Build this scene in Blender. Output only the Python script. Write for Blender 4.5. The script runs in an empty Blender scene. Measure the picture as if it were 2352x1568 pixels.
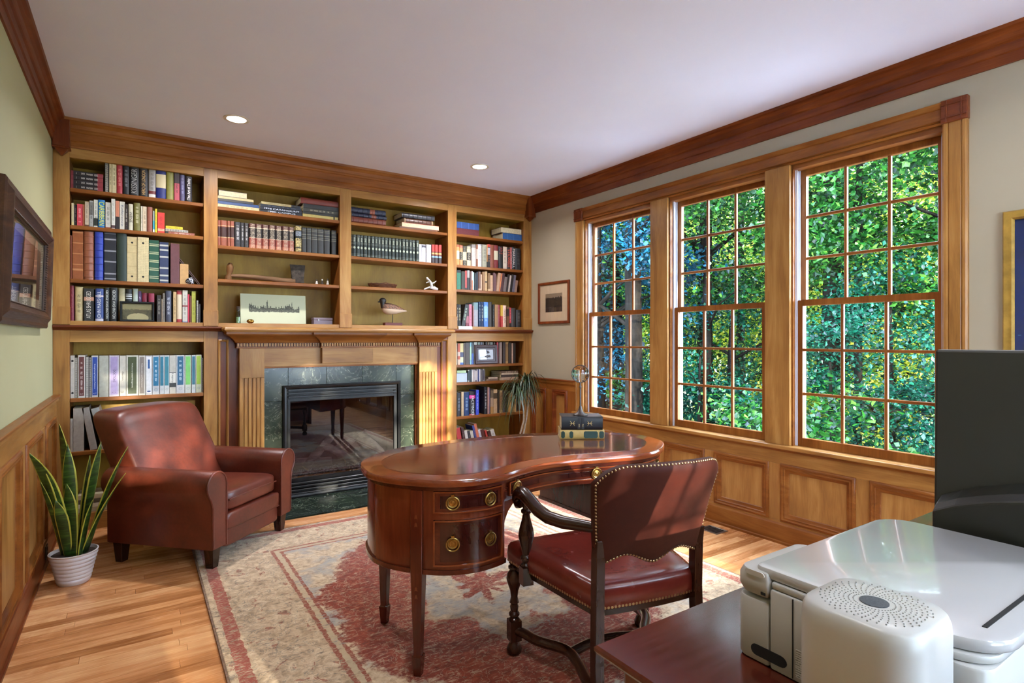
import bpy, bmesh, math, random
from mathutils import Vector, Matrix
R = math.radians
C = bpy.context.scene.collection
SC = bpy.context.scene

# ------------------------------------------------------------------ camera, world, sun, exposure
cam_d = bpy.data.cameras.new('camera'); cam = bpy.data.objects.new('camera', cam_d); C.objects.link(cam)
cam_d.sensor_width = 36.0; cam_d.lens = 36.0 * 1300 / 2352; cam_d.shift_y = -4.5 / 2352
cam_d.clip_start = 0.02; cam_d.clip_end = 300
cam.location = (0, 0, 1.30); cam.rotation_euler = (R(90), 0, -0.5865)
SC.camera = cam
W = bpy.data.worlds.new('sky'); SC.world = W; W.use_nodes = True
_bg = W.node_tree.nodes['Background']; _bg.inputs[0].default_value = (0.64, 0.78, 1.0, 1); _bg.inputs[1].default_value = 19.0
sun_d = bpy.data.lights.new('sun', 'SUN'); sun = bpy.data.objects.new('sun', sun_d); C.objects.link(sun)
sun_d.energy = 16.0; sun_d.angle = R(0.6); sun_d.color = (1.0, 0.90, 0.74)
sun.rotation_euler = Vector((-0.13, 1.0, -0.20)).to_track_quat('-Z', 'Y').to_euler(); sun.location = (2, -6, 6)
vs = SC.view_settings
vs.view_transform = 'Standard'; vs.look = 'None'; vs.gamma = 1.0; vs.use_curve_mapping = False
vs.exposure = 0.78
LAMP_W = 15.0          # each recessed ceiling lamp
SC.cycles.use_denoising = True
SC.cycles.max_bounces = 10; SC.cycles.diffuse_bounces = 5; SC.cycles.transparent_max_bounces = 24
SC.cycles.caustics_reflective = False; SC.cycles.caustics_refractive = False
SC.cycles.sample_clamp_indirect = 6.0

# ------------------------------------------------------------------ room constants (metres)
XL, XR, YB, YF, H = -0.461, 3.449, 4.82, -1.40, 2.774
YBK = 5.10             # inner back of the bookcases

# ------------------------------------------------------------------ colour and node helpers
def lin(h):
    h = h.lstrip('#'); out = []
    for i in (0, 2, 4):
        c = int(h[i:i+2], 16) / 255
        out.append(c / 12.92 if c <= 0.04045 else ((c + 0.055) / 1.055) ** 2.4)
    return (*out, 1.0)
def new_mat(name):
    m = bpy.data.materials.new(name); m.use_nodes = True
    nt = m.node_tree; b = nt.nodes['Principled BSDF']
    return m, nt, b
class NB:
    """tiny node expression builder"""
    def __init__(s, nt): s.nt = nt
    def node(s, t, **kw):
        n = s.nt.nodes.new(t)
        for k, v in kw.items(): setattr(n, k, v)
        return n
    def put(s, sock, v):
        if hasattr(v, 'is_linked'): s.nt.links.new(v, sock)
        else: sock.default_value = v
    def m(s, op, a, b=0.0, c=0.0, clamp=False):
        n = s.node('ShaderNodeMath', operation=op); n.use_clamp = clamp
        s.put(n.inputs[0], a); s.put(n.inputs[1], b); s.put(n.inputs[2], c); return n.outputs[0]
    def step(s, x, lo, hi):      # 1 where lo < x < hi
        return s.m('MULTIPLY', s.m('GREATER_THAN', x, lo), s.m('LESS_THAN', x, hi))
    def ss(s, x, a, b):
        n = s.node('ShaderNodeMapRange', interpolation_type='SMOOTHSTEP')
        s.put(n.inputs[0], x); n.inputs[1].default_value = a; n.inputs[2].default_value = b
        return n.outputs[0]
    def mix(s, f, a, b, mode='MIX'):
        n = s.node('ShaderNodeMix', data_type='RGBA', blend_type=mode)
        s.put(n.inputs[0], f); s.put(n.inputs[6], a); s.put(n.inputs[7], b); return n.outputs[2]
    def coord(s, which='Object'):
        return s.node('ShaderNodeTexCoord').outputs[which]
    def mapping(s, v, scale=(1,1,1), loc=None, rot=(0,0,0)):
        n = s.node('ShaderNodeMapping'); s.put(n.inputs[0], v)
        n.inputs['Scale'].default_value = scale; n.inputs['Rotation'].default_value = rot
        if loc is not None: s.put(n.inputs['Location'], loc)
        return n.outputs[0]
    def noise(s, v, scale, detail=3.0, rough=0.55, dist=0.0, out=0):
        n = s.node('ShaderNodeTexNoise'); s.put(n.inputs['Vector'], v)
        n.inputs['Scale'].default_value = scale; n.inputs['Detail'].default_value = detail
        n.inputs['Roughness'].default_value = rough; n.inputs['Distortion'].default_value = dist
        return n.outputs[out]
    def ramp(s, f, stops, interp='LINEAR'):
        n = s.node('ShaderNodeValToRGB'); s.put(n.inputs[0], f); r = n.color_ramp; r.interpolation = interp
        while len(r.elements) < len(stops): r.elements.new(0.5)
        for e, (p, c) in zip(r.elements, stops): e.position = p; e.color = lin(c) if isinstance(c, str) else c
        return n.outputs[0]
    def xyz(s, v):
        n = s.node('ShaderNodeSeparateXYZ'); s.put(n.inputs[0], v); return n.outputs
    def rnd(s):
        return s.node('ShaderNodeObjectInfo').outputs['Random']
    def bump(s, h, strength=0.2, dist=0.002):
        n = s.node('ShaderNodeBump'); s.put(n.inputs['Height'], h)
        n.inputs['Strength'].default_value = strength; n.inputs['Distance'].default_value = dist
        return n.outputs[0]
def setp(b, **kw):
    for k, v in kw.items():
        s = b.inputs[{'rough': 'Roughness', 'metal': 'Metallic', 'coat': 'Coat Weight', 'coatr': 'Coat Roughness',
                      'spec': 'Specular IOR Level', 'trans': 'Transmission Weight', 'ior': 'IOR', 'emit': 'Emission Strength',
                      'alpha': 'Alpha', 'sheen': 'Sheen Weight'}[k]]
        s.default_value = v
def plain(name, col, rough=0.5, var=0.06, scale=6.0, bump=0.0, bscale=200.0, **kw):
    m, nt, b = new_mat(name); n = NB(nt); co = n.coord()
    f = n.noise(co, scale, 3)
    c = lin(col) if isinstance(col, str) else col
    lo = tuple(max(0, x * (1 - 2*var)) for x in c[:3]) + (1,); hi = tuple(min(1, x * (1 + 2*var)) for x in c[:3]) + (1,)
    nt.links.new(n.ramp(f, [(0.3, lo), (0.7, hi)]), b.inputs['Base Color'])
    setp(b, rough=rough, **kw)
    if bump: nt.links.new(n.bump(n.noise(co, bscale, 2), bump, 0.001), b.inputs['Normal'])
    return m
def wood(name, dark, mid, light, axis='X', rough=0.36, across=22.0, along=1.3, coat=0.0, rnd_tone=0.0, spec=0.28, bump=0.06):
    m, nt, b = new_mat(name); n = NB(nt); co = n.coord()
    off = n.node('ShaderNodeCombineXYZ'); r = n.rnd()
    n.put(off.inputs[0], n.m('MULTIPLY', r, 7.0)); n.put(off.inputs[1], n.m('MULTIPLY', r, 13.0)); n.put(off.inputs[2], n.m('MULTIPLY', r, 5.0))
    i = 'XYZ'.index(axis)
    sc1 = [across * 0.45] * 3; sc1[i] = along; sc2 = [across * 9] * 3; sc2[i] = along * 7
    v1 = n.mapping(co, sc1, off.outputs[0]); v2 = n.mapping(co, sc2, off.outputs[0])
    a = n.noise(v1, 1.0, 5, 0.6, 1.2); g = n.noise(v2, 1.0, 2, 0.5)
    t = n.m('ADD', n.m('MULTIPLY', a, 0.82), n.m('MULTIPLY', g, 0.18))
    if rnd_tone: t = n.m('ADD', t, n.m('MULTIPLY', n.m('SUBTRACT', r, 0.5), rnd_tone))
    blot = n.noise(n.mapping(co, (3.0, 3.0, 3.0), off.outputs[0]), 1.0, 2)
    t = n.m('ADD', t, n.m('MULTIPLY', n.m('SUBTRACT', blot, 0.5), 0.35))
    col = n.ramp(t, [(0.22, dark), (0.5, mid), (0.76, light)])
    nt.links.new(col, b.inputs['Base Color'])
    setp(b, rough=rough)
    if bump:
        nt.links.new(n.m('ADD', n.m('MULTIPLY', g, 0.16), rough - 0.08), b.inputs['Roughness'])
        nt.links.new(n.bump(g, bump, 0.0006), b.inputs['Normal'])
    setp(b, coat=coat, coatr=0.12, spec=spec)
    return m

# ------------------------------------------------------------------ mesh helpers
class MB:
    def __init__(s): s.v = []; s.f = []; s.mi = []
    def add(s, vs, fs, mi=0):
        k = len(s.v); s.v += [tuple(p) for p in vs]; s.f += [tuple(i + k for i in f) for f in fs]; s.mi += [mi] * len(fs); return s
    def box(s, x0, x1, y0, y1, z0, z1, mi=0):
        return s.add([(x0,y0,z0),(x1,y0,z0),(x1,y1,z0),(x0,y1,z0),(x0,y0,z1),(x1,y0,z1),(x1,y1,z1),(x0,y1,z1)],
                     [(0,3,2,1),(4,5,6,7),(0,1,5,4),(1,2,6,5),(2,3,7,6),(3,0,4,7)], mi)
    def prism(s, poly, a0, a1, axis='Z', mi=0):
        n = len(poly)
        def P(p, a): return {'X': (a, p[0], p[1]), 'Y': (p[0], a, p[1]), 'Z': (p[0], p[1], a)}[axis]
        return s.add([P(p, a0) for p in poly] + [P(p, a1) for p in poly],
                     [tuple(range(n))[::-1], tuple(range(n, 2*n))] + [(i, (i+1) % n, n + (i+1) % n, n + i) for i in range(n)], mi)
    def loft(s, rings, closed=True, caps=True, mi=0):
        n = len(rings[0]); vs = [p for r in rings for p in r]; fs = []
        for k in range(len(rings) - 1):
            for i in range(n if closed else n - 1):
                j = (i + 1) % n; fs.append((k*n+i, k*n+j, (k+1)*n+j, (k+1)*n+i))
        if caps and closed: fs += [tuple(range(n))[::-1], tuple(range((len(rings)-1)*n, len(rings)*n))]
        return s.add(vs, fs, mi)
    def lathe(s, prof, n=20, c=(0,0,0), mi=0):
        rings = [[(c[0] + r*math.cos(2*math.pi*i/n), c[1] + r*math.sin(2*math.pi*i/n), c[2] + z) for i in range(n)] for r, z in prof]
        return s.loft(rings, mi=mi)
    def tube(s, path, rad, n=10, mi=0, flat=1.0):
        P = [Vector(p) for p in path]; rings = []
        rad = rad if isinstance(rad, (list, tuple)) else [rad] * len(P)
        up = Vector((0, 0, 1)); prev = None
        for k, p in enumerate(P):
            t = (P[min(k+1, len(P)-1)] - P[max(k-1, 0)]).normalized()
            a = (up if abs(t.z) < 0.95 else Vector((1, 0, 0))) if prev is None else prev
            a = (a - t * a.dot(t)).normalized(); prev = a; b = t.cross(a)
            rings.append([tuple(p + a * rad[k] * math.cos(2*math.pi*i/n) * flat + b * rad[k] * math.sin(2*math.pi*i/n)) for i in range(n)])
        return s.loft(rings, mi=mi)
    def grid(s, fn, nu, nv, mi=0, wrap=False):
        vs = [fn(i / nu, j / nv) for j in range(nv + 1) for i in range(nu + (0 if wrap else 1))]
        w = nu if wrap else nu + 1; fs = []
        for j in range(nv):
            for i in range(nu):
                k = (i + 1) % w if wrap else i + 1
                fs.append((j*w+i, j*w+k, (j+1)*w+k, (j+1)*w+i))
        return s.add(vs, fs, mi)
    def ring(s, a0, a1, b0, b1, prof, fn, mi=0):
        """mitred rectangular frame: prof = [(inset, proud)], fn(a, b, p) -> xyz"""
        rs = []
        for d, p in prof:
            rs.append([fn(a0+d, b0+d, p), fn(a1-d, b0+d, p), fn(a1-d, b1-d, p), fn(a0+d, b1-d, p)])
        return s.loft(rs, closed=True, caps=False, mi=mi)
    def blob(s, c, r, e=0.3, nu=24, nv=14, warp=None, mi=0):
        """superellipsoid cushion"""
        def sg(x, p): return math.copysign(abs(x) ** p, x)
        vs = []
        def f(u, v):
            a = 2*math.pi*u; b = math.pi*(v - 0.5)
            x = r[0]*sg(math.cos(b), e)*sg(math.cos(a), e); y = r[1]*sg(math.cos(b), e)*sg(math.sin(a), e); z = r[2]*sg(math.sin(b), e)
            p = (x, y, z)
            if warp: p = warp(*p)
            return (c[0]+p[0], c[1]+p[1], c[2]+p[2])
        return s.grid(f, nu, nv, mi, wrap=True)
    def build(s, name, mat, parent=None, smooth=None, bevel=0.0, origin=None, seg=2, kind=None, label=None):
        me = bpy.data.meshes.new(name)
        o = origin or (0, 0, 0)
        me.from_pydata([(v[0]-o[0], v[1]-o[1], v[2]-o[2]) for v in s.v], [], s.f)
        mats = mat if isinstance(mat, (list, tuple)) else [mat]
        for m in mats: me.materials.append(m)
        me.polygons.foreach_set('material_index', s.mi)
        bm = bmesh.new(); bm.from_mesh(me)
        bmesh.ops.remove_doubles(bm, verts=bm.verts, dist=1e-6)
        bmesh.ops.recalc_face_normals(bm, faces=bm.faces)
        if bevel:
            ed = [e for e in bm.edges if len(e.link_faces) == 2 and e.calc_face_angle(0) > 0.6]
            bmesh.ops.bevel(bm, geom=ed, offset=bevel, segments=seg, affect='EDGES', profile=0.5, clamp_overlap=True)
        bm.to_mesh(me); bm.free()
        if smooth is not None:
            me.polygons.foreach_set('use_smooth', [True] * len(me.polygons))
            if smooth: me.set_sharp_from_angle(angle=R(smooth))
        ob = bpy.data.objects.new(name, me); C.objects.link(ob)
        if parent: ob.parent = parent
        if kind: ob['kind'] = kind
        if label: ob['label'] = label
        return ob
def thing(name, label, cat, loc=(0,0,0), rotz=0.0, group=None):
    o = bpy.data.objects.new(name, None); C.objects.link(o); o.empty_display_size = 0.1
    o.location = loc; o.rotation_euler = (0, 0, rotz)
    o['label'] = label; o['category'] = cat
    if group: o['group'] = group
    return o
def tag(o, label, cat, group=None):
    o['label'] = label; o['category'] = cat
    if group: o['group'] = group
    return o
def struct(o): o['kind'] = 'structure'; return o
def struct_empty(name, loc=(0,0,0)):
    o = bpy.data.objects.new(name, None); C.objects.link(o); o.location = loc; o['kind'] = 'structure'; o.empty_display_size = 0.1; return o
def cp(o, parent=None, loc=None, rot=None):
    c = o.copy(); C.objects.link(c); c.parent = parent
    if loc is not None: c.location = loc
    if rot is not None: c.rotation_euler = rot
    return c
def bx(*a): return MB().box(*a)
TEXTS = []
def text(body, mat, parent, loc, xdir, ydir, size, fit=None, name='lettering'):
    cu = bpy.data.curves.new(name, 'FONT'); cu.body = body; cu.size = size; cu.align_x = 'CENTER'; cu.align_y = 'CENTER'; cu.extrude = 0.0001
    cu.materials.append(mat)
    o = bpy.data.objects.new(name, cu); C.objects.link(o); o.parent = parent
    x = Vector(xdir); y = Vector(ydir); z = x.cross(y)
    o.matrix_local = Matrix((( x.x, y.x, z.x, loc[0]), (x.y, y.y, z.y, loc[1]), (x.z, y.z, z.z, loc[2]), (0, 0, 0, 1)))
    if fit: TEXTS.append((o, fit))
    return o

# ------------------------------------------------------------------ materials
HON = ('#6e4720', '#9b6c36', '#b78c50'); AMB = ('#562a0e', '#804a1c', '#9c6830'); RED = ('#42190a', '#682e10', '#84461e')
M = {}
for ax in 'XYZ':
    M['hon' + ax] = wood('honey_wood_' + ax, *HON, axis=ax)
    M['amb' + ax] = wood('amber_wood_' + ax, *AMB, axis=ax)
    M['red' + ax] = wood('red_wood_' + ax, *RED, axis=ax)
    M['mah' + ax] = wood('mahogany_' + ax, '#30100a', '#4e1c10', '#6e2e1a', axis=ax, across=12, rough=0.2, coat=0.5, bump=0.0)
    M['wal' + ax] = wood('dark_walnut_' + ax, '#1e100a', '#2f180f', '#432416', axis=ax, across=12, rough=0.26, coat=0.4, bump=0.0)
for ax in 'XY':
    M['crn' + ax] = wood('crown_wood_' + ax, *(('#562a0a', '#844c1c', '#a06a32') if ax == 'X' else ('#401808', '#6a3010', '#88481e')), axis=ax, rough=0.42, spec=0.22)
M['back'] = wood('olive_backboard', '#74561c', '#967228', '#ac8a38', axis='Z', across=9, rough=0.5)
M['plank'] = wood('oak_floor', '#9a6236', '#ca8c5a', '#e4b07c', axis='X', across=30, along=1.0, rough=0.25, rnd_tone=0.36)
M['plankm'] = M['plank']
M['inlay'] = wood('desk_field', '#48190f', '#5c2317', '#6c2e1d', axis='X', across=8, rough=0.10, coat=0.8)
M['band'] = wood('desk_banding', '#5a2410', '#7e3a1c', '#97502c', axis='X', across=14, rough=0.14, coat=0.6)
M['veneer'] = wood('drawer_veneer', '#230a08', '#381410', '#4e2018', axis='Z', across=6, rough=0.18, coat=0.6)
M['desk2'] = wood('cherry_desktop', '#30100a', '#481a10', '#5c2618', axis='X', across=10, rough=0.2, coat=0.4)
M['wallL'] = plain('sage_paint', '#aca880', 0.6, 0.015, 2.0, 0.04, 250)
M['wallR'] = plain('grey_paint', '#a0957f', 0.6, 0.015, 2.0, 0.04, 250)
M['ceil'] = plain('ceiling_paint', '#e0e5ff', 0.7, 0.01, 2.0, 0.03, 200)
M['white'] = plain('white_plastic', '#a9a8a5', 0.34, 0.01, bump=0.03, bscale=900)
M['whiteg'] = plain('glossy_white_plastic', '#a9a8a8', 0.16, 0.01, coat=0.3)
M['blackp'] = plain('black_plastic', '#24241e', 0.5, 0.04, bump=0.08, bscale=900)
M['blackm'] = plain('black_metal', '#0e1012', 0.34, 0.05, metal=0.2)
M['soot'] = plain('sooty_firebrick', '#171310', 0.9, 0.2, 12)
M['brass'] = plain('aged_brass', '#b08f52', 0.28, 0.1, 40, metal=1.0)
M['nail'] = plain('nailhead_brass', '#a58e6c', 0.3, 0.1, 60, metal=1.0)
M['pewter'] = plain('dark_pewter', '#5c5450', 0.35, 0.1, 30, metal=0.8)
M['steel'] = plain('brushed_steel', '#8f8d88', 0.35, 0.05, 30, metal=0.9)
M['paper'] = plain('page_paper', '#cdbf9c', 0.8, 0.08, 60)
M['paperw'] = plain('white_paper', '#d8d5cc', 0.7, 0.03, 40)
M['pot'] = plain('white_ceramic', '#d3cfd0', 0.3, 0.01)
M['soil'] = plain('potting_soil', '#2a1d14', 0.95, 0.3, 80)
M['void'] = plain('dark_slot', '#0a0a0a', 0.8)
M['gold'] = plain('gilded_wood', '#a8843c', 0.35, 0.12, 20, metal=0.4)
M['jamb'] = plain('white_vinyl', '#cfd2dc', 0.3, 0.01)
def leather_mat(name, a, b_, rough=0.36, bump=0.12):
    m, nt, b = new_mat(name); n = NB(nt); co = n.coord()
    f = n.m('ADD', n.m('MULTIPLY', n.noise(co, 5, 4, 0.6), 0.7), n.m('MULTIPLY', n.noise(co, 60, 3), 0.3))
    nt.links.new(n.ramp(f, [(0.34, a), (0.66, b_)]), b.inputs['Base Color'])
    vo = n.node('ShaderNodeTexVoronoi'); vo.inputs['Scale'].default_value = 330; nt.links.new(co, vo.inputs['Vector'])
    nt.links.new(n.bump(n.m('ADD', vo.outputs['Distance'], n.m('MULTIPLY', n.noise(co, 9, 2), 0.8)), bump, 0.0015), b.inputs['Normal'])
    nt.links.new(n.m('ADD', n.m('MULTIPLY', n.noise(co, 14, 3), 0.2), rough - 0.1), b.inputs['Roughness'])
    setp(b, coat=0.12 if rough < 0.45 else 0.0, coatr=0.3, spec=0.5 if rough < 0.45 else 0.3); return m
M['leather'] = leather_mat('brown_leather', '#4b1e13', '#6a2d1d')
M['leather2'] = leather_mat('oxblood_leather', '#5e2019', '#70281f', 0.24, 0.02)
M['leather3'] = leather_mat('oxblood_leather_shaded', '#36120a', '#44180e', 0.55, 0.02)  # same leather, darkened for the weak light on the chair back
def glass_mat(name, tint=(1, 1, 1, 1), refl=1.0, rough=0.0):
    m = bpy.data.materials.new(name); m.use_nodes = True; nt = m.node_tree; nt.nodes.clear(); n = NB(nt)
    out = n.node('ShaderNodeOutputMaterial'); mx = n.node('ShaderNodeMixShader')
    lw = n.node('ShaderNodeLayerWeight'); fz = n.m('ADD', n.m('MULTIPLY', n.m('POWER', lw.outputs['Facing'], 5.0), 0.95), 0.04)
    tr = n.node('ShaderNodeBsdfTransparent'); tr.inputs[0].default_value = tint
    gl = n.node('ShaderNodeBsdfGlossy'); gl.inputs['Roughness'].default_value = rough
    n.put(mx.inputs[0], n.m('MULTIPLY', fz, refl, clamp=True))
    nt.links.new(tr.outputs[0], mx.inputs[1]); nt.links.new(gl.outputs[0], mx.inputs[2]); nt.links.new(mx.outputs[0], out.inputs[0])
    return m
M['pane'] = glass_mat('window_glass', (0.96, 0.98, 0.97, 1), 0.5)
M['fglass'] = glass_mat('fireplace_glass', (0.55, 0.58, 0.66, 1), 2.2)
M['pglass'] = glass_mat('picture_glass', (0.97, 0.97, 0.97, 1), 0.9)
M['bglass'] = glass_mat('bottle_glass', (0.75, 0.85, 0.72, 1), 1.5)
def emit_mat(name, col, s):
    m, nt, b = new_mat(name); b.inputs['Base Color'].default_value = (1, 1, 1, 1)
    b.inputs['Emission Color'].default_value = col; setp(b, emit=s); return m
M['lamp'] = emit_mat('lit_lamp_lens', (1.0, 0.93, 0.82, 1), 14.0)
def tile_mat():
    m, nt, b = new_mat('green_slate_tile'); n = NB(nt); co = n.coord(); r = n.rnd()
    off = n.node('ShaderNodeCombineXYZ'); n.put(off.inputs[0], n.m('MULTIPLY', r, 9.0)); n.put(off.inputs[2], n.m('MULTIPLY', r, 17.0))
    v = n.mapping(co, (1, 1, 1), off.outputs[0])
    a = n.noise(v, 5.0, 5, 0.6, 1.0); ve = n.m('ABSOLUTE', n.m('SUBTRACT', n.noise(v, 3.2, 5, 0.65, 1.6), 0.5))
    base = n.ramp(n.m('ADD', a, n.m('MULTIPLY', n.m('SUBTRACT', r, 0.5), 0.25)), [(0.3, '#141f17'), (0.55, '#252f24'), (0.8, '#384133')])
    nt.links.new(n.mix(n.m('MULTIPLY', n.m('LESS_THAN', ve, 0.004), 0.35), base, lin('#a9ae98')), b.inputs['Base Color'])
    setp(b, rough=0.22); nt.links.new(n.bump(a, 0.05, 0.002), b.inputs['Normal']); return m
M['tile'] = tile_mat()
M['grout'] = plain('grout', '#39402f', 0.9)

# ================================================================== THE SETTING
rng = random.Random(7)
# ---- floor: slab, oak strips, hearth tiles
floor = struct(bx(XL-0.15, XR+0.15, YF-0.15, 5.2, -0.10, -0.0125).build('floor', plain('subfloor', '#5a3a20', 0.8)))
PW = 0.0625
unit = bx(0, 1, 0.0006, PW-0.0006, -0.0125, 0.0)
plank0 = unit.build('plank', M['plank'], floor); used0 = False
stuff_b = MB()
y = YF
def in_view(a, b, yy):
    if yy < 1.45: return False
    if yy > 4.02: return True
    return a < 0.34 or b > 2.71
row = 0
while y < YB - 0.01:
    x = XL - rng.random() * 0.6
    while x < XR:
        L = rng.uniform(0.38, 1.25); a, b = max(x, XL), min(x + L, XR); x += L
        if b - a < 0.03: continue
        spans = [(a, b)]
        if y + PW > 4.33:
            spans = [(a, min(b, 0.66)), (max(a, 2.33), b)]
        for (p, q) in spans:
            if q - p < 0.03: continue
            if p > 0.33 and q < 2.72 and 1.08 < y < 4.0: continue      # lies under the rug
            if in_view(p, q, y) and (y > 2.15 or q > 2.3):
                if not used0: o = plank0; used0 = True
                else: o = cp(plank0, floor)
                o.location = (p + 0.0006, y, 0); o.scale = (q - p - 0.0012, 1, 1)
            else:
                stuff_b.box(p+0.0006, q-0.0006, y+0.0006, y+PW-0.0006, -0.0125, 0)
    y += PW; row += 1
stuff_b.build('floor_boards', M['plankm'], floor, kind='stuff')
for xa, xb in zip([0.66, 0.868, 1.176, 1.484, 1.792, 2.10], [0.868, 1.176, 1.484, 1.792, 2.10, 2.33]):
    for ya, yb in ((4.333, 4.655), (4.655, 4.86)):
        bx(xa+0.001, xb-0.001, ya+0.001, yb-0.001, -0.0125, 0.0005).build('hearth_tile', M['tile'], floor, bevel=0.0008, seg=1, origin=((xa+xb)/2, (ya+yb)/2, 0)).location = ((xa+xb)/2, (ya+yb)/2, 0)
# ---- ceiling and walls
struct(bx(XL-0.15, XR+0.15, YF-0.15, 5.2, H, H+0.12).build('ceiling', M['ceil']))
wall_left = struct(bx(XL-0.14, XL, YF-0.14, 5.14, -0.0, H).build('wall_left', M['wallL']))
struct(bx(XL, XR, 5.115, 5.2, 0, H).build('wall_back', M['wallL']))
WIN = [(1.191, 2.000), (2.169, 2.985), (3.159, 3.980)]; WZ0, WZ1 = 0.615, 2.40
w = MB(); edges = [YF-0.14]
w.box(XR, XR+0.14, YF-0.14, 5.14, 0, WZ0); w.box(XR, XR+0.14, YF-0.14, 5.14, WZ1, H)
ys = [YF-0.14] + [v for p in WIN for v in p] + [5.14]
for a, b in zip(ys[0::2], ys[1::2]): w.box(XR, XR+0.14, a, b, WZ0, WZ1)
wall_right = struct(w.build('wall_right', M['wallR']))
FWX = [1.00, 1.985, 2.97]  # unseen front windows; the leftmost is added to brighten the ceiling
w = MB(); w.box(XL, XR, YF-0.14, YF, 0, WZ0); w.box(XL, XR, YF-0.14, YF, WZ1, H)
xs = [XL] + [v for c in FWX for v in (c-0.405, c+0.405)] + [XR]
for a, b in zip(xs[0::2], xs[1::2]): w.box(a, b, YF-0.14, YF, WZ0, WZ1)
wall_front = struct(w.build('wall_front', M['wallL']))
# ---- crown mouldings
CR = [(0, 2.607), (0.010, 2.607), (0.012, 2.655), (0.020, 2.66), (0.022, 2.700), (0.032, 2.706), (0.036, 2.715), (0.040, 2.735), (0.052, 2.752), (0.066, 2.758), (0.070, H-0.0005), (0, H-0.0005)]
struct(MB().prism([(XL+p, z) for p, z in CR], YF, YB-0.01, 'Y').build('trim_1', M['crnY']))
struct(MB().prism([(XR-p, z) for p, z in CR], YF, YB-0.01, 'Y').build('trim_2', M['crnY']))
CB = [(0, 2.590), (0.010, 2.590), (0.013, 2.600), (0.013, 2.626), (0.018, 2.632), (0.024, 2.636), (0.026, 2.690), (0.034, 2.696), (0.038, 2.706), (0.044, 2.712), (0.050, 2.735), (0.066, 2.752), (0.074, 2.757), (0.078, H-0.0005), (0, H-0.0005)]
struct(MB().prism([(YB-p, z) for p, z in CB], XL+0.05, XR-0.05, 'X').build('trim_3', M['crnX']))
def corner_block(n, cx, cy, w_=0.045):
    b = MB()
    def sq(h, z): return [(cx-h, cy-h, z), (cx+h, cy-h, z), (cx+h, cy+h, z), (cx-h, cy+h, z)]
    b.loft([sq(0.004, 2.522), sq(w_*0.75, 2.563), sq(w_*1.08, 2.566), sq(w_*1.08, 2.574), sq(w_, 2.578), sq(w_, H-0.001)])
    struct(b.build(n, M['redZ'], bevel=0.001, seg=1))
corner_block('trim_4', XL+0.050, YB-0.028); corner_block('trim_5', XR-0.045, YB-0.030)
# ---- wainscot: flat boards, chair rail, raised panel mouldings
PM = [(0, 0), (0, 0.012), (0.006, 0.020), (0.016, 0.024), (0.022, 0.019), (0.026, 0.018), (0.032, 0.021), (0.038, 0.014), (0.050, 0.008), (0.056, 0.001)]
def wains(wall, ax, x, sgn, y0, y1, ztop, panels, woodset, rail=True):
    """ax 'X': boards lie on the plane X=x, room on side sgn; panels [(a0,a1,z0,z1)]"""
    bw = woodset
    def fx(a, b, p): return (x + sgn*(0.012+p), a, b) if ax == 'X' else (a, x + sgn*(0.012+p), b)
    def slab(a0, a1, z0, z1, d0, d1, name, mat, par, bev=0.0015):
        m = MB()
        q = sorted((x + sgn*d0, x + sgn*d1))
        if ax == 'X': m.box(q[0], q[1], a0, a1, z0, z1)
        else: m.box(a0, a1, q[0], q[1], z0, z1)
        return m.build(name, mat, par, bevel=bev, seg=1)
    GA = 'Y' if ax == 'X' else 'X'
    slab(y0, y1, 0.115, ztop-0.115 if rail else ztop, 0, 0.010, 'wainscot_backing', M[bw[1] + 'Z'], wall, 0)
    # frame: rails and stiles in front of the panel fields
    P = sorted(panels); zl = min(p[2] for p in P); zh = max(p[3] for p in P)
    slab(y0, y1, zh, ztop-(0.02 if rail else 0), 0.010, 0.022, 'wainscot_rail', M[bw[0] + GA], wall)
    slab(y0, y1, 0.115, zl, 0.010, 0.022, 'wainscot_rail', M[bw[0] + GA], wall)
    e = [y0] + [v for p in P for v in (p[0], p[1])] + [y1]
    for a, b in zip(e[0::2], e[1::2]):
        if b - a > 0.004: slab(a, b, zl, zh, 0.010, 0.022, 'wainscot_stile', M[bw[0] + 'Z'], wall)
    for a0, a1, z0, z1 in P:
        slab(a0, a1, z0, z1, 0.010, 0.0125, 'wainscot_panel', M[bw[2] + 'Z'], wall, 0)
        MB().ring(a0-0.004, a1+0.004, z0-0.004, z1+0.004, PM, fx).build('panel_moulding', M[bw[3] + GA], wall, smooth=40)
    if rail:
        slab(y0, y1, ztop-0.032, ztop-0.004, 0.010, 0.034, 'chair_rail', M[bw[0] + GA], wall, 0.004)
        slab(y0, y1, ztop-0.006, ztop+0.008, 0.0, 0.046, 'chair_rail_cap', M[bw[3] + GA], wall, 0.003)
def baseboard(name, ax, x, sgn, y0, y1, mat):
    prof = [(0.0, 0), (0.028, 0), (0.028, 0.014), (0.020, 0.018), (0.018, 0.118), (0.012, 0.130), (0.004, 0.134), (0, 0.134)]
    m = MB(); m.prism([(x + sgn*p, z) for p, z in prof], y0, y1, 'Y' if ax == 'X' else 'X'); struct(m.build(name, mat))
LP = [(4.235, 4.70, 0.145, 0.795), (3.525, 4.045, 0.145, 0.795), (2.86, 3.37, 0.145, 0.795), (2.2, 2.71, 0.145, 0.795), (1.54, 2.05, 0.145, 0.795), (0.88, 1.39, 0.145, 0.795), (0.22, 0.73, 0.145, 0.795), (-0.44, 0.07, 0.145, 0.795), (-1.2, -0.6, 0.145, 0.795)]
wains(wall_left, 'X', XL, 1, YF, YB-0.01, 0.925, LP, ('hon', 'amb', 'hon', 'amb'))
baseboard('baseboard_left', 'X', XL+0.010, 1, YF, YB-0.01, M['redY'])
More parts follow.
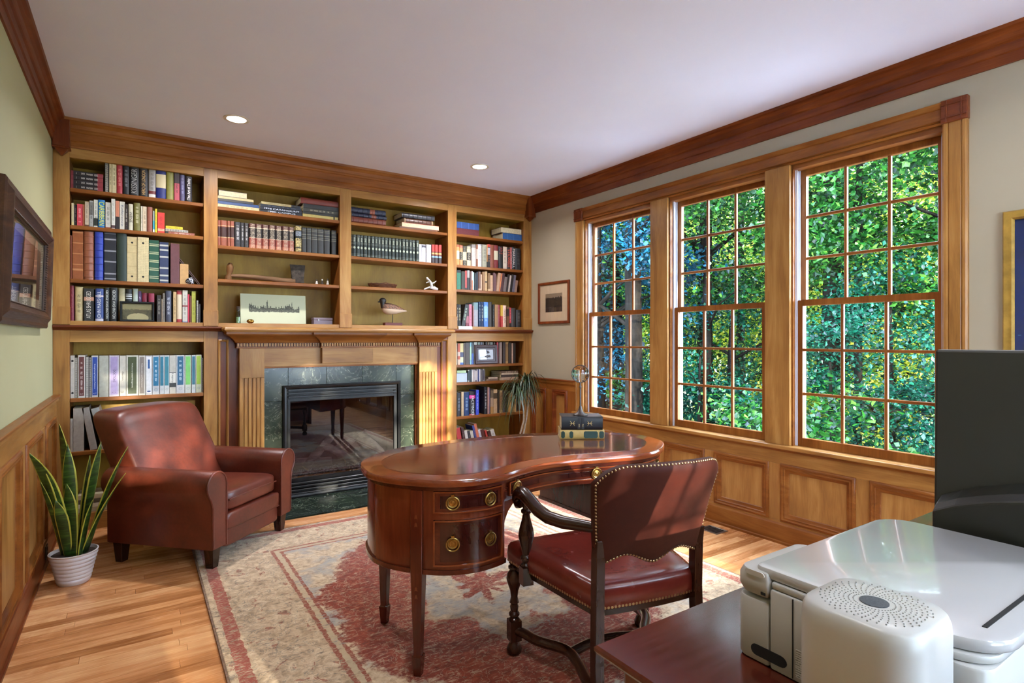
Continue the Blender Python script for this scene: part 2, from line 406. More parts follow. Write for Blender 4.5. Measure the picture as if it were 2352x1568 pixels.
wains(wall_right, 'X', XR, -1, 4.092, YB-0.01, 0.905, [(4.205, 4.435, 0.145, 0.808), (4.545, 4.775, 0.145, 0.808)], ('amb', 'amb', 'hon', 'red'))
RP = [(3.59, 4.02, 0.145, 0.507), (3.10, 3.51, 0.145, 0.507), (2.641, 3.013, 0.145, 0.507), (2.141, 2.556, 0.145, 0.507), (1.609, 2.058, 0.145, 0.507), (1.10, 1.530, 0.145, 0.507)]
wains(wall_right, 'X', XR, -1, 1.083, 4.092, 0.598, RP, ('hon', 'amb', 'hon', 'amb'), rail=False)
wains(wall_right, 'X', XR, -1, YF, 1.083, 0.905, [(0.55, 0.98, 0.145, 0.808), (0.0, 0.45, 0.145, 0.808), (-0.55, -0.1, 0.145, 0.808), (-1.2, -0.65, 0.145, 0.808)], ('amb', 'amb', 'hon', 'red'))
baseboard('baseboard_right', 'X', XR-0.010, -1, YF, YB-0.01, M['ambY'])
baseboard('baseboard_front', 'Y', YF, 1, XL+0.02, XR-0.02, M['redX'])
# ---- window casings
def trimbox(name, x0, x1, y0, y1, z0, z1, mat, bev=0.003): return struct(bx(x0, x1, y0, y1, z0, z1).build(name, mat, bevel=bev, seg=2))
def casing(name, y0, y1, z0, z1, vert=True):
    """fluted flat casing on the right wall"""
    m = MB(); t = 0.020
    if vert:
        w_ = y1 - y0
        prof = [(y0, 0), (y0, t), (y0+0.008, t+0.006), (y0+0.020, t+0.006), (y0+0.024, t-0.002), (y0+0.030, t+0.002), (y1-0.030, t+0.002), (y1-0.024, t-0.002), (y1-0.020, t+0.006), (y1-0.008, t+0.006), (y1, t), (y1, 0)]
        m.prism([(XR - p, a) for a, p in prof], z0, z1, 'Z'); g = 'Z'
    else:
        prof = [(z0, 0), (z0, t-0.004), (z0+0.010, t), (z0+0.016, t-0.006), (z0+0.022, t+0.002), (z1-0.030, t+0.002), (z1-0.026, t+0.010), (z1-0.010, t+0.014), (z1, t+0.018), (z1, 0)]
        m.prism([(XR - p, a) for a, p in prof], y0, y1, 'Y'); g = 'Y'
    return struct(m.build(name, M['amb' + g] if not vert else M['hon' + g]))
casing('trim_6', 3.980, 4.090, 0.63, 2.402); casing('trim_7', 1.085, 1.191, 0.63, 2.402)
casing('trim_8', 1.191, 3.980, 2.398, 2.505, vert=False)
for i, (a, b) in enumerate(((2.985, 3.159), (2.000, 2.169))): trimbox('trim_%d' % (9+i), XR-0.024, XR, a, b, 0.63, 2.40, M['honZ'])
for i, (a, b) in enumerate(((3.976, 4.094), (1.081, 1.195))):
    t = trimbox('trim_%d' % (11+i), XR-0.036, XR, a, b, 2.396, 2.512, M['redY'], 0.004)
    for k in (0.22, 0.78):
        y_ = a + (b-a)*k; bx(XR-0.041, XR-0.0345, y_-0.0035, y_+0.0035, 2.399, 2.509).build('rosette_rib', M['redZ'], t, bevel=0.001, seg=1)
        z_ = 2.396 + 0.116*k; bx(XR-0.041, XR-0.0345, a+0.003, b-0.003, z_-0.0035, z_+0.0035).build('rosette_rib', M['redY'], t, bevel=0.001, seg=1)
trimbox('trim_13', XR-0.058, XR+0.03, 1.07, 4.105, 0.606, 0.630, M['honY'], 0.005)
trimbox('trim_14', XR-0.034, XR, 1.085, 4.09, 0.588, 0.607, M['ambY'], 0.003)
# ---- double-hung windows: jambs, two sashes of nine panes each
WW = 0.812
def make_window(name, loc, rotz):
    root = struct_empty(name, loc); root.rotation_euler = (0, 0, rotz); return root
def sash_meshes():
    hw = WW/2
    out = {}
    def s(z0, z1, xa, xb, rb, rt):
        st = 0.040; m = MB(); y0, y1 = -hw+0.012, hw-0.012
        m.box(xa, xb, y0, y0+st, z0, z1); m.box(xa, xb, y1-st, y1, z0, z1); m.box(xa, xb, y0+st, y1-st, z0, z0+rb); m.box(xa, xb, y0+st, y1-st, z1-rt, z1)
        return m, (y0+st, y1-st, z0+rb, z1-rt)
    return s
S = sash_meshes()
def fill_window(root, proto=None):
    hw = WW/2
    if proto is None:
        j = MB(); j.box(0.0, 0.03, -hw, -hw+0.010, 0.0, 1.785); j.box(0.0, 0.03, hw-0.010, hw, 0, 1.785)
        j.box(0.0, 0.14, -hw, hw, 1.755, 1.785); j.build('head_jamb', M['ambY'], root)
        for sg in (-1, 1):
            q = MB(); a, b = sorted((sg*hw, sg*(hw-0.012)))
            q.box(0.026, 0.135, a, b, 0, 1.757)
            a, b = sorted((sg*(hw-0.010), sg*(hw-0.022)))
            for x_ in (0.032, 0.066, 0.104, 0.128): q.box(x_-0.003, x_+0.003, a, b, 0, 1.757)
            q.build('jamb_liner', M['jamb'], root)
        bx(-0.002, 0.15, -hw, hw, -0.012, 0.016).build('window_sill', M['honY'], root, bevel=0.003)
        for z0, z1, xa, xb, rb, rt in ((0.900, 1.757, 0.074, 0.106, 0.035, 0.038), (0.016, 0.932, 0.034, 0.066, 0.052, 0.036)):
            m, (g0, g1, h0, h1) = S(z0, z1, xa, xb, rb, rt)
            sash = m.build('sash', M['ambZ'], root, bevel=0.002, seg=1)
            xc = (xa+xb)/2; mw = 0.0085
            for k in (1, 2):
                yk = g0 + (g1-g0)*k/3; bx(xc-0.010, xc+0.010, yk-mw, yk+mw, h0, h1).build('muntin', M['ambZ'], sash, bevel=0.002, seg=1)
                zk = h0 + (h1-h0)*k/3; bx(xc-0.009, xc+0.009, g0, g1, zk-mw, zk+mw).build('muntin', M['ambY'], sash, bevel=0.002, seg=1)
            for i in range(3):
                for k in range(3):
                    bx(xc-0.002, xc+0.002, g0+(g1-g0)*i/3+mw*0.8, g0+(g1-g0)*(i+1)/3-mw*0.8, h0+(h1-h0)*k/3+mw*0.8, h0+(h1-h0)*(k+1)/3-mw*0.8).build('pane', M['pane'], sash)
    else:
        for ch in list(proto.children):
            c = cp(ch, root)
            for g in list(ch.children): cp(g, c)
win1 = make_window('window_1', (XR, 3.5695, WZ0), 0); fill_window(win1)
for n_, yc in (('window_2', 2.577), ('window_3', 1.5955)): fill_window(make_window(n_, (XR, yc, WZ0), 0), win1)
for i, xc in enumerate(FWX):
    fill_window(make_window('window_%d' % (4+i), (xc, YF, WZ0), R(-90)), win1)
# ---- recessed ceiling lamps
ringm = plain('white_trim_ring', '#d8d4cf', 0.4)
def lamp(loc, label, k=1.0):
    t = thing('recessed_light', label, 'ceiling light', loc, 0, 'recessed ceiling lights')
    m = MB(); prof = [(0.058, 0.0), (0.078, 0.0), (0.080, -0.003), (0.074, -0.006), (0.060, -0.005), (0.058, -0.002)]
    n = 32; m.loft([[(r*math.cos(2*math.pi*i/n), r*math.sin(2*math.pi*i/n), z) for i in range(n)] for r, z in prof], caps=False).build('trim_ring', ringm, t, smooth=40)
    MB().lathe([(0.0005, -0.0035), (0.059, -0.0035), (0.059, -0.001), (0.0005, -0.001)], 32).build('lens', M['lamp'], t)
    ld = bpy.data.lights.new('lamp_bulb', 'AREA'); ld.shape = 'DISK'; ld.size = 0.11; ld.energy = LAMP_W*k; ld.color = (0.97, 0.96, 1.0); ld.spread = R(150)
    lo = bpy.data.objects.new('lamp_bulb', ld); C.objects.link(lo); lo.parent = t; lo.location = (0, 0, -0.012)
lamp((0.56, 4.17, H), 'lit recessed ceiling light above left bookcase')
lamp((2.44, 4.17, H), 'lit recessed ceiling light nearer the windows')
for k, (x_, y_) in enumerate(((0.56, 0.95), (2.44, 0.95), (0.56, -0.75), (2.44, -0.75))):  # four unseen lamps added as dim fill
    lamp((x_, y_, H), 'added recessed ceiling light out of view, %s' % ('over armchair side', 'over desk chair', 'behind camera on the left', 'behind camera on the right')[k], 0.4)

# ================================================================== BOOKCASES AND MANTEL
def bookcase(name, label, stiles, bays, upper_shelves, lower_shelves, lower=True):
    x0 = bays[0][0]; t = thing(name, label, 'bookcase', ((stiles[0][0]+stiles[-1][1])/2, YB, 0)); og = t.location[:]
    def P(part, mat, *b, bev=0.0015): return bx(*b).build(part, M[mat], t, bevel=bev, seg=1, origin=og)
    for a, b in stiles:
        P('stile', 'honZ', a, b, YB, YB+0.022, 0 if lower else 1.395, 2.60)
        P('plinth_block', 'honZ', a-0.004, b+0.004, YB-0.010, YB+0.005, 1.400, 1.521, bev=0.003)
    for i, (a, b) in enumerate(bays):
        P('top_rail', 'honX', a, b, YB+0.001, YB+0.021, 2.527, 2.60)
        P('bottom_rail', 'honX', a, b, YB+0.001, YB+0.021, 1.392, 1.427)
        P('top_board', 'back', a, b, YB+0.021, YBK, 2.527, 2.55, bev=0)
        P('bottom_board', 'ambX', a-0.018, b+0.018, YB+0.021, YBK, 1.400, 1.4265, bev=0)
        P('back_panel', 'back', a-0.018, b+0.018, YBK, YBK+0.010, 0.10 if lower else 1.40, 2.55, bev=0)
        P('side_panel', 'ambZ', a-0.018, a, YB+0.021, YBK, 0.10 if lower else 1.40, 2.53, bev=0)
        P('side_panel', 'ambZ', b, b+0.018, YB+0.021, YBK, 0.10 if lower else 1.40, 2.53, bev=0)
        for z in upper_shelves[i]: P('shelf', 'ambX', a+0.001, b-0.001, YB+0.010, YBK-0.001, z-0.027, z, bev=0.003)
        if lower:
            for z in lower_shelves[i]: P('shelf', 'ambX', a+0.001, b-0.001, YB+0.010, YBK-0.001, z-0.027, z, bev=0.003)
            P('lower_rail', 'honX', a, b, YB+0.001, YB+0.021, 1.283, 1.362)
            P('base_rail', 'honX', a, b, YB+0.001, YB+0.021, 0, 0.115)
            P('base_board', 'ambX', a-0.018, b+0.018, YB+0.021, YBK, 0.09, 0.115, bev=0)
    return t
def ledge(par, a, b):
    prof = [(0, 1.362), (0.010, 1.364), (0.016, 1.374), (0.028, 1.379), (0.034, 1.386), (0.034, 1.396), (0, 1.398)]
    MB().prism([(YB-p, z) for p, z in prof], a, b, 'X').build('ledge_moulding', M['redX'], par, origin=par.location[:])
left_case = bookcase('bookcase', 'tall built-in bookcase full of binders and albums behind the leather armchair', [(XL+0.001, -0.372), (0.424, 0.518)], [(-0.372, 0.424)], [[2.325, 2.075, 1.711]], [[0.902, 0.539]])
ledge(left_case, XL+0.002, 0.54)
right_case = bookcase('bookcase', 'narrow built-in bookcase beside the window wall, packed with paperbacks', [(2.472, 2.565), (3.349, XR-0.001)], [(2.565, 3.349)], [[2.320, 2.020, 1.785]], [[1.056, 0.885, 0.556]])
ledge(right_case, 2.45, XR-0.002)
mid_case = bookcase('bookcase', 'two open shelf bays above the fireplace mantel', [(1.446, 1.543)], [(0.518, 1.446), (1.543, 2.472)], [[2.315, 2.020, 1.763], [2.315, 2.020, 1.763]], [[], []], lower=False)

mant = thing('fireplace_mantel', 'carved honey wood fireplace mantel with fluted pilasters and green tile surround', 'mantel', (1.495, 4.76, 0)); mo = mant.location[:]
def MP(part, mat, *b, bev=0.0015, sg=1): return bx(*b).build(part, M[mat], mant, bevel=bev, seg=sg, origin=mo)
for s in (0, 1):
    def X(a): return a if s == 0 else 2.99 - a
    def B(part, mat, a, b, *r, **k): a, b = sorted((X(a), X(b))); return MP(part, mat, a, b, *r, **k)
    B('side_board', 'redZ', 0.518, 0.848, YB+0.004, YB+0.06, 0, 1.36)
    pm = MB(); a, b = sorted((X(0.520), X(0.592)))
    pm.ring(a, b, 0.12, 1.30, [(0, 0), (0, 0.012), (0.006, 0.016), (0.012, 0.012), (0.016, 0.004)], lambda p, q, d: (p, YB+0.004-d, q)); pm.build('panel_moulding', M['honZ'], mant, smooth=40, origin=mo)
    B('pilaster', 'honZ', 0.660, 0.838, 4.772, YB+0.05, 0, 1.237)
    # fluted face: solid head and foot, six ridges with grooves between
    B('pilaster_head', 'honZ', 0.660, 0.838, 4.763, 4.7725, 1.003, 1.237)
    B('pilaster_foot', 'honZ', 0.660, 0.838, 4.763, 4.7725, 0.0, 0.16)
    e = [0.660, 0.688, 0.709, 0.7125]
    gx = [0.690 + i*0.0295 for i in range(5)]
    lo = 0.660
    for g in gx + [None]:
        hi = (g - 0.0055) if g else 0.838
        B('flute_ridge', 'honZ', lo, hi, 4.763, 4.7725, 0.16, 1.003, bev=0.002)
        if g: lo = g + 0.0055
MP('frieze', 'honX', 0.838, 2.152, 4.790, YB+0.04, 1.085, 1.237)
MP('frieze_bead', 'ambX', 0.838, 2.152, 4.800, YB+0.04, 1.072, 1.086, bev=0.004, sg=2)
MP('centre_block', 'honX', 1.278, 1.713, 4.752, 4.795, 1.104, 1.237, bev=0.003)
dent = MB()
def entab(a, b, yface):
    """dentil course and cove of one break of the entablature"""
    MP('dentil_backing', 'redX', a, b, yface+0.012, YB+0.02, 1.237, 1.278)
    MP('fillet', 'ambX', a-0.004, b+0.004, yface-0.004, YB+0.02, 1.232, 1.243, bev=0.002)
    n = int(round((b - a) / 0.0205)); p = (b - a) / n
    for i in range(n): dent.box(a + i*p + 0.003, a + (i+1)*p - 0.005, yface-0.001, yface+0.013, 1.246, 1.270)
    prof = [(yface-0.001, 1.272), (yface-0.008, 1.274), (yface-0.012, 1.284), (yface-0.026, 1.300), (yface-0.052, 1.322), (yface-0.075, 1.334), (yface-0.080, 1.342), (yface-0.080, 1.357), (YB, 1.357), (YB, 1.272)]
    d0 = yface - 0.080
    # flared ends: rings widen with the projection
    rings = []
    for q, z in prof[:-2]:
        f = max(0, yface - q); rings.append([(a-f, q, z), (b+f, q, z), (b+f, YB+0.01, z), (a-f, YB+0.01, z)])
    m = MB().loft(rings); m.build('cove_cornice', M['ambX'], mant, smooth=30, origin=mo)
entab(0.640, 0.850, 4.748); entab(2.140, 2.350, 4.748); entab(1.268, 1.723, 4.738); entab(0.85, 1.268, 4.776); entab(1.723, 2.14, 4.776)
dent.build('dentils', M['honX'], mant, origin=mo, kind='stuff')
sh = MB(); prof = [(4.640, 1.357), (4.634, 1.364), (4.626, 1.370), (4.626, 1.382), (4.632, 1.390), (4.640, 1.393)]
sh.loft([[(0.543+(q-4.626), q, z), (2.447-(q-4.626), q, z), (2.447-(q-4.626), YB+0.01, z), (0.543+(q-4.626), YB+0.01, z)] for q, z in prof]).build('mantel_shelf', M['honX'], mant, origin=mo)
te = [0.848, 1.036, 1.346, 1.654, 1.967, 2.146]; tz = [0.0, 0.19, 0.495, 0.80, 1.073]
MP('tile_backing', 'grout', 0.84, 2.15, 4.870, 4.875, 0.94, 1.08, bev=0)
for i in range(5):
    for k in range(4):
        a, b, z0, z1 = te[i]+0.0008, te[i+1]-0.0008, tz[k]+0.0008, tz[k+1]-0.0008
        if i in (1, 2, 3) and k < 3: continue
        if k < 3: a, b = (a, 0.998) if i == 0 else (1.992, b)
        else: z0 = max(z0, 0.80)
        if k == 3 and 0 < i < 4: z0 = 0.925
        cc = ((a+b)/2, 4.866, (z0+z1)/2)
        o = bx(a, b, 4.861, 4.871, z0, z1).build('tile', M['tile'], mant, bevel=0.0012, seg=1, origin=cc); o.location = (cc[0]-mo[0], cc[1]-mo[1], cc[2]-mo[2])

fire = thing('gas_fireplace', 'black metal gas fireplace insert with louvres and glass front', 'fireplace', (1.495, 4.86, 0)); fo = fire.location[:]
def FP(part, mat, *b, bev=0.0015, **k): return bx(*b).build(part, M[mat], fire, bevel=bev, seg=1, origin=fo, **k)
m = MB(); m.ring(0.990, 2.000, 0.004, 0.926, [(0.0, 0.0), (0.0, 0.030), (0.012, 0.036), (0.026, 0.030), (0.030, 0.012), (0.055, 0.010), (0.055, -0.02)], lambda a, b, p: (a, 4.862-p, b)); m.build('surround_frame', M['blackm'], fire, smooth=30, origin=fo)
for z in (0.832, 0.860, 0.888): FP('louvre', 'blackm', 1.030, 1.960, 4.838, 4.862, z-0.011, z+0.008, bev=0.003)
for z in (0.032, 0.060, 0.088, 0.116): FP('louvre', 'blackm', 1.030, 1.960, 4.836, 4.862, z-0.010, z+0.010, bev=0.004)
FP('lower_grille', 'blackm', 1.03, 1.96, 4.862, 4.868, 0.004, 0.160, bev=0)
FP('upper_grille', 'blackm', 1.03, 1.96, 4.862, 4.868, 0.80, 0.92, bev=0)
m = MB(); m.ring(1.030, 1.960, 0.142, 0.812, [(0, 0), (0, 0.014), (0.018, 0.014), (0.020, 0.006), (0.022, -0.004)], lambda a, b, p: (a, 4.858-p, b)); m.build('glass_frame', M['blackm'], fire, smooth=30, origin=fo)
FP('glass', 'fglass', 1.05, 1.94, 4.8555, 4.8575, 0.162, 0.792, bev=0)
fb = MB(); fb.box(1.0, 1.99, 5.088, 5.094, 0.02, 0.92); fb.box(1.0, 1.03, 4.87, 5.09, 0.02, 0.92); fb.box(1.96, 1.99, 4.87, 5.09, 0.02, 0.92); fb.box(1.0, 1.99, 4.87, 5.09, 0.02, 0.15); fb.box(1.0, 1.99, 4.87, 5.09, 0.82, 0.9)
fb.build('firebox', M['soot'], fire, origin=fo)
logm = wood('ceramic_log', '#2e2620', '#6c5c4c', '#a8957c', axis='X', across=40, rough=0.9)
logend = plain('sawn_log_end', '#b79a68', 0.9, 0.1, 60)
def log(p0, p1, r0, r1, seed):
    rg = random.Random(seed); P0, P1 = Vector(p0), Vector(p1); path = []; rad = []
    for i in range(9):
        u = i/8; p = P0.lerp(P1, u); path.append((p.x+rg.uniform(-.006, .006), p.y+rg.uniform(-.006, .006), p.z+rg.uniform(-.006, .006))); rad.append((r0+(r1-r0)*u)*rg.uniform(0.88, 1.12))
    m = MB().tube(path, rad, 11); m.mi[-1] = 1; m.mi[-2] = 1
    m.build('log', [logm, logend], fire, smooth=50, origin=fo)
log((1.10, 5.00, 0.24), (1.42, 4.97, 0.245), 0.052, 0.045, 1); log((1.18, 4.93, 0.22), (1.44, 5.05, 0.44), 0.04, 0.032, 2)
log((1.34, 5.00, 0.40), (1.62, 4.91, 0.215), 0.034, 0.03, 3); log((1.48, 5.03, 0.32), (1.64, 4.99, 0.44), 0.036, 0.034, 4)
log((1.70, 5.03, 0.46), (1.86, 4.93, 0.26), 0.04, 0.036, 5); log((1.55, 5.02, 0.24), (1.88, 5.00, 0.25), 0.05, 0.05, 6)
em = MB(); rg = random.Random(4)
for i in range(420):
    x_, y_ = rg.uniform(1.08, 1.90), rg.uniform(4.885, 5.05); s_ = rg.uniform(0.005, 0.014); z_ = 0.15 + max(0, 0.05 - abs(y_-4.97)*0.4) + s_*0.3
    em.box(x_-s_, x_+s_, y_-s_*.8, y_+s_*.8, z_-s_, z_+s_*rg.uniform(.3, .9))
em.build('embers', plain('ember_gravel', '#6e6a68', 0.9, 0.5, 90), fire, origin=fo, kind='stuff')
gm = MB()
for i in range(9): gm.box(1.18+i*0.07, 1.192+i*0.07, 4.93, 5.04, 0.185, 0.197)
gm.box(1.12, 1.86, 4.93, 4.942, 0.18, 0.192); gm.box(1.12, 1.86, 5.03, 5.042, 0.18, 0.192)
gm.build('grate', M['blackm'], fire, origin=fo)

# ================================================================== BOOKS
BM = {}
def spine_mat(col, bands=(), deco=None, rough=0.45):
    key = (col, tuple(bands), deco)
    if key in BM: return BM[key]
    m, nt, b = new_mat('cover_' + col.strip('#')); n = NB(nt)
    g = n.xyz(n.coord('Generated')); ob = n.coord()
    base = lin(col)
    f = n.noise(ob, 40, 3)
    c = n.ramp(f, [(0.3, tuple(x*0.86 for x in base[:3]) + (1,)), (0.7, tuple(min(1, x*1.1) for x in base[:3]) + (1,))])
    for lo, hi, bc in bands:
        c = n.mix(n.step(g[2], lo, hi), c, lin(bc))
    if deco:
        k, dc = deco.split(':'); dcl = lin(dc)
        if k == 'bars':
            v = n.mapping(ob, (260, 0, 420)); q = n.m('GREATER_THAN', n.noise(v, 1.0, 1), 0.5)
            msk = n.m('MULTIPLY', n.m('MULTIPLY', n.step(g[0], 0.30, 0.70), n.step(g[2], 0.16, 0.86)), q)
            gap = n.m('GREATER_THAN', n.noise(n.mapping(ob, (0, 0, 34)), 1.0, 0), 0.46)
            c = n.mix(n.m('MULTIPLY', n.m('MULTIPLY', msk, gap), 0.85), c, dcl)
        elif k == 'lines':
            w_ = n.m('GREATER_THAN', n.m('SINE', n.m('MULTIPLY', g[2], 120.0)), 0.1)
            q = n.m('GREATER_THAN', n.noise(n.mapping(ob, (300, 0, 90)), 1.0, 1), 0.45)
            c = n.mix(n.m('MULTIPLY', n.m('MULTIPLY', n.step(g[0], 0.18, 0.82), n.m('MULTIPLY', w_, q)), 0.8), c, dcl)
        elif k == 'gilt':
            e = n.m('ADD', n.m('POWER', n.m('DIVIDE', n.m('SUBTRACT', g[0], 0.5), 0.30), 2.0), n.m('POWER', n.m('DIVIDE', n.m('SUBTRACT', g[2], 0.42), 0.055), 2.0))
            q = n.m('GREATER_THAN', n.noise(n.mapping(ob, (300, 0, 260)), 1.0, 1), 0.5)
            msk = n.m('MULTIPLY', n.m('MULTIPLY', n.step(g[0], 0.25, 0.75), n.step(g[2], 0.68, 0.88)), q)
            c = n.mix(n.m('MAXIMUM', n.m('LESS_THAN', e, 1.0), msk), c, dcl)
        elif k == 'dots':
            q = n.m('MULTIPLY', n.m('GREATER_THAN', n.m('SINE', n.m('MULTIPLY', n.xyz(ob)[0], 620.0)), 0.7), n.m('GREATER_THAN', n.m('SINE', n.m('MULTIPLY', n.xyz(ob)[2], 520.0)), 0.7))
            c = n.mix(q, c, dcl)
        elif k == 'swirl':
            q = n.m('LESS_THAN', n.m('ABSOLUTE', n.m('SUBTRACT', n.noise(ob, 70, 1, 0.5, 2.0), 0.5)), 0.05)
            c = n.mix(q, c, dcl)
        elif k == 'coil':
            q = n.m('MULTIPLY', n.m('GREATER_THAN', n.m('SINE', n.m('MULTIPLY', n.xyz(ob)[2], 900.0)), 0.0), n.step(g[0], 0.15, 0.85))
            c = n.mix(q, c, dcl)
    nt.links.new(c, b.inputs['Base Color']); setp(b, rough=rough); BM[key] = m; return m
TM = {}
def ink(col):
    if col not in TM: TM[col] = plain('ink_' + col.strip('#'), col, 0.5, 0.02)
    return TM[col]
def book(kind, w, h, d, mat, sheet=None):
    """standing book in local space: spine at y=0 facing -Y, thickness along X, height along Z"""
    e = {'hard': min(0.007, w*0.28), 'hardrib': min(0.012, w*0.3)}.get(kind, 0.0012); n = 6 if e > 0.003 else 2; t = 0.0022 if kind != 'binder' else 0.003
    t = min(t, w*0.2); hw = w/2
    def arc(hw_, y0, ee): return [(-hw_*math.cos(math.pi*i/n), y0 + ee*(1-math.sin(math.pi*i/n))) for i in range(n+1)] if n > 2 else [(-hw_, y0+ee), (-hw_+ee, y0), (hw_-ee, y0), (hw_, y0+ee)]
    outer = [(-hw, d)] + arc(hw, 0, e) + [(hw, d)]
    inner = [(hw-t, d)] + [(x, y) for x, y in reversed(arc(hw-t, t, e))] + [(-hw+t, d)]
    m = MB(); N = len(outer); vs = [(x, y, 0) for x, y in outer] + [(x, y, 0) for x, y in reversed(inner)]
    vs += [(x, y, h) for x, y, _ in vs]; K = 2*N; fs = []
    for i in range(N-1):
        fs += [(i, i+1, K+i+1, K+i), (N+i+1, N+i, K+N+i, K+N+i+1), (i, N+i, N+i+1, i+1), (K+i, K+i+1, K+N+i+1, K+N+i)]
    fs += [(0, K, K+N, N), (N-1, 2*N-1, K+2*N-1, K+N-1)]
    m.add(vs, fs)
    if kind == 'hardrib':
        for k in (0.06, 0.2, 0.34, 0.48, 0.62, 0.76, 0.9):
            z = h*k; m.loft([[(x*1.01, y-0.0005, z-0.004) for x, y in arc(hw, 0, e)] + [(0, e+0.004, z-0.004)], [(x*1.02, y-0.0025, z-0.0015) for x, y in arc(hw, 0, e)] + [(0, e+0.004, z-0.0015)],
                            [(x*1.02, y-0.0025, z+0.0015) for x, y in arc(hw, 0, e)] + [(0, e+0.004, z+0.0015)], [(x*1.01, y-0.0005, z+0.004) for x, y in arc(hw, 0, e)] + [(0, e+0.004, z+0.004)]])
    cover = m.build('cover', mat, None, smooth=35 if n > 2 else None)
    g = 0.003 if kind.startswith('hard') else 0.0006
    pages = bx(-hw+t, hw-t, t+e+0.001, d-g-0.001, g, h-g).build('pages', M['paper'], None)
    return cover, pages
bprng = random.Random(21)
ORD = ['first', 'second', 'third', 'fourth', 'fifth', 'sixth', 'seventh', 'eighth', 'ninth', 'tenth', 'eleventh', 'twelfth', 'thirteenth', 'fourteenth', 'fifteenth', 'sixteenth', 'seventeenth', 'eighteenth', 'nineteenth', 'twentieth']
def put_book(kind, w, h, col, bands, txt, label, group, loc, rot=(0, 0, 0), d=None, name='book', cat='book', matp=None):
    deco = txt if isinstance(txt, str) else None
    k = kind
    if kind == 'spiral': deco = 'coil:' + ('#c9c4b8' if col < '#7' else '#3c3833'); k = 'soft'
    if kind in ('lean',): k = 'soft'
    sheet = None
    if kind == 'binderL': sheet = bands[0]; bands = []; k = 'binder'
    if name == 'binder': col = '#' + ''.join('%02x' % int(int(col[i_:i_+2], 16)*0.86) for i_ in (1, 3, 5))
    d = d or {'hard': 0.165, 'hardrib': 0.23, 'soft': 0.14, 'binder': 0.225}[k]
    sdeco = None
    if sheet and deco: sdeco, deco = deco, None
    mat = spine_mat(col, [tuple(b) for b in bands], deco, 0.32 if k in ('hardrib', 'binder') else 0.48)
    t = thing(name, label, cat, loc, 0, group); t.rotation_euler = rot
    cover, pages = book(k, w, h, d, mat)
    cover.parent = t; pages.parent = t
    if sheet:
        lo = 0.22 if sheet in ('#1b6d92', '#267088', '#2f7a8a', '#1f5878', '#6fb95c', '#1f5f72', '#98ba38') else 0.045
        bx(-w*0.36, w*0.36, -0.0012, 0.0008, h*lo, h*0.965).build('spine_sheet', spine_mat(sheet, (), sdeco), cover)
        if lo > 0.1:
            r = min(0.011, w*0.24); mm = MB(); nn = 16
            mm.loft([[(rr*math.cos(2*math.pi*i/nn), yy, h*0.12+rr*math.sin(2*math.pi*i/nn)) for i in range(nn)] for rr, yy in ((r, 0.0006), (r, -0.0008), (r*0.8, -0.0008), (r*0.8, 0.0006))], caps=False).build('emblem', ink('#7e8a92'), cover)
        if sheet == '#dcdadb':
            bx(-w*0.16, w*0.16, -0.0020, -0.0009, h*0.67, h*0.90).build('spine_label', spine_mat('#2a5690'), cover)
            bx(-w*0.26, w*0.26, -0.0020, -0.0009, h*0.07, h*0.105).build('spine_label', spine_mat('#27407c'), cover)
    if kind == 'binder' and 'eyelet' in label or kind == 'binder' and 'dotted' in label:
        for z in (0.12, 0.87):
            MB().prism([(0.007*math.cos(2*math.pi*i/14), h*z + 0.007*math.sin(2*math.pi*i/14)) for i in range(14)], -0.001, 0.001, 'Y').build('eyelet', M['void'], cover)
    if isinstance(txt, tuple):
        s, c, dr, fr = txt
        xd, yd = {'d': ((0, 0, -1), (1, 0, 0)), 'u': ((0, 0, 1), (-1, 0, 0)), 'h': ((1, 0, 0), (0, 0, 1))}[dr]
        zc = 0.5
        if kind == 'binder' and s == 'Legacy': zc = 0.41
        if 'pink label' in label: zc = 0.40
        if dr == 'h': zc = 0.80
        ln = {'Legacy': 0.24, 'DOCTORS': 0.3, 'iDoctors': 0.22, 'WINE': 0.42}.get(s, 0.84 if fr > 0.45 else 0.6)
        text(s, ink(c), t, (0, -0.0022 if sheet else -0.0008, h*zc), xd, yd, 0.02, (h*ln, w*fr*0.8) if dr != 'h' else (w*fr, h*0.30))
    if name == 'binder' and any(k_ in label for k_ in ('maroon spine', 'royal blue spine', 'lavender', 'black lettering')):
        text('K L T', ink('#d8d4d0' if 'spine' in label else '#3a3436'), t, (0, -0.0022, h*0.09), (1, 0, 0), (0, 0, 1), 0.02, (w*0.4, 0.008))
    return t
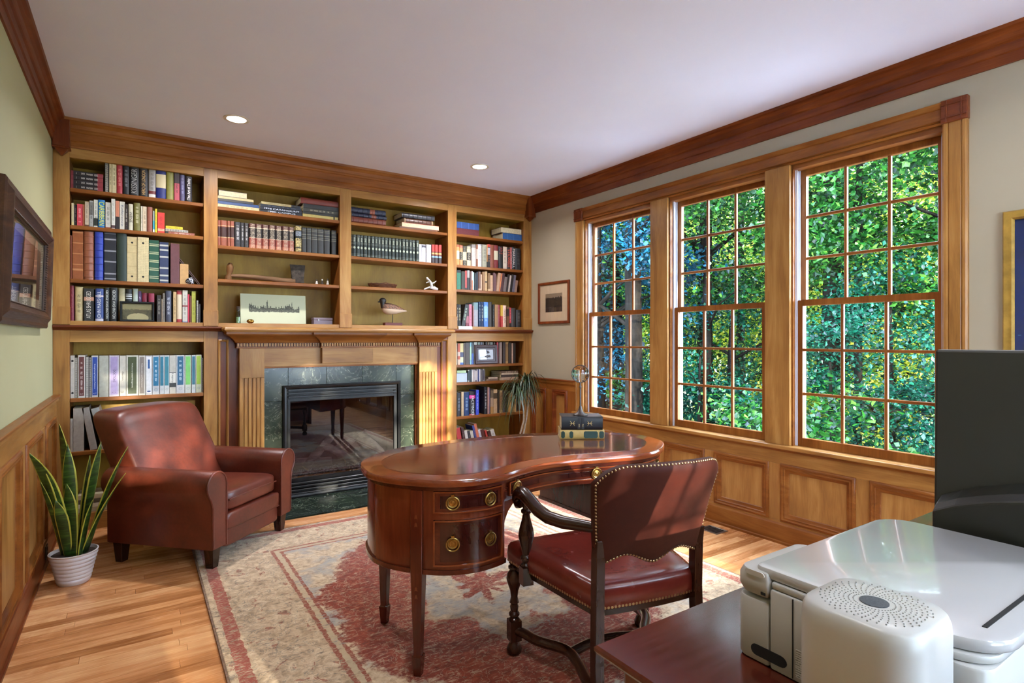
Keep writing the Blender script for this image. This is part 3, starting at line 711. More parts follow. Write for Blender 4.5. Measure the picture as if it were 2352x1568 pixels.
BOOK_ROWS = [
 ('top shelf of left bookcase',2.325,[
  (-0.1808,-0.1573,0.204,'spiral','#15110e',[],None,'black spiral notebook with white coil'),
  (-0.156,-0.1404,0.204,'soft','#c9b98e',[],'bars:#5a4a30','narrow cream paperback beside spiral notebook'),
  (-0.1391,-0.1139,0.205,'soft','#cdbf95',[],'bars:#3a3020','wider cream paperback with brown lettering'),
  (-0.1133,-0.0783,0.204,'hard','#a8303a',[],'bars:#e08a80','bright red hardback with pale red lettering'),
  (-0.0766,-0.0385,0.204,'hard','#17161a',[],'bars:#8a8a90','black hardback with small grey lettering'),
  (-0.0368,0.0187,0.206,'hard','#1a1719',[],('KISSINGER','#a9a6a3','u',0.75),'thick black hardback with tall white capitals'),
  (0.0204,0.0735,0.207,'hard','#1b1a1e',[],('HERO OF LONDON','#d8b070','u',0.5),'black hardback with gold lettering'),
  (0.0757,0.1197,0.207,'hard','#9a9490',[(0,0.12,'#d8d0c8'),(0.13,0.24,'#6e2628')],'bars:#5b5350','grey hardback with dark red band'),
  (0.1216,0.1835,0.207,'hard','#14206a',[(0.38,0.86,'#cdbd94')],None,'royal blue hardback with cream label'),
  (0.1857,0.2315,0.206,'hard','#84803a',[],None,'plain olive green hardback'),
  (0.2349,0.2688,0.203,'soft','#2a1416',[(0,0.62,'#a8414c')],'bars:#2a1416','thin maroon and pink paperback'),
  (0.271,0.3033,0.197,'hard','#4f4a6a',[],'bars:#8a86b0','slate blue hardback with faint lettering'),
  (0.3049,0.3513,0.19,'hard','#1e1518',[],('The Art of Teddy','#e6dfe0','u',0.7),'black hardback with white script lettering'),
 ]),
 ('second shelf of left bookcase',2.075,[
  (-0.3646,-0.3506,0.15,'soft','#c8bd9a',[(0,0.14,'#d8c890')],None,'thin cream paperback at left end'),
  (-0.35,-0.3353,0.141,'soft','#1d1215',[],'bars:#7a6a6a','thin black paperback'),
  (-0.3346,-0.3031,0.149,'soft','#c23a48',[],'bars:#f0b8b8','red paperback with pink lettering'),
  (-0.3021,-0.2921,0.149,'soft','#a8603c',[],None,'very thin orange brown paperback'),
  (-0.2914,-0.2693,0.169,'soft','#b8a590',[(0,0.07,'#5a3a2a')],'bars:#7a6a5a','beige paperback'),
  (-0.2677,-0.2445,0.182,'soft','#9c9c98',[(0.45,0.95,'#6e6c66')],'bars:#202020','grey paperback with dark lettering'),
  (-0.2428,-0.2207,0.191,'soft','#c8c8bc',[(0.06,0.33,'#20261e')],'bars:#3a3a36','white paperback with black panel'),
  (-0.2201,-0.1795,0.195,'hard','#1a6fb4',[],('CARIBBEAN','#d9e032','d',0.95),'bright blue guidebook with big yellow capitals'),
  (-0.1775,-0.1448,0.182,'soft','#bdbab0',[(0,0.05,'#8a4a3c')],'bars:#222222','white paperback with heavy black lettering'),
  (-0.1435,-0.1208,0.209,'soft','#cac8be',[(0.02,0.12,'#4a2f30')],'bars:#8a8a80','tallest white paperback'),
  (-0.1194,-0.0969,0.199,'soft','#241c1c',[(0.44,1,'#c07a5e')],None,'salmon and black paperback'),
  (-0.0958,-0.0652,0.197,'soft','#c9c4b6',[],('Reference','#54586e','d',0.5),'white paperback with blue round emblem'),
  (-0.0642,-0.0472,0.181,'soft','#2a201c',[],'bars:#b8b0a0','dark brown paperback with white lettering'),
  (-0.0451,-0.0158,0.189,'hard','#c3bca6',[],('WINE','#3a352c','d',0.7),'cream book about wine'),
  (-0.0137,0.0272,0.2,'hard','#6b6630',[],'bars:#d0c8a0','olive hardback with pale lettering'),
  (0.0286,0.0399,0.18,'soft','#c8bda8',[],'bars:#6a6050','very thin cream booklet'),
  (0.041,0.0649,0.181,'soft','#c9b79c',[],'bars:#6a5238','cream paperback with brown script'),
  (0.0667,0.0995,0.18,'hard','#8d5142',[],None,'plain reddish brown hardback'),
  (0.1013,0.1139,0.156,'soft','#2f93a3',[(0,0.15,'#d8d0c8'),(0.55,1,'#8a928a')],None,'thin teal and white booklet'),
  (0.1154,0.1277,0.173,'soft','#d9c32a',[],'bars:#3a3a20','thin yellow booklet'),
  (0.131,0.1747,0.149,'soft','#cf3229',[(0.1,0.22,'#dfa080')],'bars:#8a1f1c','fat red paperback'),
 ]),
 ('third shelf of left bookcase',1.711,[
  (-0.3706,-0.3614,0.294,'soft','#6e3018',[],None,'thin rust brown volume at left end'),
  (-0.3595,-0.3002,0.328,'binder','#8c4e28',[(0.18,0.22,'#b57a50'),(0.3,0.315,'#b57a50'),(0.52,0.54,'#b57a50'),(0.74,0.76,'#b57a50'),(0.96,0.98,'#b57a50')],None,'tan leather album with flat spine'),
  (-0.2992,-0.2421,0.331,'hardrib','#8a4f36',[],None,'russet leather album with rounded ribbed spine'),
  (-0.2389,-0.1881,0.333,'hardrib','#26389a',[],None,'royal blue album with rounded ribbed spine'),
  (-0.1841,-0.1146,0.338,'binder','#22222a',[(0.03,0.055,'#8a8a90'),(0.13,0.16,'#8a8a90'),(0.38,0.41,'#8a8a90'),(0.6,0.63,'#8a8a90'),(0.84,0.87,'#8a8a90'),(0.965,0.98,'#6a6a70')],None,'black album with silver bands'),
  (-0.1129,-0.0541,0.336,'hard','#1c2a20',[],None,'dark green marbled album'),
  (-0.0531,0.0077,0.32,'binder','#c0ad80',[(0.17,0.18,'#a89468'),(0.34,0.35,'#a89468'),(0.64,0.65,'#a89468'),(0.81,0.82,'#a89468')],None,'plain cream binder with two eyelets'),
  (0.0088,0.0775,0.322,'binder','#c6b68c',[],'dots:#8a7a50','cream binder with dotted pattern'),
  (0.0789,0.1398,0.309,'binder','#1d4a36',[(0.1,0.12,'#b8b890'),(0.145,0.16,'#b8b890'),(0.29,0.31,'#b8b890'),(0.335,0.35,'#b8b890'),(0.48,0.5,'#b8b890'),(0.52,0.535,'#b8b890'),(0.67,0.69,'#b8b890'),(0.71,0.725,'#b8b890'),(0.86,0.88,'#b8b890'),(0.9,0.915,'#b8b890')],None,'green album with double gold bands'),
  (0.1434,0.1998,0.3,'binder','#2a3352',[(0.05,0.09,'#a8a8a0'),(0.17,0.21,'#a8a8a0'),(0.35,0.39,'#a8a8a0'),(0.62,0.66,'#a8a8a0'),(0.79,0.83,'#a8a8a0'),(0.9,0.94,'#a8a8a0')],None,'navy album with silver bands'),
  (0.211,0.2691,0.296,'binder','#5e3436',[],None,'plain maroon album'),
  (0.2707,0.3271,0.15,'soft','#b58c58',[],None,'short tan booklet beside leaning frames'),
 ]),
 ('fourth shelf of left bookcase',1.428,[
  (-0.3741,-0.35,0.238,'hard','#6e1c2a',[],'bars:#8a3a44','crimson hardback at left end'),
  (-0.3452,-0.3012,0.231,'hard','#b8a678',[],'bars:#3a3424','cream hardback with dark lettering'),
  (-0.2966,-0.2415,0.222,'soft','#191713',[(0.62,0.74,'#b08068')],('ATLAS SHRUGGED','#c8c2b8','u',0.55),'thick black paperback with pink emblem'),
  (-0.2352,-0.1875,0.225,'hard','#2b3f78',[(0.0,0.07,'#b8b8c8'),(0.75,0.79,'#c8b8b8')],('JOHN MARSHALL','#cfd2d8','u',0.75),'blue hardback with white capitals'),
  (-0.1855,-0.1519,0.233,'hard','#16181a',[],('GEORGE WASHINGTON','#c8ccc4','d',0.5),'black hardback with white capitals,left of its twin'),
  (-0.1502,-0.1075,0.235,'hard','#15171a',[],('GEORGE WASHINGTON','#c8ccc4','d',0.5),'black hardback with white capitals,right of its twin'),
  (-0.1034,-0.0645,0.235,'hard','#b5a880',[],None,'cream hardback behind the photo frame'),
  (-0.0611,-0.0221,0.232,'hard','#17171a',[(0.7,0.72,'#c8c8c8'),(0.76,0.8,'#c8c8c8'),(0.83,0.85,'#c8c8c8')],None,'black hardback behind the photo frame'),
  (-0.019,0.0137,0.236,'hard','#a3ada0',[],None,'pale grey green hardback behind the photo frame'),
  (0.0151,0.0339,0.22,'soft','#4b2f58',[],'bars:#c8c0d8','narrow purple paperback behind the photo frame'),
  (0.0357,0.0724,0.209,'hard','#7d1f36',[],None,'crimson hardback behind the photo frame'),
  (0.0742,0.1118,0.206,'hard','#82203a',[],None,'crimson hardback at right edge of photo frame'),
  (0.1263,0.1548,0.196,'soft','#2c2620',[],'bars:#9a9488','black paperback beside spiral booklet'),
  (0.1555,0.1621,0.168,'soft','#b8a890',[],None,'very thin cream booklet'),
  (0.1625,0.1765,0.21,'spiral','#8a8478',[],None,'white spiral bound booklet'),
  (0.1802,0.2173,0.229,'hard','#3d4050',[],'bars:#b8bcc8','grey blue hardback'),
  (0.2278,0.2495,0.223,'soft','#b79a6c',[],'bars:#5a4020','tan paperback'),
  (0.2514,0.2858,0.234,'hard','#a03438',[(0.1,0.88,'#cfc0a4')],None,'red hardback with cream label'),
  (0.287,0.3206,0.238,'soft','#b9b4a8',[(0,0.02,'#3a68a8'),(0.48,0.53,'#7a3030')],'bars:#5a5650','off-white paperback'),
  (0.3213,0.3328,0.208,'soft','#b82c44',[],None,'thin bright red booklet'),
  (0.3348,0.3459,0.198,'soft','#6a3420',[],None,'thin brown booklet'),
  (0.3467,0.3734,0.234,'soft','#9a9a34',[],'bars:#5a5a20','yellow green paperback'),
  (0.3777,0.3921,0.166,'spiral','#3a3430',[],None,'short spiral booklet'),
  (0.3937,0.4058,0.139,'soft','#383232',[],None,'short dark grey booklet at right end'),
 ]),
 ('binder shelf of left bookcase',0.902,[
  (-0.3703,-0.3468,0.29,'binder','#cfc8bc',[],None,'cream binder with two eyelets at left end'),
  (-0.3461,-0.3301,0.275,'spiral','#b8b4a8',[],None,'white spiral bound manual'),
  (-0.3289,-0.2889,0.291,'binderL','#e2ddd4',['#5a2a26'],'bars:#d8c8c0','white binder with maroon spine sheet'),
  (-0.2872,-0.2687,0.28,'spiral','#5a5652',[],None,'grey spiral bound manual'),
  (-0.2674,-0.2569,0.274,'spiral','#1b1a1a',[],None,'black spiral bound manual'),
  (-0.2556,-0.2167,0.287,'binderL','#e4e0d8',['#1f3f92'],('Strengthening Employee Relations','#dfe6f5','d',0.3),'white binder with royal blue spine sheet'),
  (-0.2128,-0.1583,0.286,'binder','#bdbcae',[],None,'plain pale grey binder'),
  (-0.156,-0.0989,0.287,'binderL','#d8d0dc',['#9d8cb6'],('DOCTORS','#3a3048','d',0.3),'lavender binder'),
  (-0.0965,-0.0576,0.284,'binder','#ddd6c8',[],('iDoctors','#2a2622','d',0.3),'white binder with black lettering'),
  (-0.0569,0.0141,0.286,'binderL','#e0dccc',['#3b4420'],('Professional Global Management','#eeeede','d',0.18),'widest binder with dark green spine sheet'),
  (0.0158,0.0563,0.284,'binderL','#ddd9d0',['#7c7068'],('Professionalism and Performance','#d8d0c8','d',0.25),'white binder with taupe spine sheet'),
  (0.0578,0.098,0.282,'binderL','#d9d6d6',['#dcdadb'],None,'white binder with small blue label'),
  (0.0991,0.1434,0.283,'binderL','#d6d8da',['#1b6d92'],'bars:#d8eaf2','white binder with sky blue spine sheet'),
  (0.1442,0.171,0.283,'binderL','#d4d8d8',['#267088'],None,'slim white binder with teal sheet,left of its twin'),
  (0.1721,0.2043,0.283,'binderL','#d6dada',['#2f7a8a'],None,'slim white binder with teal sheet,right of its twin'),
  (0.205,0.2461,0.282,'binder','#cfcabc',[(0.17,0.56,'#2a2a28'),(0.28,0.54,'#d8d4c8')],('Legacy','#20201e','d',0.4),'cream binder with black and white label'),
  (0.2477,0.3022,0.283,'binderL','#dcdad8',['#1f5878'],'bars:#cfe2ea','white binder with dark teal sheet'),
  (0.3037,0.3444,0.282,'binderL','#d5d8cc',['#6fb95c'],None,'white binder with light green sheet'),
  (0.3467,0.3734,0.282,'binderL','#d4d8d4',['#1f5f72'],None,'slim white binder between two green ones'),
  (0.3754,0.4125,0.284,'binderL','#d8dab8',['#98ba38'],None,'white binder with lime green sheet'),
  (0.4137,0.4223,0.259,'spiral','#4a4640',[],None,'dark spiral manual at right end'),
 ]),
 ('second shelf of centre left bay',2.02,[
  (0.5216,0.5403,0.194,'hard','#8a4a34',[(0.35,0.75,'#3a1d16'),(0.33,0.35,'#d0b080'),(0.78,0.8,'#d0b080')],None,'tan and black leather volume,first of four'),
  (0.5414,0.5865,0.196,'hard','#8a4a34',[(0.35,0.75,'#3a1d16'),(0.33,0.35,'#d0b080'),(0.78,0.8,'#d0b080')],None,'tan and black leather volume,widest of four'),
  (0.5884,0.607,0.196,'hard','#8a4a34',[(0.35,0.75,'#3a1d16'),(0.33,0.35,'#d0b080'),(0.78,0.8,'#d0b080')],None,'tan and black leather volume,thinnest of four'),
  (0.6085,0.636,0.197,'hard','#8a4a34',[(0.35,0.75,'#3a1d16'),(0.33,0.35,'#d0b080'),(0.78,0.8,'#d0b080')],None,'tan and black leather volume,last of four'),
  (0.6397,0.6807,0.193,'hard','#2e2b2c',[],'bars:#c8c4c0','charcoal volume with white lettering,widest of three'),
  (0.6822,0.7074,0.194,'hard','#2e2b2c',[],'bars:#c8c4c0','charcoal volume with white lettering,middle of three'),
  (0.7086,0.7367,0.193,'hard','#34302e',[],'bars:#c8c4c0','charcoal volume with white lettering,last of three'),
  (0.7421,0.7888,0.195,'hard','#7d3326',[(0.0,0.14,'#a0604a'),(0.43,0.82,'#1f1512'),(0.42,0.435,'#d8c0a0'),(0.82,0.84,'#d8c0a0'),(0.84,1,'#4a2018')],'lines:#c8b498','first of seven red and black gilt set volumes'),
  (0.7908,0.8361,0.196,'hard','#7d3326',[(0.0,0.14,'#a0604a'),(0.43,0.82,'#1f1512'),(0.42,0.435,'#d8c0a0'),(0.82,0.84,'#d8c0a0'),(0.84,1,'#4a2018')],'lines:#c8b498','second of seven red and black gilt set volumes'),
  (0.8385,0.8859,0.197,'hard','#7d3326',[(0.0,0.14,'#a0604a'),(0.43,0.82,'#1f1512'),(0.42,0.435,'#d8c0a0'),(0.82,0.84,'#d8c0a0'),(0.84,1,'#4a2018')],'lines:#c8b498','third of seven red and black gilt set volumes'),
  (0.8895,0.9363,0.198,'hard','#7d3326',[(0.0,0.14,'#a0604a'),(0.43,0.82,'#1f1512'),(0.42,0.435,'#d8c0a0'),(0.82,0.84,'#d8c0a0'),(0.84,1,'#4a2018')],'lines:#c8b498','fourth of seven red and black gilt set volumes'),
  (0.9396,0.9874,0.198,'hard','#7d3326',[(0.0,0.14,'#a0604a'),(0.43,0.82,'#1f1512'),(0.42,0.435,'#d8c0a0'),(0.82,0.84,'#d8c0a0'),(0.84,1,'#4a2018')],'lines:#c8b498','fifth of seven red and black gilt set volumes'),
  (0.9894,1.037,0.199,'hard','#7d3326',[(0.0,0.14,'#a0604a'),(0.43,0.82,'#1f1512'),(0.42,0.435,'#d8c0a0'),(0.82,0.84,'#d8c0a0'),(0.84,1,'#4a2018')],'lines:#c8b498','sixth of seven red and black gilt set volumes'),
  (1.0387,1.0788,0.199,'hard','#7d3326',[(0.0,0.14,'#a0604a'),(0.43,0.82,'#1f1512'),(0.42,0.435,'#d8c0a0'),(0.82,0.84,'#d8c0a0'),(0.84,1,'#4a2018')],'lines:#c8b498','last of seven red and black gilt set volumes'),
  (1.0935,1.138,0.218,'hard','#17140f',[(0.02,0.14,'#c8b070'),(0.18,0.52,'#cdb878'),(0.6,0.78,'#8a92a0'),(0.82,0.97,'#c8b070')],'swirl:#17140f','black volume with ornate gold spine'),
  (1.1423,1.1787,0.206,'hard','#2d2c2a',[(0.55,0.565,'#8a8870'),(0.62,0.63,'#8a8870'),(0.72,0.735,'#8a8870'),(0.86,0.87,'#8a8870'),(0.92,0.93,'#8a8870')],None,'first of six charcoal volumes with thin gilt lines'),
  (1.1804,1.2176,0.207,'hard','#2d2c2a',[(0.55,0.565,'#8a8870'),(0.62,0.63,'#8a8870'),(0.72,0.735,'#8a8870'),(0.86,0.87,'#8a8870'),(0.92,0.93,'#8a8870')],None,'second of six charcoal volumes with thin gilt lines'),
  (1.2198,1.2678,0.207,'hard','#2d2c2a',[(0.55,0.565,'#8a8870'),(0.62,0.63,'#8a8870'),(0.72,0.735,'#8a8870'),(0.86,0.87,'#8a8870'),(0.92,0.93,'#8a8870')],None,'third of six charcoal volumes with thin gilt lines'),
  (1.27,1.3195,0.208,'hard','#2d2c2a',[(0.55,0.565,'#8a8870'),(0.62,0.63,'#8a8870'),(0.72,0.735,'#8a8870'),(0.86,0.87,'#8a8870'),(0.92,0.93,'#8a8870')],None,'fourth of six charcoal volumes with thin gilt lines'),
  (1.3231,1.3723,0.209,'hard','#2d2c2a',[(0.55,0.565,'#8a8870'),(0.62,0.63,'#8a8870'),(0.72,0.735,'#8a8870'),(0.86,0.87,'#8a8870'),(0.92,0.93,'#8a8870')],None,'fifth of six charcoal volumes with thin gilt lines'),
  (1.3867,1.4289,0.209,'hard','#2d2c2a',[(0.55,0.565,'#8a8870'),(0.62,0.63,'#8a8870'),(0.72,0.735,'#8a8870'),(0.86,0.87,'#8a8870'),(0.92,0.93,'#8a8870')],None,'last of six charcoal volumes with thin gilt lines'),
 ]),
 ('second shelf of centre right bay',2.02,[
  (1.5553,1.5619,0.19,'hard','#1a231d',[(0.06,0.075,'#8f9484'),(0.12,0.13,'#8f9484'),(0.58,0.59,'#8f9484'),(0.63,0.64,'#8f9484'),(0.93,0.94,'#8f9484')],'gilt:#aab09a','GREEN0'),
  (1.5634,1.5962,0.191,'hard','#1a231d',[(0.06,0.075,'#8f9484'),(0.12,0.13,'#8f9484'),(0.58,0.59,'#8f9484'),(0.63,0.64,'#8f9484'),(0.93,0.94,'#8f9484')],'gilt:#aab09a','GREEN1'),
  (1.5978,1.6297,0.192,'hard','#1a231d',[(0.06,0.075,'#8f9484'),(0.12,0.13,'#8f9484'),(0.58,0.59,'#8f9484'),(0.63,0.64,'#8f9484'),(0.93,0.94,'#8f9484')],'gilt:#aab09a','GREEN2'),
  (1.6312,1.6598,0.192,'hard','#1a231d',[(0.06,0.075,'#8f9484'),(0.12,0.13,'#8f9484'),(0.58,0.59,'#8f9484'),(0.63,0.64,'#8f9484'),(0.93,0.94,'#8f9484')],'gilt:#aab09a','GREEN3'),
  (1.6614,1.6953,0.192,'hard','#1a231d',[(0.06,0.075,'#8f9484'),(0.12,0.13,'#8f9484'),(0.58,0.59,'#8f9484'),(0.63,0.64,'#8f9484'),(0.93,0.94,'#8f9484')],'gilt:#aab09a','GREEN4'),
  (1.6969,1.7275,0.193,'hard','#1a231d',[(0.06,0.075,'#8f9484'),(0.12,0.13,'#8f9484'),(0.58,0.59,'#8f9484'),(0.63,0.64,'#8f9484'),(0.93,0.94,'#8f9484')],'gilt:#aab09a','GREEN5'),
  (1.7291,1.7599,0.193,'hard','#1a231d',[(0.06,0.075,'#8f9484'),(0.12,0.13,'#8f9484'),(0.58,0.59,'#8f9484'),(0.63,0.64,'#8f9484'),(0.93,0.94,'#8f9484')],'gilt:#aab09a','GREEN6'),
  (1.7615,1.7905,0.193,'hard','#1a231d',[(0.06,0.075,'#8f9484'),(0.12,0.13,'#8f9484'),(0.58,0.59,'#8f9484'),(0.63,0.64,'#8f9484'),(0.93,0.94,'#8f9484')],'gilt:#aab09a','GREEN7'),
  (1.7921,1.8217,0.194,'hard','#1a231d',[(0.06,0.075,'#8f9484'),(0.12,0.13,'#8f9484'),(0.58,0.59,'#8f9484'),(0.63,0.64,'#8f9484'),(0.93,0.94,'#8f9484')],'gilt:#aab09a','GREEN8'),
  (1.8233,1.8544,0.194,'hard','#1a231d',[(0.06,0.075,'#8f9484'),(0.12,0.13,'#8f9484'),(0.58,0.59,'#8f9484'),(0.63,0.64,'#8f9484'),(0.93,0.94,'#8f9484')],'gilt:#aab09a','GREEN9'),
  (1.856,1.8877,0.194,'hard','#1a231d',[(0.06,0.075,'#8f9484'),(0.12,0.13,'#8f9484'),(0.58,0.59,'#8f9484'),(0.63,0.64,'#8f9484'),(0.93,0.94,'#8f9484')],'gilt:#aab09a','GREEN10'),
  (1.8894,1.9192,0.195,'hard','#1a231d',[(0.06,0.075,'#8f9484'),(0.12,0.13,'#8f9484'),(0.58,0.59,'#8f9484'),(0.63,0.64,'#8f9484'),(0.93,0.94,'#8f9484')],'gilt:#aab09a','GREEN11'),
  (1.9208,1.9538,0.195,'hard','#1a231d',[(0.06,0.075,'#8f9484'),(0.12,0.13,'#8f9484'),(0.58,0.59,'#8f9484'),(0.63,0.64,'#8f9484'),(0.93,0.94,'#8f9484')],'gilt:#aab09a','GREEN12'),
  (1.9555,1.9891,0.196,'hard','#1a231d',[(0.06,0.075,'#8f9484'),(0.12,0.13,'#8f9484'),(0.58,0.59,'#8f9484'),(0.63,0.64,'#8f9484'),(0.93,0.94,'#8f9484')],'gilt:#aab09a','GREEN13'),
  (1.9908,2.0179,0.196,'hard','#1a231d',[(0.06,0.075,'#8f9484'),(0.12,0.13,'#8f9484'),(0.58,0.59,'#8f9484'),(0.63,0.64,'#8f9484'),(0.93,0.94,'#8f9484')],'gilt:#aab09a','GREEN14'),
  (2.0196,2.0524,0.196,'hard','#1a231d',[(0.06,0.075,'#8f9484'),(0.12,0.13,'#8f9484'),(0.58,0.59,'#8f9484'),(0.63,0.64,'#8f9484'),(0.93,0.94,'#8f9484')],'gilt:#aab09a','GREEN15'),
  (2.0541,2.0863,0.197,'hard','#1a231d',[(0.06,0.075,'#8f9484'),(0.12,0.13,'#8f9484'),(0.58,0.59,'#8f9484'),(0.63,0.64,'#8f9484'),(0.93,0.94,'#8f9484')],'gilt:#aab09a','GREEN16'),
  (2.0881,2.1196,0.197,'hard','#1a231d',[(0.06,0.075,'#8f9484'),(0.12,0.13,'#8f9484'),(0.58,0.59,'#8f9484'),(0.63,0.64,'#8f9484'),(0.93,0.94,'#8f9484')],'gilt:#aab09a','GREEN17'),
  (2.1214,2.1531,0.197,'hard','#1a231d',[(0.06,0.075,'#8f9484'),(0.12,0.13,'#8f9484'),(0.58,0.59,'#8f9484'),(0.63,0.64,'#8f9484'),(0.93,0.94,'#8f9484')],'gilt:#aab09a','GREEN18'),
  (2.1549,2.1869,0.198,'hard','#1a231d',[(0.06,0.075,'#8f9484'),(0.12,0.13,'#8f9484'),(0.58,0.59,'#8f9484'),(0.63,0.64,'#8f9484'),(0.93,0.94,'#8f9484')],'gilt:#aab09a','GREEN19'),
  (2.1887,2.2155,0.166,'soft','#b9b5b8',[],'bars:#8a8890','white paperback,first of three beside green set'),
  (2.2173,2.2569,0.166,'soft','#bcb8ba',[(0.83,0.95,'#3a3640')],'bars:#9a98a0','white paperback,second of three beside green set'),
  (2.2587,2.306,0.168,'soft','#c3c0c2',[],'bars:#8a8890','white paperback,last of three beside green set'),
  (2.3079,2.3156,0.179,'soft','#3a1512',[],None,'very thin maroon booklet'),
  (2.317,2.3497,0.174,'hard','#6a3c30',[(0,0.3,'#3a2f30'),(0.3,0.38,'#7aa0b8'),(0.48,0.56,'#d8a060'),(0.62,1,'#a83a34')],None,'red and brown volume,first of three'),
  (2.3515,2.3862,0.176,'hard','#6a3c30',[(0,0.3,'#3a2f30'),(0.3,0.38,'#7aa0b8'),(0.48,0.56,'#d8a060'),(0.62,1,'#a83a34')],None,'red and brown volume,second of three'),
  (2.3895,2.4231,0.177,'hard','#6a3c30',[(0,0.3,'#3a2f30'),(0.3,0.38,'#7aa0b8'),(0.48,0.56,'#d8a060'),(0.62,1,'#a83a34')],None,'red and brown volume,last of three'),
 ]),
 ('second shelf of right bookcase',2.02,[
  (2.5789,2.6132,0.198,'hard','#c89058',[(0.3,0.7,'#d8cba8'),(0.88,1,'#9a5a3a')],None,'orange and cream patterned volume'),
  (2.6145,2.6504,0.196,'hard','#c88a50',[(0.27,0.66,'#1f1c18'),(0.86,1,'#a05038')],'lines:#b0a890','orange and black patterned volume'),
  (2.6513,2.6974,0.192,'hard','#1f1c18',[(0.27,0.7,'#cfc2a0')],'lines:#a09880','black volume with wide cream band'),
  (2.6987,2.7423,0.194,'hard','#d0c3a0',[(0.29,0.68,'#1d1a16'),(0.86,1,'#a8a088')],'lines:#c0b8a0','cream volume with wide black band'),
  (2.7488,2.7954,0.216,'hard','#c9b8ae',[(0.84,1,'#8a827c')],'bars:#a89890','pinkish white hardback'),
  (2.7968,2.8158,0.216,'soft','#8a5a40',[(0.35,0.8,'#c0a898')],None,'narrow brown paperback'),
  (2.8167,2.8603,0.224,'hard','#cfc8c4',[(0.94,1,'#9a9aa0')],'bars:#8a8684','bright white hardback'),
  (2.8666,2.9198,0.224,'hard','#95927f',[],'bars:#5a5850','grey green hardback'),
  (2.9207,2.9293,0.228,'soft','#c88848',[(0,0.25,'#201a18')],None,'very thin orange paperback'),
  (2.9297,2.9566,0.233,'soft','#1e1614',[(0.88,1,'#c04040'),(0.55,0.85,'#b0b0b8')],'bars:#a8704a','black paperback with red top'),
  (2.9616,3.0093,0.233,'hard','#7f4530',[],None,'plain brown hardback'),
  (3.0106,3.0579,0.232,'hard','#6e1f20',[(0.36,0.76,'#bdb598')],None,'maroon hardback with cream label'),
  (3.0597,3.1116,0.224,'hard','#1d1a1a',[],('The\nArms\nof\nKrupp','#d05848','h',0.8),'black hardback with red lettering on top'),
  (3.1144,3.1588,0.226,'soft','#c0ac98',[(0.1,0.7,'#c8b8a4')],'bars:#6a4438','cream paperback with brown lettering'),
  (3.1617,3.1993,0.22,'hard','#1c1412',[],('STILWELL','#d85a42','d',0.9),'black hardback with big orange red capitals'),
  (3.2012,3.2199,0.227,'soft','#a85a58',[],'bars:#e0d0cc','narrow red and white paperback'),
  (3.2213,3.2594,0.232,'hard','#1a1618',[],('MARSHALL','#e2dcd8','d',0.9),'black hardback with big white capitals'),
  (3.2623,3.3314,0.221,'hard','#151214',[],'bars:#4a4648','black hardback at right end'),
 ]),
 ('third shelf of right bookcase',1.785,[
  (2.581,2.6243,0.187,'soft','#2a6a50',[(0.86,1,'#1a1a18')],None,'green paperback'),
  (2.6299,2.6706,0.177,'soft','#2d2a1c',[],None,'dark olive paperback'),
  (2.6732,2.6957,0.187,'soft','#b04a42',[(0,0.1,'#2a1c1a')],None,'red paperback'),
  (2.697,2.7244,0.193,'soft','#2a2624',[(0.62,1,'#98948e')],None,'grey topped black paperback'),
  (2.7261,2.7444,0.183,'soft','#5a3a30',[],None,'brown paperback'),
  (2.7458,2.762,0.185,'soft','#c07a58',[(0.52,1,'#b8b4b0')],None,'white topped orange paperback'),
  (2.7642,2.7778,0.178,'soft','#9ab0ae',[],None,'pale teal paperback'),
  (2.7813,2.8016,0.171,'soft','#1c2224',[],None,'black paperback'),
  (2.8029,2.8193,0.184,'soft','#2a2f3c',[],None,'navy paperback'),
  (2.8207,2.846,0.187,'soft','#6a4c40',[(0,0.1,'#b89880')],None,'brown beside navy one paperback'),
  (2.8474,2.863,0.162,'soft','#c0a080',[],None,'narrow cream paperback'),
  (2.8657,2.8963,0.189,'soft','#8a6440',[],None,'tan paperback'),
  (2.8981,2.927,0.195,'soft','#b89868',[(0.42,0.5,'#3a2a1c')],None,'cream with dark band paperback'),
  (2.9306,2.9598,0.179,'soft','#7a5a38',[(0,0.12,'#b89870')],None,'olive tan paperback'),
  (2.9607,2.9927,0.16,'soft','#b89470',[],None,'pale tan paperback'),
  (2.9936,3.0166,0.187,'soft','#5c3a38',[],None,'mauve brown paperback'),
  (3.0176,3.0324,0.179,'soft','#6a4444',[],None,'plum paperback'),
  (3.0287,3.0602,0.188,'lean','#a88468',[],None,'tan leaning paperback'),
  (3.0611,3.0742,0.185,'lean','#c0744a',[],None,'thin orange leaning paperback'),
  (3.0751,3.1079,0.189,'lean','#3f1c1c',[],None,'maroon leaning paperback'),
  (3.1097,3.1446,0.152,'lean','#6a5c58',[],None,'short grey leaning paperback'),
  (3.1465,3.1712,0.183,'lean','#221816',[],None,'black leaning paperback'),
  (3.1731,3.1893,0.173,'lean','#b0a098',[],None,'thin white leaning paperback'),
  (3.1912,3.2208,0.182,'lean','#1f1a1a',[],None,'dark leaning paperback'),
  (3.2228,3.2497,0.178,'lean','#5c5664',[],None,'grey violet leaning paperback'),
  (3.2507,3.2836,0.126,'lean','#8a6a5a',[],None,'short tan leaning paperback'),
 ]),
 ('fourth shelf of right bookcase',1.428,[
  (2.581,2.5981,0.215,'hard','#1d1b18',[],'bars:#b8b4a8','narrow black hardback with white lettering'),
  (2.5998,2.6309,0.212,'hard','#1f1c18',[],'bars:#c8bc88','black hardback with yellow lettering'),
  (2.633,2.674,0.213,'lean','#26221e',[],'bars:#a8c0a0','black hardback leaning right'),
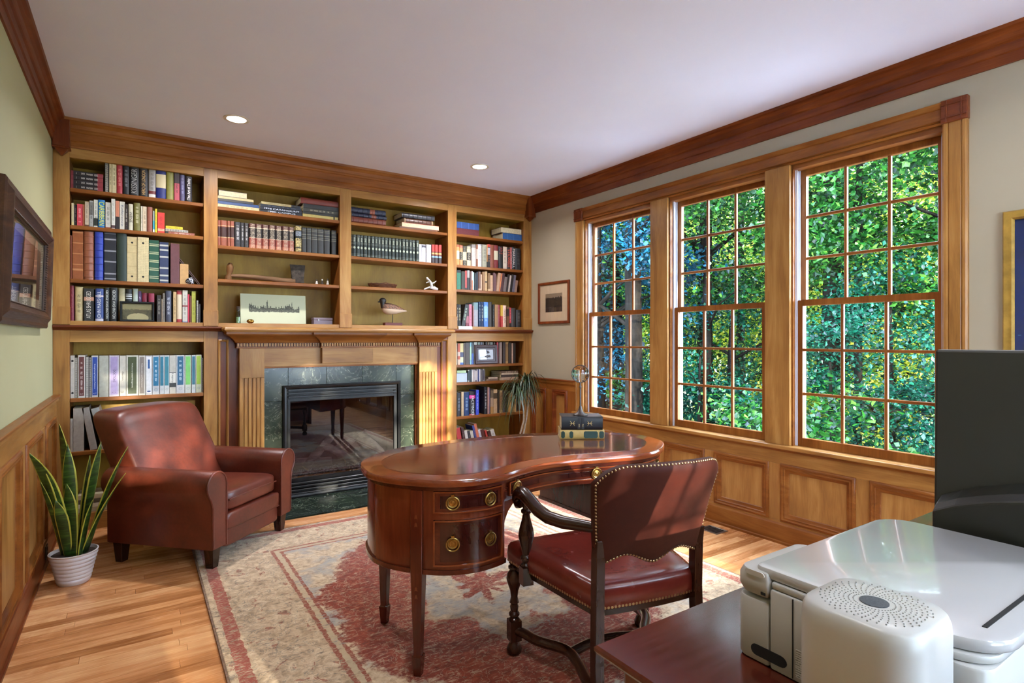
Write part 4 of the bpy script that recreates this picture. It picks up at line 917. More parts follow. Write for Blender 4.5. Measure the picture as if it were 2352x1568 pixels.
  (2.6827,2.716,0.203,'soft','#74222e',[(0.17,0.5,'#9a5a60'),(0.5,1,'#3a2422')],None,'maroon and pink paperback'),
  (2.7202,2.7513,0.218,'soft','#bb6d80',[],'bars:#8a4a60','pink paperback'),
  (2.7584,2.7698,0.205,'soft','#8a5a58',[],None,'thin mauve paperback'),
  (2.7712,2.8241,0.238,'hard','#98979c',[(0.7,1,'#6f8a8c')],None,'wide grey hardback with teal top'),
  (2.8285,2.8537,0.246,'hard','#1c3454',[],'bars:#9aa8a8','navy hardback,first of two'),
  (2.8552,2.8827,0.246,'hard','#16294a',[],'bars:#c8c4a8','navy hardback,second of two'),
  (2.8849,2.9302,0.246,'soft','#4f7dc4',[(0.35,0.82,'#8ab4d8')],'bars:#a8d0c0','sky blue paperback with torn corner'),
  (2.9324,2.9479,0.246,'soft','#1a1626',[],None,'thin midnight blue paperback'),
  (2.949,2.9871,0.25,'hard','#3d3834',[],None,'dark grey hardback'),
  (2.9889,3.0094,0.225,'soft','#211c1a',[],'bars:#6a6058','narrow black paperback'),
  (3.0128,3.0506,0.226,'soft','#98714a',[],None,'tan paperback with worn corner'),
  (3.0532,3.0838,0.223,'hard','#883238',[],'bars:#a85a58','brick red hardback'),
  (3.086,3.1073,0.22,'soft','#b8403c',[(0.5,1,'#c8a844')],None,'yellow topped red paperback'),
  (3.1088,3.1515,0.22,'hard','#d2b09a',[],("MAN'S  LIFE",'#2a2220','d',0.45),'cream hardback with black lettering'),
  (3.1569,3.1877,0.209,'soft','#6a4426',[(0.53,0.87,'#241710')],None,'brown paperback with dark label'),
  (3.1919,3.2147,0.2,'soft','#b83a44',[(0,0.2,'#1c1414')],'bars:#e09a9a','narrow red and black paperback'),
  (3.2186,3.2717,0.198,'hard','#3a3430',[],None,'plain dark grey hardback'),
  (3.2756,3.3364,0.181,'hard','#231d1b',[],'bars:#6a6460','black hardback at right end'),
 ]),
 ('first lower shelf of right bookcase',1.056,[
  (2.5738,2.5889,0.208,'soft','#a8a898',[],None,'narrow white book'),
  (2.5899,2.6157,0.207,'soft','#a84a30',[(0,0.25,'#c8a890'),(0.4,0.6,'#c0a090')],None,'orange book'),
  (2.6184,2.6559,0.207,'soft','#c0b078',[(0,0.1,'#3a5a98'),(0.1,0.35,'#b8b898'),(0.36,0.58,'#3a3c58')],None,'cream and blue book'),
  (2.6572,2.6782,0.21,'soft','#4a3a34',[],None,'dark brown with lighter spots book'),
  (2.6796,2.7245,0.213,'soft','#3f3128',[],None,'wide dark brown book'),
  (2.7259,2.7442,0.217,'soft','#7aa6b4',[(0.2,0.8,'#9ab8a0')],None,'pale blue book'),
  (2.746,2.7698,0.216,'soft','#2a4a92',[(0.5,1,'#24323c')],None,'blue and black book'),
  (2.7712,2.7855,0.217,'soft','#a8a8a0',[],None,'off white book'),
  (2.7876,2.7947,0.219,'soft','#8a8a80',[],None,'grey behind frame,first book'),
  (2.7962,2.8209,0.219,'soft','#a8a494',[],None,'cream behind frame book'),
  (2.8263,2.8515,0.218,'soft','#7a8478',[],None,'grey green behind frame book'),
  (2.8588,2.8824,0.218,'soft','#5a5c68',[],None,'slate behind frame book'),
  (2.8842,2.9009,0.218,'soft','#5a5650',[],None,'taupe behind frame book'),
  (2.917,2.9409,0.218,'soft','#4a3c34',[],None,'brown behind frame book'),
  (2.9427,2.9649,0.217,'soft','#8a8274',[],None,'beige behind frame book'),
  (2.9671,3.0012,0.217,'soft','#7c8478',[],None,'sage behind frame book'),
  (3.0094,3.0303,0.216,'soft','#4a3a30',[],None,'dark brown behind frame book'),
  (3.0341,3.0551,0.217,'soft','#a8323c',[],None,'bright red book'),
  (3.0566,3.0694,0.213,'soft','#2a1c18',[],None,'narrow black book'),
  (3.0717,3.1035,0.217,'soft','#8a7468',[],None,'mushroom book'),
  (3.1073,3.1385,0.218,'soft','#32241f',[],None,'very dark brown book'),
  (3.1423,3.1761,0.219,'soft','#a07848',[(0.1,0.9,'#7a5a34')],None,'tan book'),
  (3.1784,3.2147,0.213,'soft','#2c2018',[],None,'chocolate book'),
  (3.2194,3.2381,0.206,'soft','#b08c78',[],None,'narrow pink beige book'),
  (3.242,3.2693,0.209,'soft','#21160f',[],None,'black brown book'),
 ]),
 ('third lower shelf of right bookcase',0.554,[
  (2.5723,2.5825,0.233,'soft','#2a2438',[],None,'thin midnight blue book at left end'),
  (2.5837,2.6307,0.231,'hard','#26262c',[],'bars:#7a8290','charcoal hardback'),
  (2.6331,2.6601,0.237,'soft','#b8a07c',[],None,'narrow cream paperback'),
  (2.6629,2.7228,0.232,'hard','#173462',[],'bars:#8aa8c8','navy hardback with pale lettering'),
  (2.7253,2.7937,0.231,'hard','#171520',[(0.02,0.06,'#d86a70'),(0.72,0.86,'#d83a98')],('FACTFINDER','#cfe0e0','d',0.55),'black reference book with pink label'),
  (2.7966,2.8312,0.247,'soft','#3a4ec4',[],'bars:#a8b4e0','bright blue paperback'),
  (2.8914,2.9284,0.275,'hard','#15141c',[],'bars:#c8c8d0','tall black hardback with white lettering'),
  (2.93,2.9495,0.269,'soft','#b08c88',[],None,'narrow dusty pink paperback'),
  (2.9507,2.9622,0.255,'soft','#20285a',[],None,'thin navy paperback'),
  (2.963,2.997,0.236,'soft','#a89078',[(0,0.3,'#a8804a'),(0.68,1,'#6a5c48')],None,'tan paperback with dark lettering'),
  (2.9996,3.0442,0.243,'soft','#b89c78',[(0.62,0.85,'#4a3c28')],None,'cream paperback with picture panel'),
  (3.0494,3.071,0.219,'soft','#2a1c12',[],None,'narrow dark brown book'),
  (3.0744,3.1092,0.228,'soft','#b09468',[(0.15,0.92,'#8a6c48')],'bars:#3a2a18','beige paperback with patterned spine'),
  (3.1118,3.1786,0.222,'hard','#2e2416',[],None,'wide dark olive hardback'),
  (3.1821,3.2239,0.21,'soft','#b08c50',[],None,'taller golden tan paperback'),
  (3.2266,3.2732,0.161,'soft','#b8945c',[],None,'shorter golden tan paperback'),
 ]),
]
for shelf, z, L in BOOK_ROWS:
    gi = 0
    for i, (x0, x1, h, kind, col, bands, txt, lab) in enumerate(L):
        w = max(0.005, x1 - x0 - 0.0008)
        if lab.startswith('GREEN'): lab = 'dark green gilt volume, %s from left of twenty' % ORD[int(lab[5:])]
        y0 = YB + 0.022 + bprng.uniform(0.0, 0.012) + (0.02 if 'behind' in lab else 0)
        rot = (0, 0, 0); zz = z
        if kind == 'lean':
            a = 0.15 if 'leaning right' not in lab else 0.2; rot = (0, a, 0); zz = z + w/2*math.sin(a) + 0.0005
        put_book(kind, w, h, col, bands, txt, lab + ' on ' + shelf, 'books on the ' + shelf, ((x0+x1)/2, y0, zz), rot, name='binder' if kind.startswith('binder') and z < 1 else 'book', cat='binder' if kind.startswith('binder') and z < 1 else 'book')
def stack(shelf, z, L):
    """books lying flat, bottom one first: (x0, x1, thickness, colour, kind, bands, text, label, yoff, yaw)"""
    for x0, x1, t, col, kind, bands, txt, lab, yo, yaw in L:
        back = kind == 'pages'
        k = 'hard' if back else kind
        lo = (x0 if not back else x1, YB + 0.03 + yo + (0.2 if back else 0), z + t/2)
        put_book(k, t-0.0006, x1-x0, col, bands, txt, lab + ' on ' + shelf, 'books on the ' + shelf, lo, (0, R(90), yaw + (math.pi if back else 0)), d=0.2)
        z += t
T1 = 'top shelf of left bookcase'
stack(T1, 2.325, [(-0.368, -0.19, 0.031, '#1d1416', 'soft', [(0, 0.08, '#7c2b33'), (0.82, 1, '#8c3038')], 'bars:#cfc8c0', '%s of four flat red and black volumes' % n_, 0.0, 0) for n_ in ('lowest', 'second lowest', 'third lowest', 'topmost')])
stack('second shelf of left bookcase', 2.075, [(0.180, 0.366, 0.019, '#8a4c3c', 'soft', [(0.0, 0.1, '#2a2220')], 'bars:#d0b8a8', 'flat reddish brown paperback', 0.0, 0), (0.178, 0.325, 0.019, '#b9b2a4', 'spiral', [], None, 'flat white spiral notebook', 0.0, 0), (0.182, 0.289, 0.021, '#c3b31e', 'soft', [], 'bars:#7a7410', 'flat bright yellow paperback', 0.0, 0)])
S1 = 'top shelf of centre left bay'
stack(S1, 2.315, [(0.522, 0.816, 0.026, '#c6ad80', 'soft', [], 'bars:#8a6a40', 'lowest flat cream magazine', 0.0, 0), (0.522, 0.814, 0.022, '#27406e', 'soft', [], None, 'flat dark blue album', 0.0, 0), (0.522, 0.772, 0.019, '#2c2a28', 'soft', [], None, 'flat black and grey album', 0.0, 0), (0.522, 0.774, 0.020, '#b9a678', 'soft', [], None, 'flat cream album', 0.0, 0), (0.525, 0.728, 0.045, '#4a3838', 'pages', [], None, 'flat thick album with page edges outward', 0.0, 0)])
stack(S1, 2.315, [(0.822, 1.140, 0.021, '#14151f', 'soft', [], ('1980 CAMPUS', '#cfd2dc', 'u', 0.7), 'lowest of three flat navy yearbooks', 0.0, 0), (0.822, 1.142, 0.022, '#161823', 'soft', [], ('1978 CATAMOUNT', '#d8dbe6', 'u', 0.7), 'middle of three flat navy yearbooks', 0.0, 0), (0.824, 1.136, 0.022, '#171a26', 'soft', [], 'bars:#4a4e60', 'uppermost of three flat navy yearbooks', 0.0, 0), (0.830, 1.130, 0.019, '#b8a676', 'soft', [(0.76, 1, '#20222c')], ('LONGMEADOW HIGHSCHOOL 1982', '#54462c', 'u', 0.6), 'flat cream yearbook topping a stack', 0.0, 0)])
stack(S1, 2.315, [(1.148, 1.440, 0.027, '#b3a05c', 'soft', [(0.86, 0.9, '#2a2620')], None, 'flat straw coloured album', 0.0, 0), (1.151, 1.442, 0.019, '#22201a', 'soft', [], None, 'flat thin black album', 0.0, 0), (1.151, 1.442, 0.029, '#37342c', 'soft', [], 'bars:#b8ae90', 'flat charcoal album with small white lettering', 0.0, 0), (1.153, 1.443, 0.036, '#242322', 'soft', [], None, 'flat thick black album', 0.0, 0), (1.132, 1.443, 0.050, '#6f2a20', 'hard', [], None, 'flat red leather album', 0.0, 0)])
S2 = 'top shelf of centre right bay'
stack(S2, 2.315, [(1.556, 1.866, 0.056, '#6a2f22', 'hardrib', [], None, 'flat russet ribbed volume', 0.0, 0), (1.560, 1.878, 0.036, '#1b2138', 'hardrib', [(0.56, 0.7, '#7a4030')], None, 'lower flat navy ribbed volume', 0.012, 0), (1.552, 1.868, 0.046, '#1c243e', 'hardrib', [(0.54, 0.68, '#8a4c38')], None, 'upper flat navy ribbed volume', 0.006, 0)])
stack(S2, 2.315, [(1.990, 2.372, 0.014, '#5c3418', 'soft', [], None, 'flat thin brown portfolio', -0.012, 0), (2.016, 2.391, 0.042, '#b03028', 'pages', [], None, 'flat red book with cream page edges outward', -0.006, 0), (2.044, 2.338, 0.046, '#5a3420', 'hardrib', [(0.02, 0.05, '#b8986a'), (0.95, 0.98, '#b8986a')], None, 'flat brown gilt ribbed volume', 0.01, 0), (2.018, 2.347, 0.044, '#2c2a32', 'hardrib', [], None, 'flat black ribbed volume', 0.0, 0)])
S3 = 'top shelf of right bookcase'
stack(S3, 2.320, [(2.582, 2.829, 0.060, '#5f2026', 'soft', [], None, 'flat maroon box album', 0.0, 0), (2.582, 2.832, 0.062, '#2b4a86', 'soft', [(0.2, 0.22, '#4a6ab0'), (0.52, 0.54, '#4a6ab0'), (0.76, 0.78, '#4a6ab0')], None, 'flat blue box album', 0.0, 0)])
stack(S3, 2.320, [(3.110, 3.345, 0.068, '#2f5a92', 'soft', [(0.24, 0.25, '#5a84b8'), (0.55, 0.56, '#5a84b8')], None, 'flat blue binder at right end', 0.0, 0), (3.090, 3.345, 0.056, '#5a3c34', 'pages', [], None, 'flat brown album with white page edges', 0.0, 0)])
Q = 'second shelf of left lower case'
for x0, x1, h, col, a, lab in ((-0.371, -0.357, 0.225, '#cfc9bd', 0, 'slim white binder at the left stile'), (-0.355, -0.297, 0.293, '#c4bdb2', 0, 'thick plain white binder half hidden by snake plant'), (-0.262, -0.222, 0.295, '#bdb6b0', -0.16, 'white binder leaning left behind armchair'), (-0.196, -0.150, 0.29, '#c6c8c6', -0.22, 'pale grey binder leaning left behind armchair')):
    w = x1 - x0
    put_book('binder', w, h, col, [], None, lab, 'binders behind the armchair', ((x0+x1)/2, YB+0.028, 0.539 + w/2*abs(math.sin(a))), (0, a, 0), d=0.23, name='binder', cat='binder')
stack('low shelf behind armchair back', 0.539, [(0.20, 0.418, 0.03, '#b8a890', 'soft', [], None, 'lowest flat cream magazine', 0, 0), (0.20, 0.416, 0.03, '#241f1c', 'soft', [], None, 'flat black folder', 0, 0), (0.19, 0.418, 0.035, '#a59a88', 'soft', [(.3, .6, '#3a3430')], None, 'flat grey journal', 0, 0), (0.2, 0.415, 0.02, '#7c2430', 'soft', [], None, 'flat crimson folder', 0, 0)])
stack('bottom shelf behind snake plant', 0.115, [(-0.36, -0.13, 0.03, '#a89a7c', 'soft', [], None, 'lowest flat tan magazine', 0, 0), (-0.34, -0.12, 0.028, '#c9c0a8', 'soft', [], None, 'flat cream magazine', 0, 0), (-0.36, -0.14, 0.03, '#5a5040', 'soft', [], None, 'flat olive magazine', 0, 0), (-0.33, -0.12, 0.03, '#b8ab8c', 'soft', [], None, 'topmost flat beige magazine', 0, 0)])
# leaning books on the bottom shelf of the right bookcase
for i, (x, w, h, col, bands, lab) in enumerate([(2.62, 0.05, 0.33, '#b8b4b4', [(0.6, 1, '#a02c30')], 'red and white'), (2.672, 0.030, 0.335, '#3a1a1a', [], 'dark maroon'), (2.706, 0.032, 0.30, '#b7b4ae', [], 'pale grey'), (2.742, 0.030, 0.295, '#26262c', [], 'black'), (2.776, 0.034, 0.29, '#aaa69c', [], 'stone grey'), (2.812, 0.026, 0.345, '#30387c', [], 'blue and white'), (2.842, 0.032, 0.36, '#b4644a', [], 'terracotta'), (2.876, 0.028, 0.30, '#b9b8c2', [], 'white'), (2.908, 0.044, 0.295, '#4a2018', [], 'brown'), (2.954, 0.022, 0.29, '#a8342e', [], 'bright red'), (2.988, 0.03, 0.28, '#3c1f16', [], 'dark brown'), (3.036, 0.046, 0.285, '#b9b4b0', [], 'off white')]):
    a = -0.17 - 0.012*i
    put_book('soft', w*0.93, h, col, bands, 'bars:#6a6460' if i % 2 else None, lab + ' book leaning left on bottom shelf of right bookcase', 'books leaning on the bottom shelf', (x + 0.03, YB+0.03, 0.115 + w/2*abs(math.sin(a)) + 0.001), (0, a, 0))
# discs, box and flat books on the second lower shelf of the right bookcase
cdc = ['#b9b7a8', '#2f3a40', '#3a4a4c', '#c2bdb4', '#b3a49c', '#c0b8b8', '#3b2f3c', '#a8a0a4', '#2a3064', '#cfc8be', '#6a605c', '#4a4240', '#8c8280', '#5a504e']
for i in range(14):
    x = 2.708 + i*0.0140
    put_book('soft', 0.0112, 0.118 + (i*7 % 5)*0.001, cdc[i], [(0.12, 0.9, cdc[(i*5+2) % 14])] if i % 3 == 0 else [], None, '%s disc case from left on second lower shelf of right bookcase' % ORD[i], 'disc cases on a lower shelf', (x+0.006, YB+0.03, 0.885), d=0.12, name='disc_case', cat='disc case')
stack('second lower shelf of right bookcase', 0.885, [(3.090, 3.30, 0.030, '#a88a76', 'soft', [], None, 'lowest flat beige paperback', 0, 0), (3.09, 3.29, 0.026, '#3a2a22', 'soft', [], None, 'flat dark brown paperback', 0, 0), (3.095, 3.30, 0.016, '#b8a28c', 'soft', [], None, 'flat cream paperback', 0, 0), (3.09, 3.30, 0.02, '#5a4234', 'soft', [], 'bars:#c8b8a0', 'topmost flat brown paperback', 0, 0)])
stack('second lower shelf beside disc cases', 0.885, [(2.93, 3.06, 0.018, '#6a4c3c', 'soft', [], None, 'lower flat brown booklet', 0.02, 0), (2.95, 3.06, 0.016, '#b09884', 'soft', [], None, 'upper flat tan booklet', 0.02, 0)])
t = thing('storage_box', 'pale blue grey box with green lid beside disc cases', 'box', (2.642, YB+0.09, 0.885)); 
bx(-0.058, 0.058, -0.055, 0.055, 0, 0.088).build('box_body', plain('blue_grey_card', '#a5aebb', 0.5), t, bevel=0.002)
bx(-0.052, 0.050, -0.05, 0.05, 0.0885, 0.115).build('lid', plain('pale_green_card', '#a9bd8c', 0.5), t, bevel=0.003)

# ================================================================== SHELF ORNAMENTS
def picture_frame(name, label, loc, w, h, prof, frame_mat, art, rot=(0, 0, 0), mat_w=0.0, matm=None, thick=0.018, cat='picture frame', glass=True):
    """frame stands in the XZ plane facing -Y, base centre at loc"""
    t = thing(name, label, cat, loc); t.rotation_euler = rot
    MB().ring(-w/2, w/2, 0, h, prof, lambda a, b, p: (a, -p, b)).build('frame', frame_mat, t, smooth=30)
    fi = prof[-1][0]
    bx(-w/2+0.004, w/2-0.004, -0.003, 0.0, 0.004, h-0.004).build('backing', M['blackp'], t)
    if mat_w: bx(-w/2+fi*0.8, w/2-fi*0.8, -0.0048, -0.0031, fi*0.8, h-fi*0.8).build('mount', matm, t)
    i = fi*0.8 + mat_w
    art_o = bx(-w/2+i, w/2-i, -0.0056, -0.0049 if mat_w else -0.0031, i, h-i).build('print', art, t)
    if glass: bx(-w/2+fi*0.9, w/2-fi*0.9, -0.0078, -0.0072, fi*0.9, h-fi*0.9).build('glass', M['pglass'], t)
    return t
def art_landscape(name, sky, mid, dark, light, horizon=0.6, water=True):
    m, nt, b = new_mat(name); n = NB(nt); g = n.xyz(n.coord('Generated')); ob = n.coord()
    a = n.noise(ob, 26, 5, 0.65, 0.8); s = n.noise(ob, 9, 3)
    hz = n.m('ADD', horizon, n.m('MULTIPLY', n.m('SUBTRACT', a, 0.5), 0.35))
    c = n.mix(n.m('LESS_THAN', g[2], hz), lin(sky), n.ramp(a, [(0.35, dark), (0.62, mid)]))
    if water:
        e = n.m('ADD', n.m('POWER', n.m('DIVIDE', n.m('SUBTRACT', g[0], 0.52), 0.36), 2.0), n.m('POWER', n.m('DIVIDE', n.m('SUBTRACT', g[2], 0.12), n.m('ADD', 0.22, n.m('MULTIPLY', a, 0.12))), 2.0))
        c = n.mix(n.m('LESS_THAN', e, 1.0), c, lin(light))
    nt.links.new(n.mix(n.m('MULTIPLY', s, 0.25), c, lin(mid)), b.inputs['Base Color']); setp(b, rough=0.6); return m
PF = [(0, 0), (0, 0.012), (0.004, 0.016), (0.010, 0.016), (0.014, 0.011), (0.016, 0.004)]
o = picture_frame('photo_frame', 'small black framed old landscape photograph in front of crimson books', (0.008, YB+0.014, 1.4275), 0.205, 0.142, PF, M['blackm'], art_landscape('sepia_photo', '#8c845e', '#5e5a3e', '#2c2a1e', '#b8ad80', 0.62), rot=(R(-3), 0, 0))
PF2 = [(0, 0), (0, 0.016), (0.006, 0.02), (0.022, 0.017), (0.028, 0.012), (0.044, 0.010), (0.046, 0.004)]
def dogs():
    m, nt, b = new_mat('dog_drawing'); n = NB(nt); g = n.xyz(n.coord('Generated')); ob = n.coord()
    a = n.noise(ob, 90, 4, 0.6, 0.6)
    def bl(cx, cy, rx, ry): return n.m('LESS_THAN', n.m('ADD', n.m('POWER', n.m('DIVIDE', n.m('SUBTRACT', g[0], cx), rx), 2.0), n.m('POWER', n.m('DIVIDE', n.m('SUBTRACT', g[2], cy), ry), 2.0)), n.m('ADD', 0.35, a))
    k = n.m('MAXIMUM', n.m('MAXIMUM', bl(0.36, 0.56, 0.17, 0.16), bl(0.58, 0.70, 0.16, 0.15)), bl(0.62, 0.34, 0.20, 0.14))
    nt.links.new(n.mix(n.m('MULTIPLY', k, n.m('GREATER_THAN', a, 0.42)), lin('#c0c6d0'), lin('#2a2c38')), b.inputs['Base Color']); return m
picture_frame('photo_frame', 'dark plum wooden frame with a small drawing of dogs on lower right shelf', (2.905, YB+0.02, 1.0565), 0.262, 0.19, PF2, plain('plum_wood', '#32191c', 0.35, 0.1), dogs(), rot=(R(-4), 0, 0))
# leaning thin frames and stone on the third shelf, left bookcase
t = thing('leaning_frame', 'two thin dark frames leaning against the right side of the album shelf', 'frame', (0.405, YB+0.05, 1.712), 0); t.rotation_euler = (0, -0.62, 0)
for k in (0, 1): bx(-0.012+k*0.009, -0.006+k*0.009, -0.01, 0.16, 0.008*k, 0.27).build('panel', plain('dark_card_edge', '#4a332a', 0.5), t, bevel=0.001, seg=1)
st = MB().blob((0, 0, 0.026), (0.030, 0.024, 0.026), 0.8, 14, 8, warp=lambda x, y, z: (x*(1-z*6), y, z*(1+0.25*math.sin(40*x))))
stm, nt_, b_ = new_mat('black_veined_stone'); n_ = NB(nt_); nt_.links.new(n_.mix(n_.m('LESS_THAN', n_.m('ABSOLUTE', n_.m('SUBTRACT', n_.noise(n_.coord(), 30, 4, 0.6, 1.0), 0.5)), 0.035), lin('#17161c'), lin('#a9a9b4')), b_.inputs['Base Color']); setp(b_, rough=0.2)
so = st.build('polished_stone', stm, smooth=60); so.location = (0.335, YB+0.04, 1.711); tag(so, 'small polished black stone with white veins on album shelf', 'stone')
# axe
t = thing('axe', 'old axe with rusty head and worn wooden handle lying on open shelf', 'axe', (0.89, YB+0.12, 1.763))
hp = [(-0.27, 0, 0.040), (-0.2, 0, 0.043), (-0.1, 0, 0.040), (0.0, 0, 0.034), (0.1, 0, 0.026), (0.18, 0, 0.022), (0.215, 0, 0.022)]
MB().tube(hp, [0.012, 0.016, 0.018, 0.019, 0.020, 0.023, 0.024], 10, flat=1.0).build('handle', wood('weathered_ash', '#4a3220', '#76563a', '#94724e', axis='X', across=40, rough=0.7), t, smooth=50)
rust = plain('rusty_iron', '#3b3128', 0.75, 0.35, 40, metal=0.3)
hd = MB(); 
def axr(x0, x1, z, th): return [(x0, -th, z), (x1, -th, z), (x1, th, z), (x0, th, z)]
hd.loft([axr(0.190, 0.286, 0.000, 0.015), axr(0.190, 0.284, 0.045, 0.017), axr(0.188, 0.288, 0.070, 0.012), axr(0.182, 0.294, 0.120, 0.006), axr(0.174, 0.298, 0.162, 0.0015)])
hd.build('axe_head', rust, t, bevel=0.002)
kn = MB().tube([(-0.285, 0, 0.0), (-0.284, 0.002, 0.03), (-0.278, 0.002, 0.05), (-0.276, 0, 0.075), (-0.272, 0, 0.11), (-0.270, 0, 0.14)], [0.026, 0.024, 0.017, 0.024, 0.026, 0.012], 12)
kn.build('carved_knob', wood('gnarled_root', '#3e2210', '#63401f', '#7d5730', axis='Z', across=50, rough=0.6), t, smooth=60)
# three tiny figurines
figm = plain('figurine_white', '#cfc7bc', 0.4, 0.05); figd = plain('figurine_dark', '#3a2a20', 0.5, 0.1)
for x, h, lab, ma in ((1.275, 0.046, 'left tiny white bird shaped figurine on axe shelf', figm), (1.322, 0.052, 'middle tiny dark figurine on axe shelf', figd), (1.368, 0.058, 'right tiny white standing figurine on axe shelf', figm)):
    t = thing('figurine', lab, 'figurine', (x, YB+0.09, 1.763), 0, 'tiny figurines on the axe shelf')
    MB().lathe([(0.0005, 0), (0.011, 0), (0.012, h*0.2), (0.008, h*0.45), (0.009, h*0.58), (0.005, h*0.70), (0.0005, h*0.71)], 12).build('body', ma, t, smooth=60)
    MB().lathe([(0.0005, h*0.68), (0.005, h*0.74), (0.0065, h*0.84), (0.005, h*0.95), (0.0005, h)], 12).build('head', figd if ma is figm else figm, t, smooth=60)
# skyline print
def skyline():
    m, nt, b = new_mat('skyline_print'); n = NB(nt); g = n.xyz(n.coord('Generated')); ob = n.coord()
    col = n.noise(n.mapping(ob, (95, 0, 0)), 1.0, 0); br = n.noise(n.mapping(ob, (14, 0, 0)), 1.0, 1)
    top = n.m('ADD', 0.48, n.m('ADD', n.m('MULTIPLY', n.m('GREATER_THAN', col, 0.55), 0.06), n.m('MULTIPLY', n.m('POWER', br, 3.0), 0.55)))
    spire = n.m('MULTIPLY', n.step(g[0], 0.385, 0.405), 0.22); sp2 = n.m('MULTIPLY', n.step(g[0], 0.775, 0.785), 0.15)
    body = n.m('MULTIPLY', n.m('LESS_THAN', g[2], n.m('ADD', top, n.m('ADD', spire, sp2))), n.m('GREATER_THAN', g[2], n.m('ADD', 0.36, n.m('MULTIPLY', n.noise(ob, 60, 2), 0.08))))
    msk = n.m('MULTIPLY', body, n.step(g[0], 0.12, 0.90)); tex = n.m('GREATER_THAN', n.noise(n.mapping(ob, (240, 0, 160)), 1.0, 2), 0.40)
    nt.links.new(n.mix(n.m('MULTIPLY', msk, n.m('ADD', n.m('MULTIPLY', tex, 0.5), 0.42)), lin('#bcbd9c'), lin('#252620')), b.inputs['Base Color']); setp(b, rough=0.6); return m
t = thing('skyline_print', 'pale unframed print of a city skyline leaning on shelf above mantel', 'print', (0.945, YB+0.125, 1.4275)); t.rotation_euler = (R(-6), 0, 0)
bx(-0.252, 0.252, -0.004, 0.004, 0, 0.242).build('board', plain('print_board', '#bcbd9c', 0.6, 0.02), t, bevel=0.001, seg=1)
bx(-0.250, 0.250, -0.0048, -0.0041, 0.002, 0.240).build('print', skyline(), t)
# bottle, egg, box
t = thing('bottle', 'small green glass bottle with cork left of skyline print', 'bottle', (0.672, YB+0.10, 1.4275))
MB().lathe([(0.0005, 0), (0.017, 0), (0.0175, 0.012), (0.0175, 0.078), (0.014, 0.088), (0.012, 0.094), (0.012, 0.106), (0.0135, 0.108), (0.0135, 0.113), (0.0005, 0.113)], 18).build('glass_body', M['bglass'], t, smooth=40)
MB().lathe([(0.0005, 0.1), (0.011, 0.1), (0.0125, 0.135), (0.0005, 0.135)], 14).build('cork', plain('cork', '#3a2a1e', 0.8, 0.2, 90), t, smooth=40)
MB().lathe([(0.0005, 0.004), (0.0145, 0.004), (0.0145, 0.05), (0.0005, 0.05)], 14).build('contents', plain('sea_glass_chips', '#8aa07c', 0.4, 0.3, 120), t)
eg = MB().blob((0, 0, 0.017), (0.028, 0.017, 0.017), 1.0, 18, 12).build('egg_ornament', plain('gold_lacquer', '#9a7434', 0.2, 0.1, metal=0.9), smooth=80); eg.location = (0.755, YB+0.06, 1.4275); tag(eg, 'small shiny gold egg in front of skyline print', 'ornament')
t = thing('trinket_box', 'small lilac grey box with clasp on shelf above mantel', 'box', (1.325, YB+0.11, 1.4275)); lil = plain('lilac_card', '#74646c', 0.5, 0.04)
bx(-0.078, 0.078, -0.04, 0.04, 0, 0.036).build('box_body', lil, t, bevel=0.003); bx(-0.080, 0.080, -0.042, 0.042, 0.037, 0.058).build('lid', lil, t, bevel=0.005)
bx(-0.044, -0.036, -0.046, -0.041, 0.028, 0.046).build('clasp', M['steel'], t, bevel=0.001)
# basket
t = thing('woven_basket', 'low oval woven twig basket on open shelf', 'basket', (1.862, YB+0.10, 1.763)); bk = wood('twig', '#2e170a', '#5a3218', '#7e522c', axis='X', across=60, rough=0.7)
for k in range(5):
    rg = random.Random(k); z = 0.006 + k*0.0075
    pts = [((0.115+0.004*k)*math.cos(a_*2*math.pi/40), (0.06+0.003*k)*math.sin(a_*2*math.pi/40), z + 0.002*math.sin(a_*2.1+k)) for a_ in range(41)]
    MB().tube(pts, 0.0048, 6).build('coil', bk, t, smooth=60)
MB().lathe([(0.0005, 0.001), (0.06, 0.001), (0.06, 0.005), (0.0005, 0.005)], 20).build('base', bk, t)
MB().tube([(-0.02, -0.062, 0.04), (0.0, -0.06, 0.05), (0.03, -0.062, 0.043)], 0.003, 6).build('twig_end', bk, t)
# white driftwood-like figurine
t = thing('bone_figurine', 'white branching bone like figurine at right end of shelf', 'figurine', (2.35, YB+0.10, 1.763)); bo = plain('bone_white', '#b9b2ac', 0.5, 0.06, 30)
for nm, pts, rd in (('body', [(-0.005, 0, 0.02), (0.0, 0, 0.05), (-0.01, 0, 0.08), (-0.03, 0, 0.105)], [0.016, 0.013, 0.013, 0.008]), ('limb', [(-0.02, 0, 0.036), (-0.055, 0, 0.022), (-0.085, -0.01, 0.010)], [0.008, 0.008, 0.005]), ('limb', [(0.0, 0, 0.07), (0.028, 0, 0.082), (0.048, 0, 0.098)], [0.008, 0.006, 0.003]), ('limb', [(-0.01, 0, 0.09), (-0.036, 0.006, 0.084), (-0.055, 0.006, 0.074)], [0.008, 0.006, 0.004]), ('foot', [(0.0, 0, 0.03), (0.03, 0, 0.024), (0.06, 0, 0.016)], [0.014, 0.022, 0.014]), ('head', [(-0.03, 0, 0.10), (-0.048, 0, 0.118), (-0.056, 0, 0.126)], [0.010, 0.013, 0.005])):
    MB().tube(pts, rd, 9).build(nm, bo, t, smooth=60)
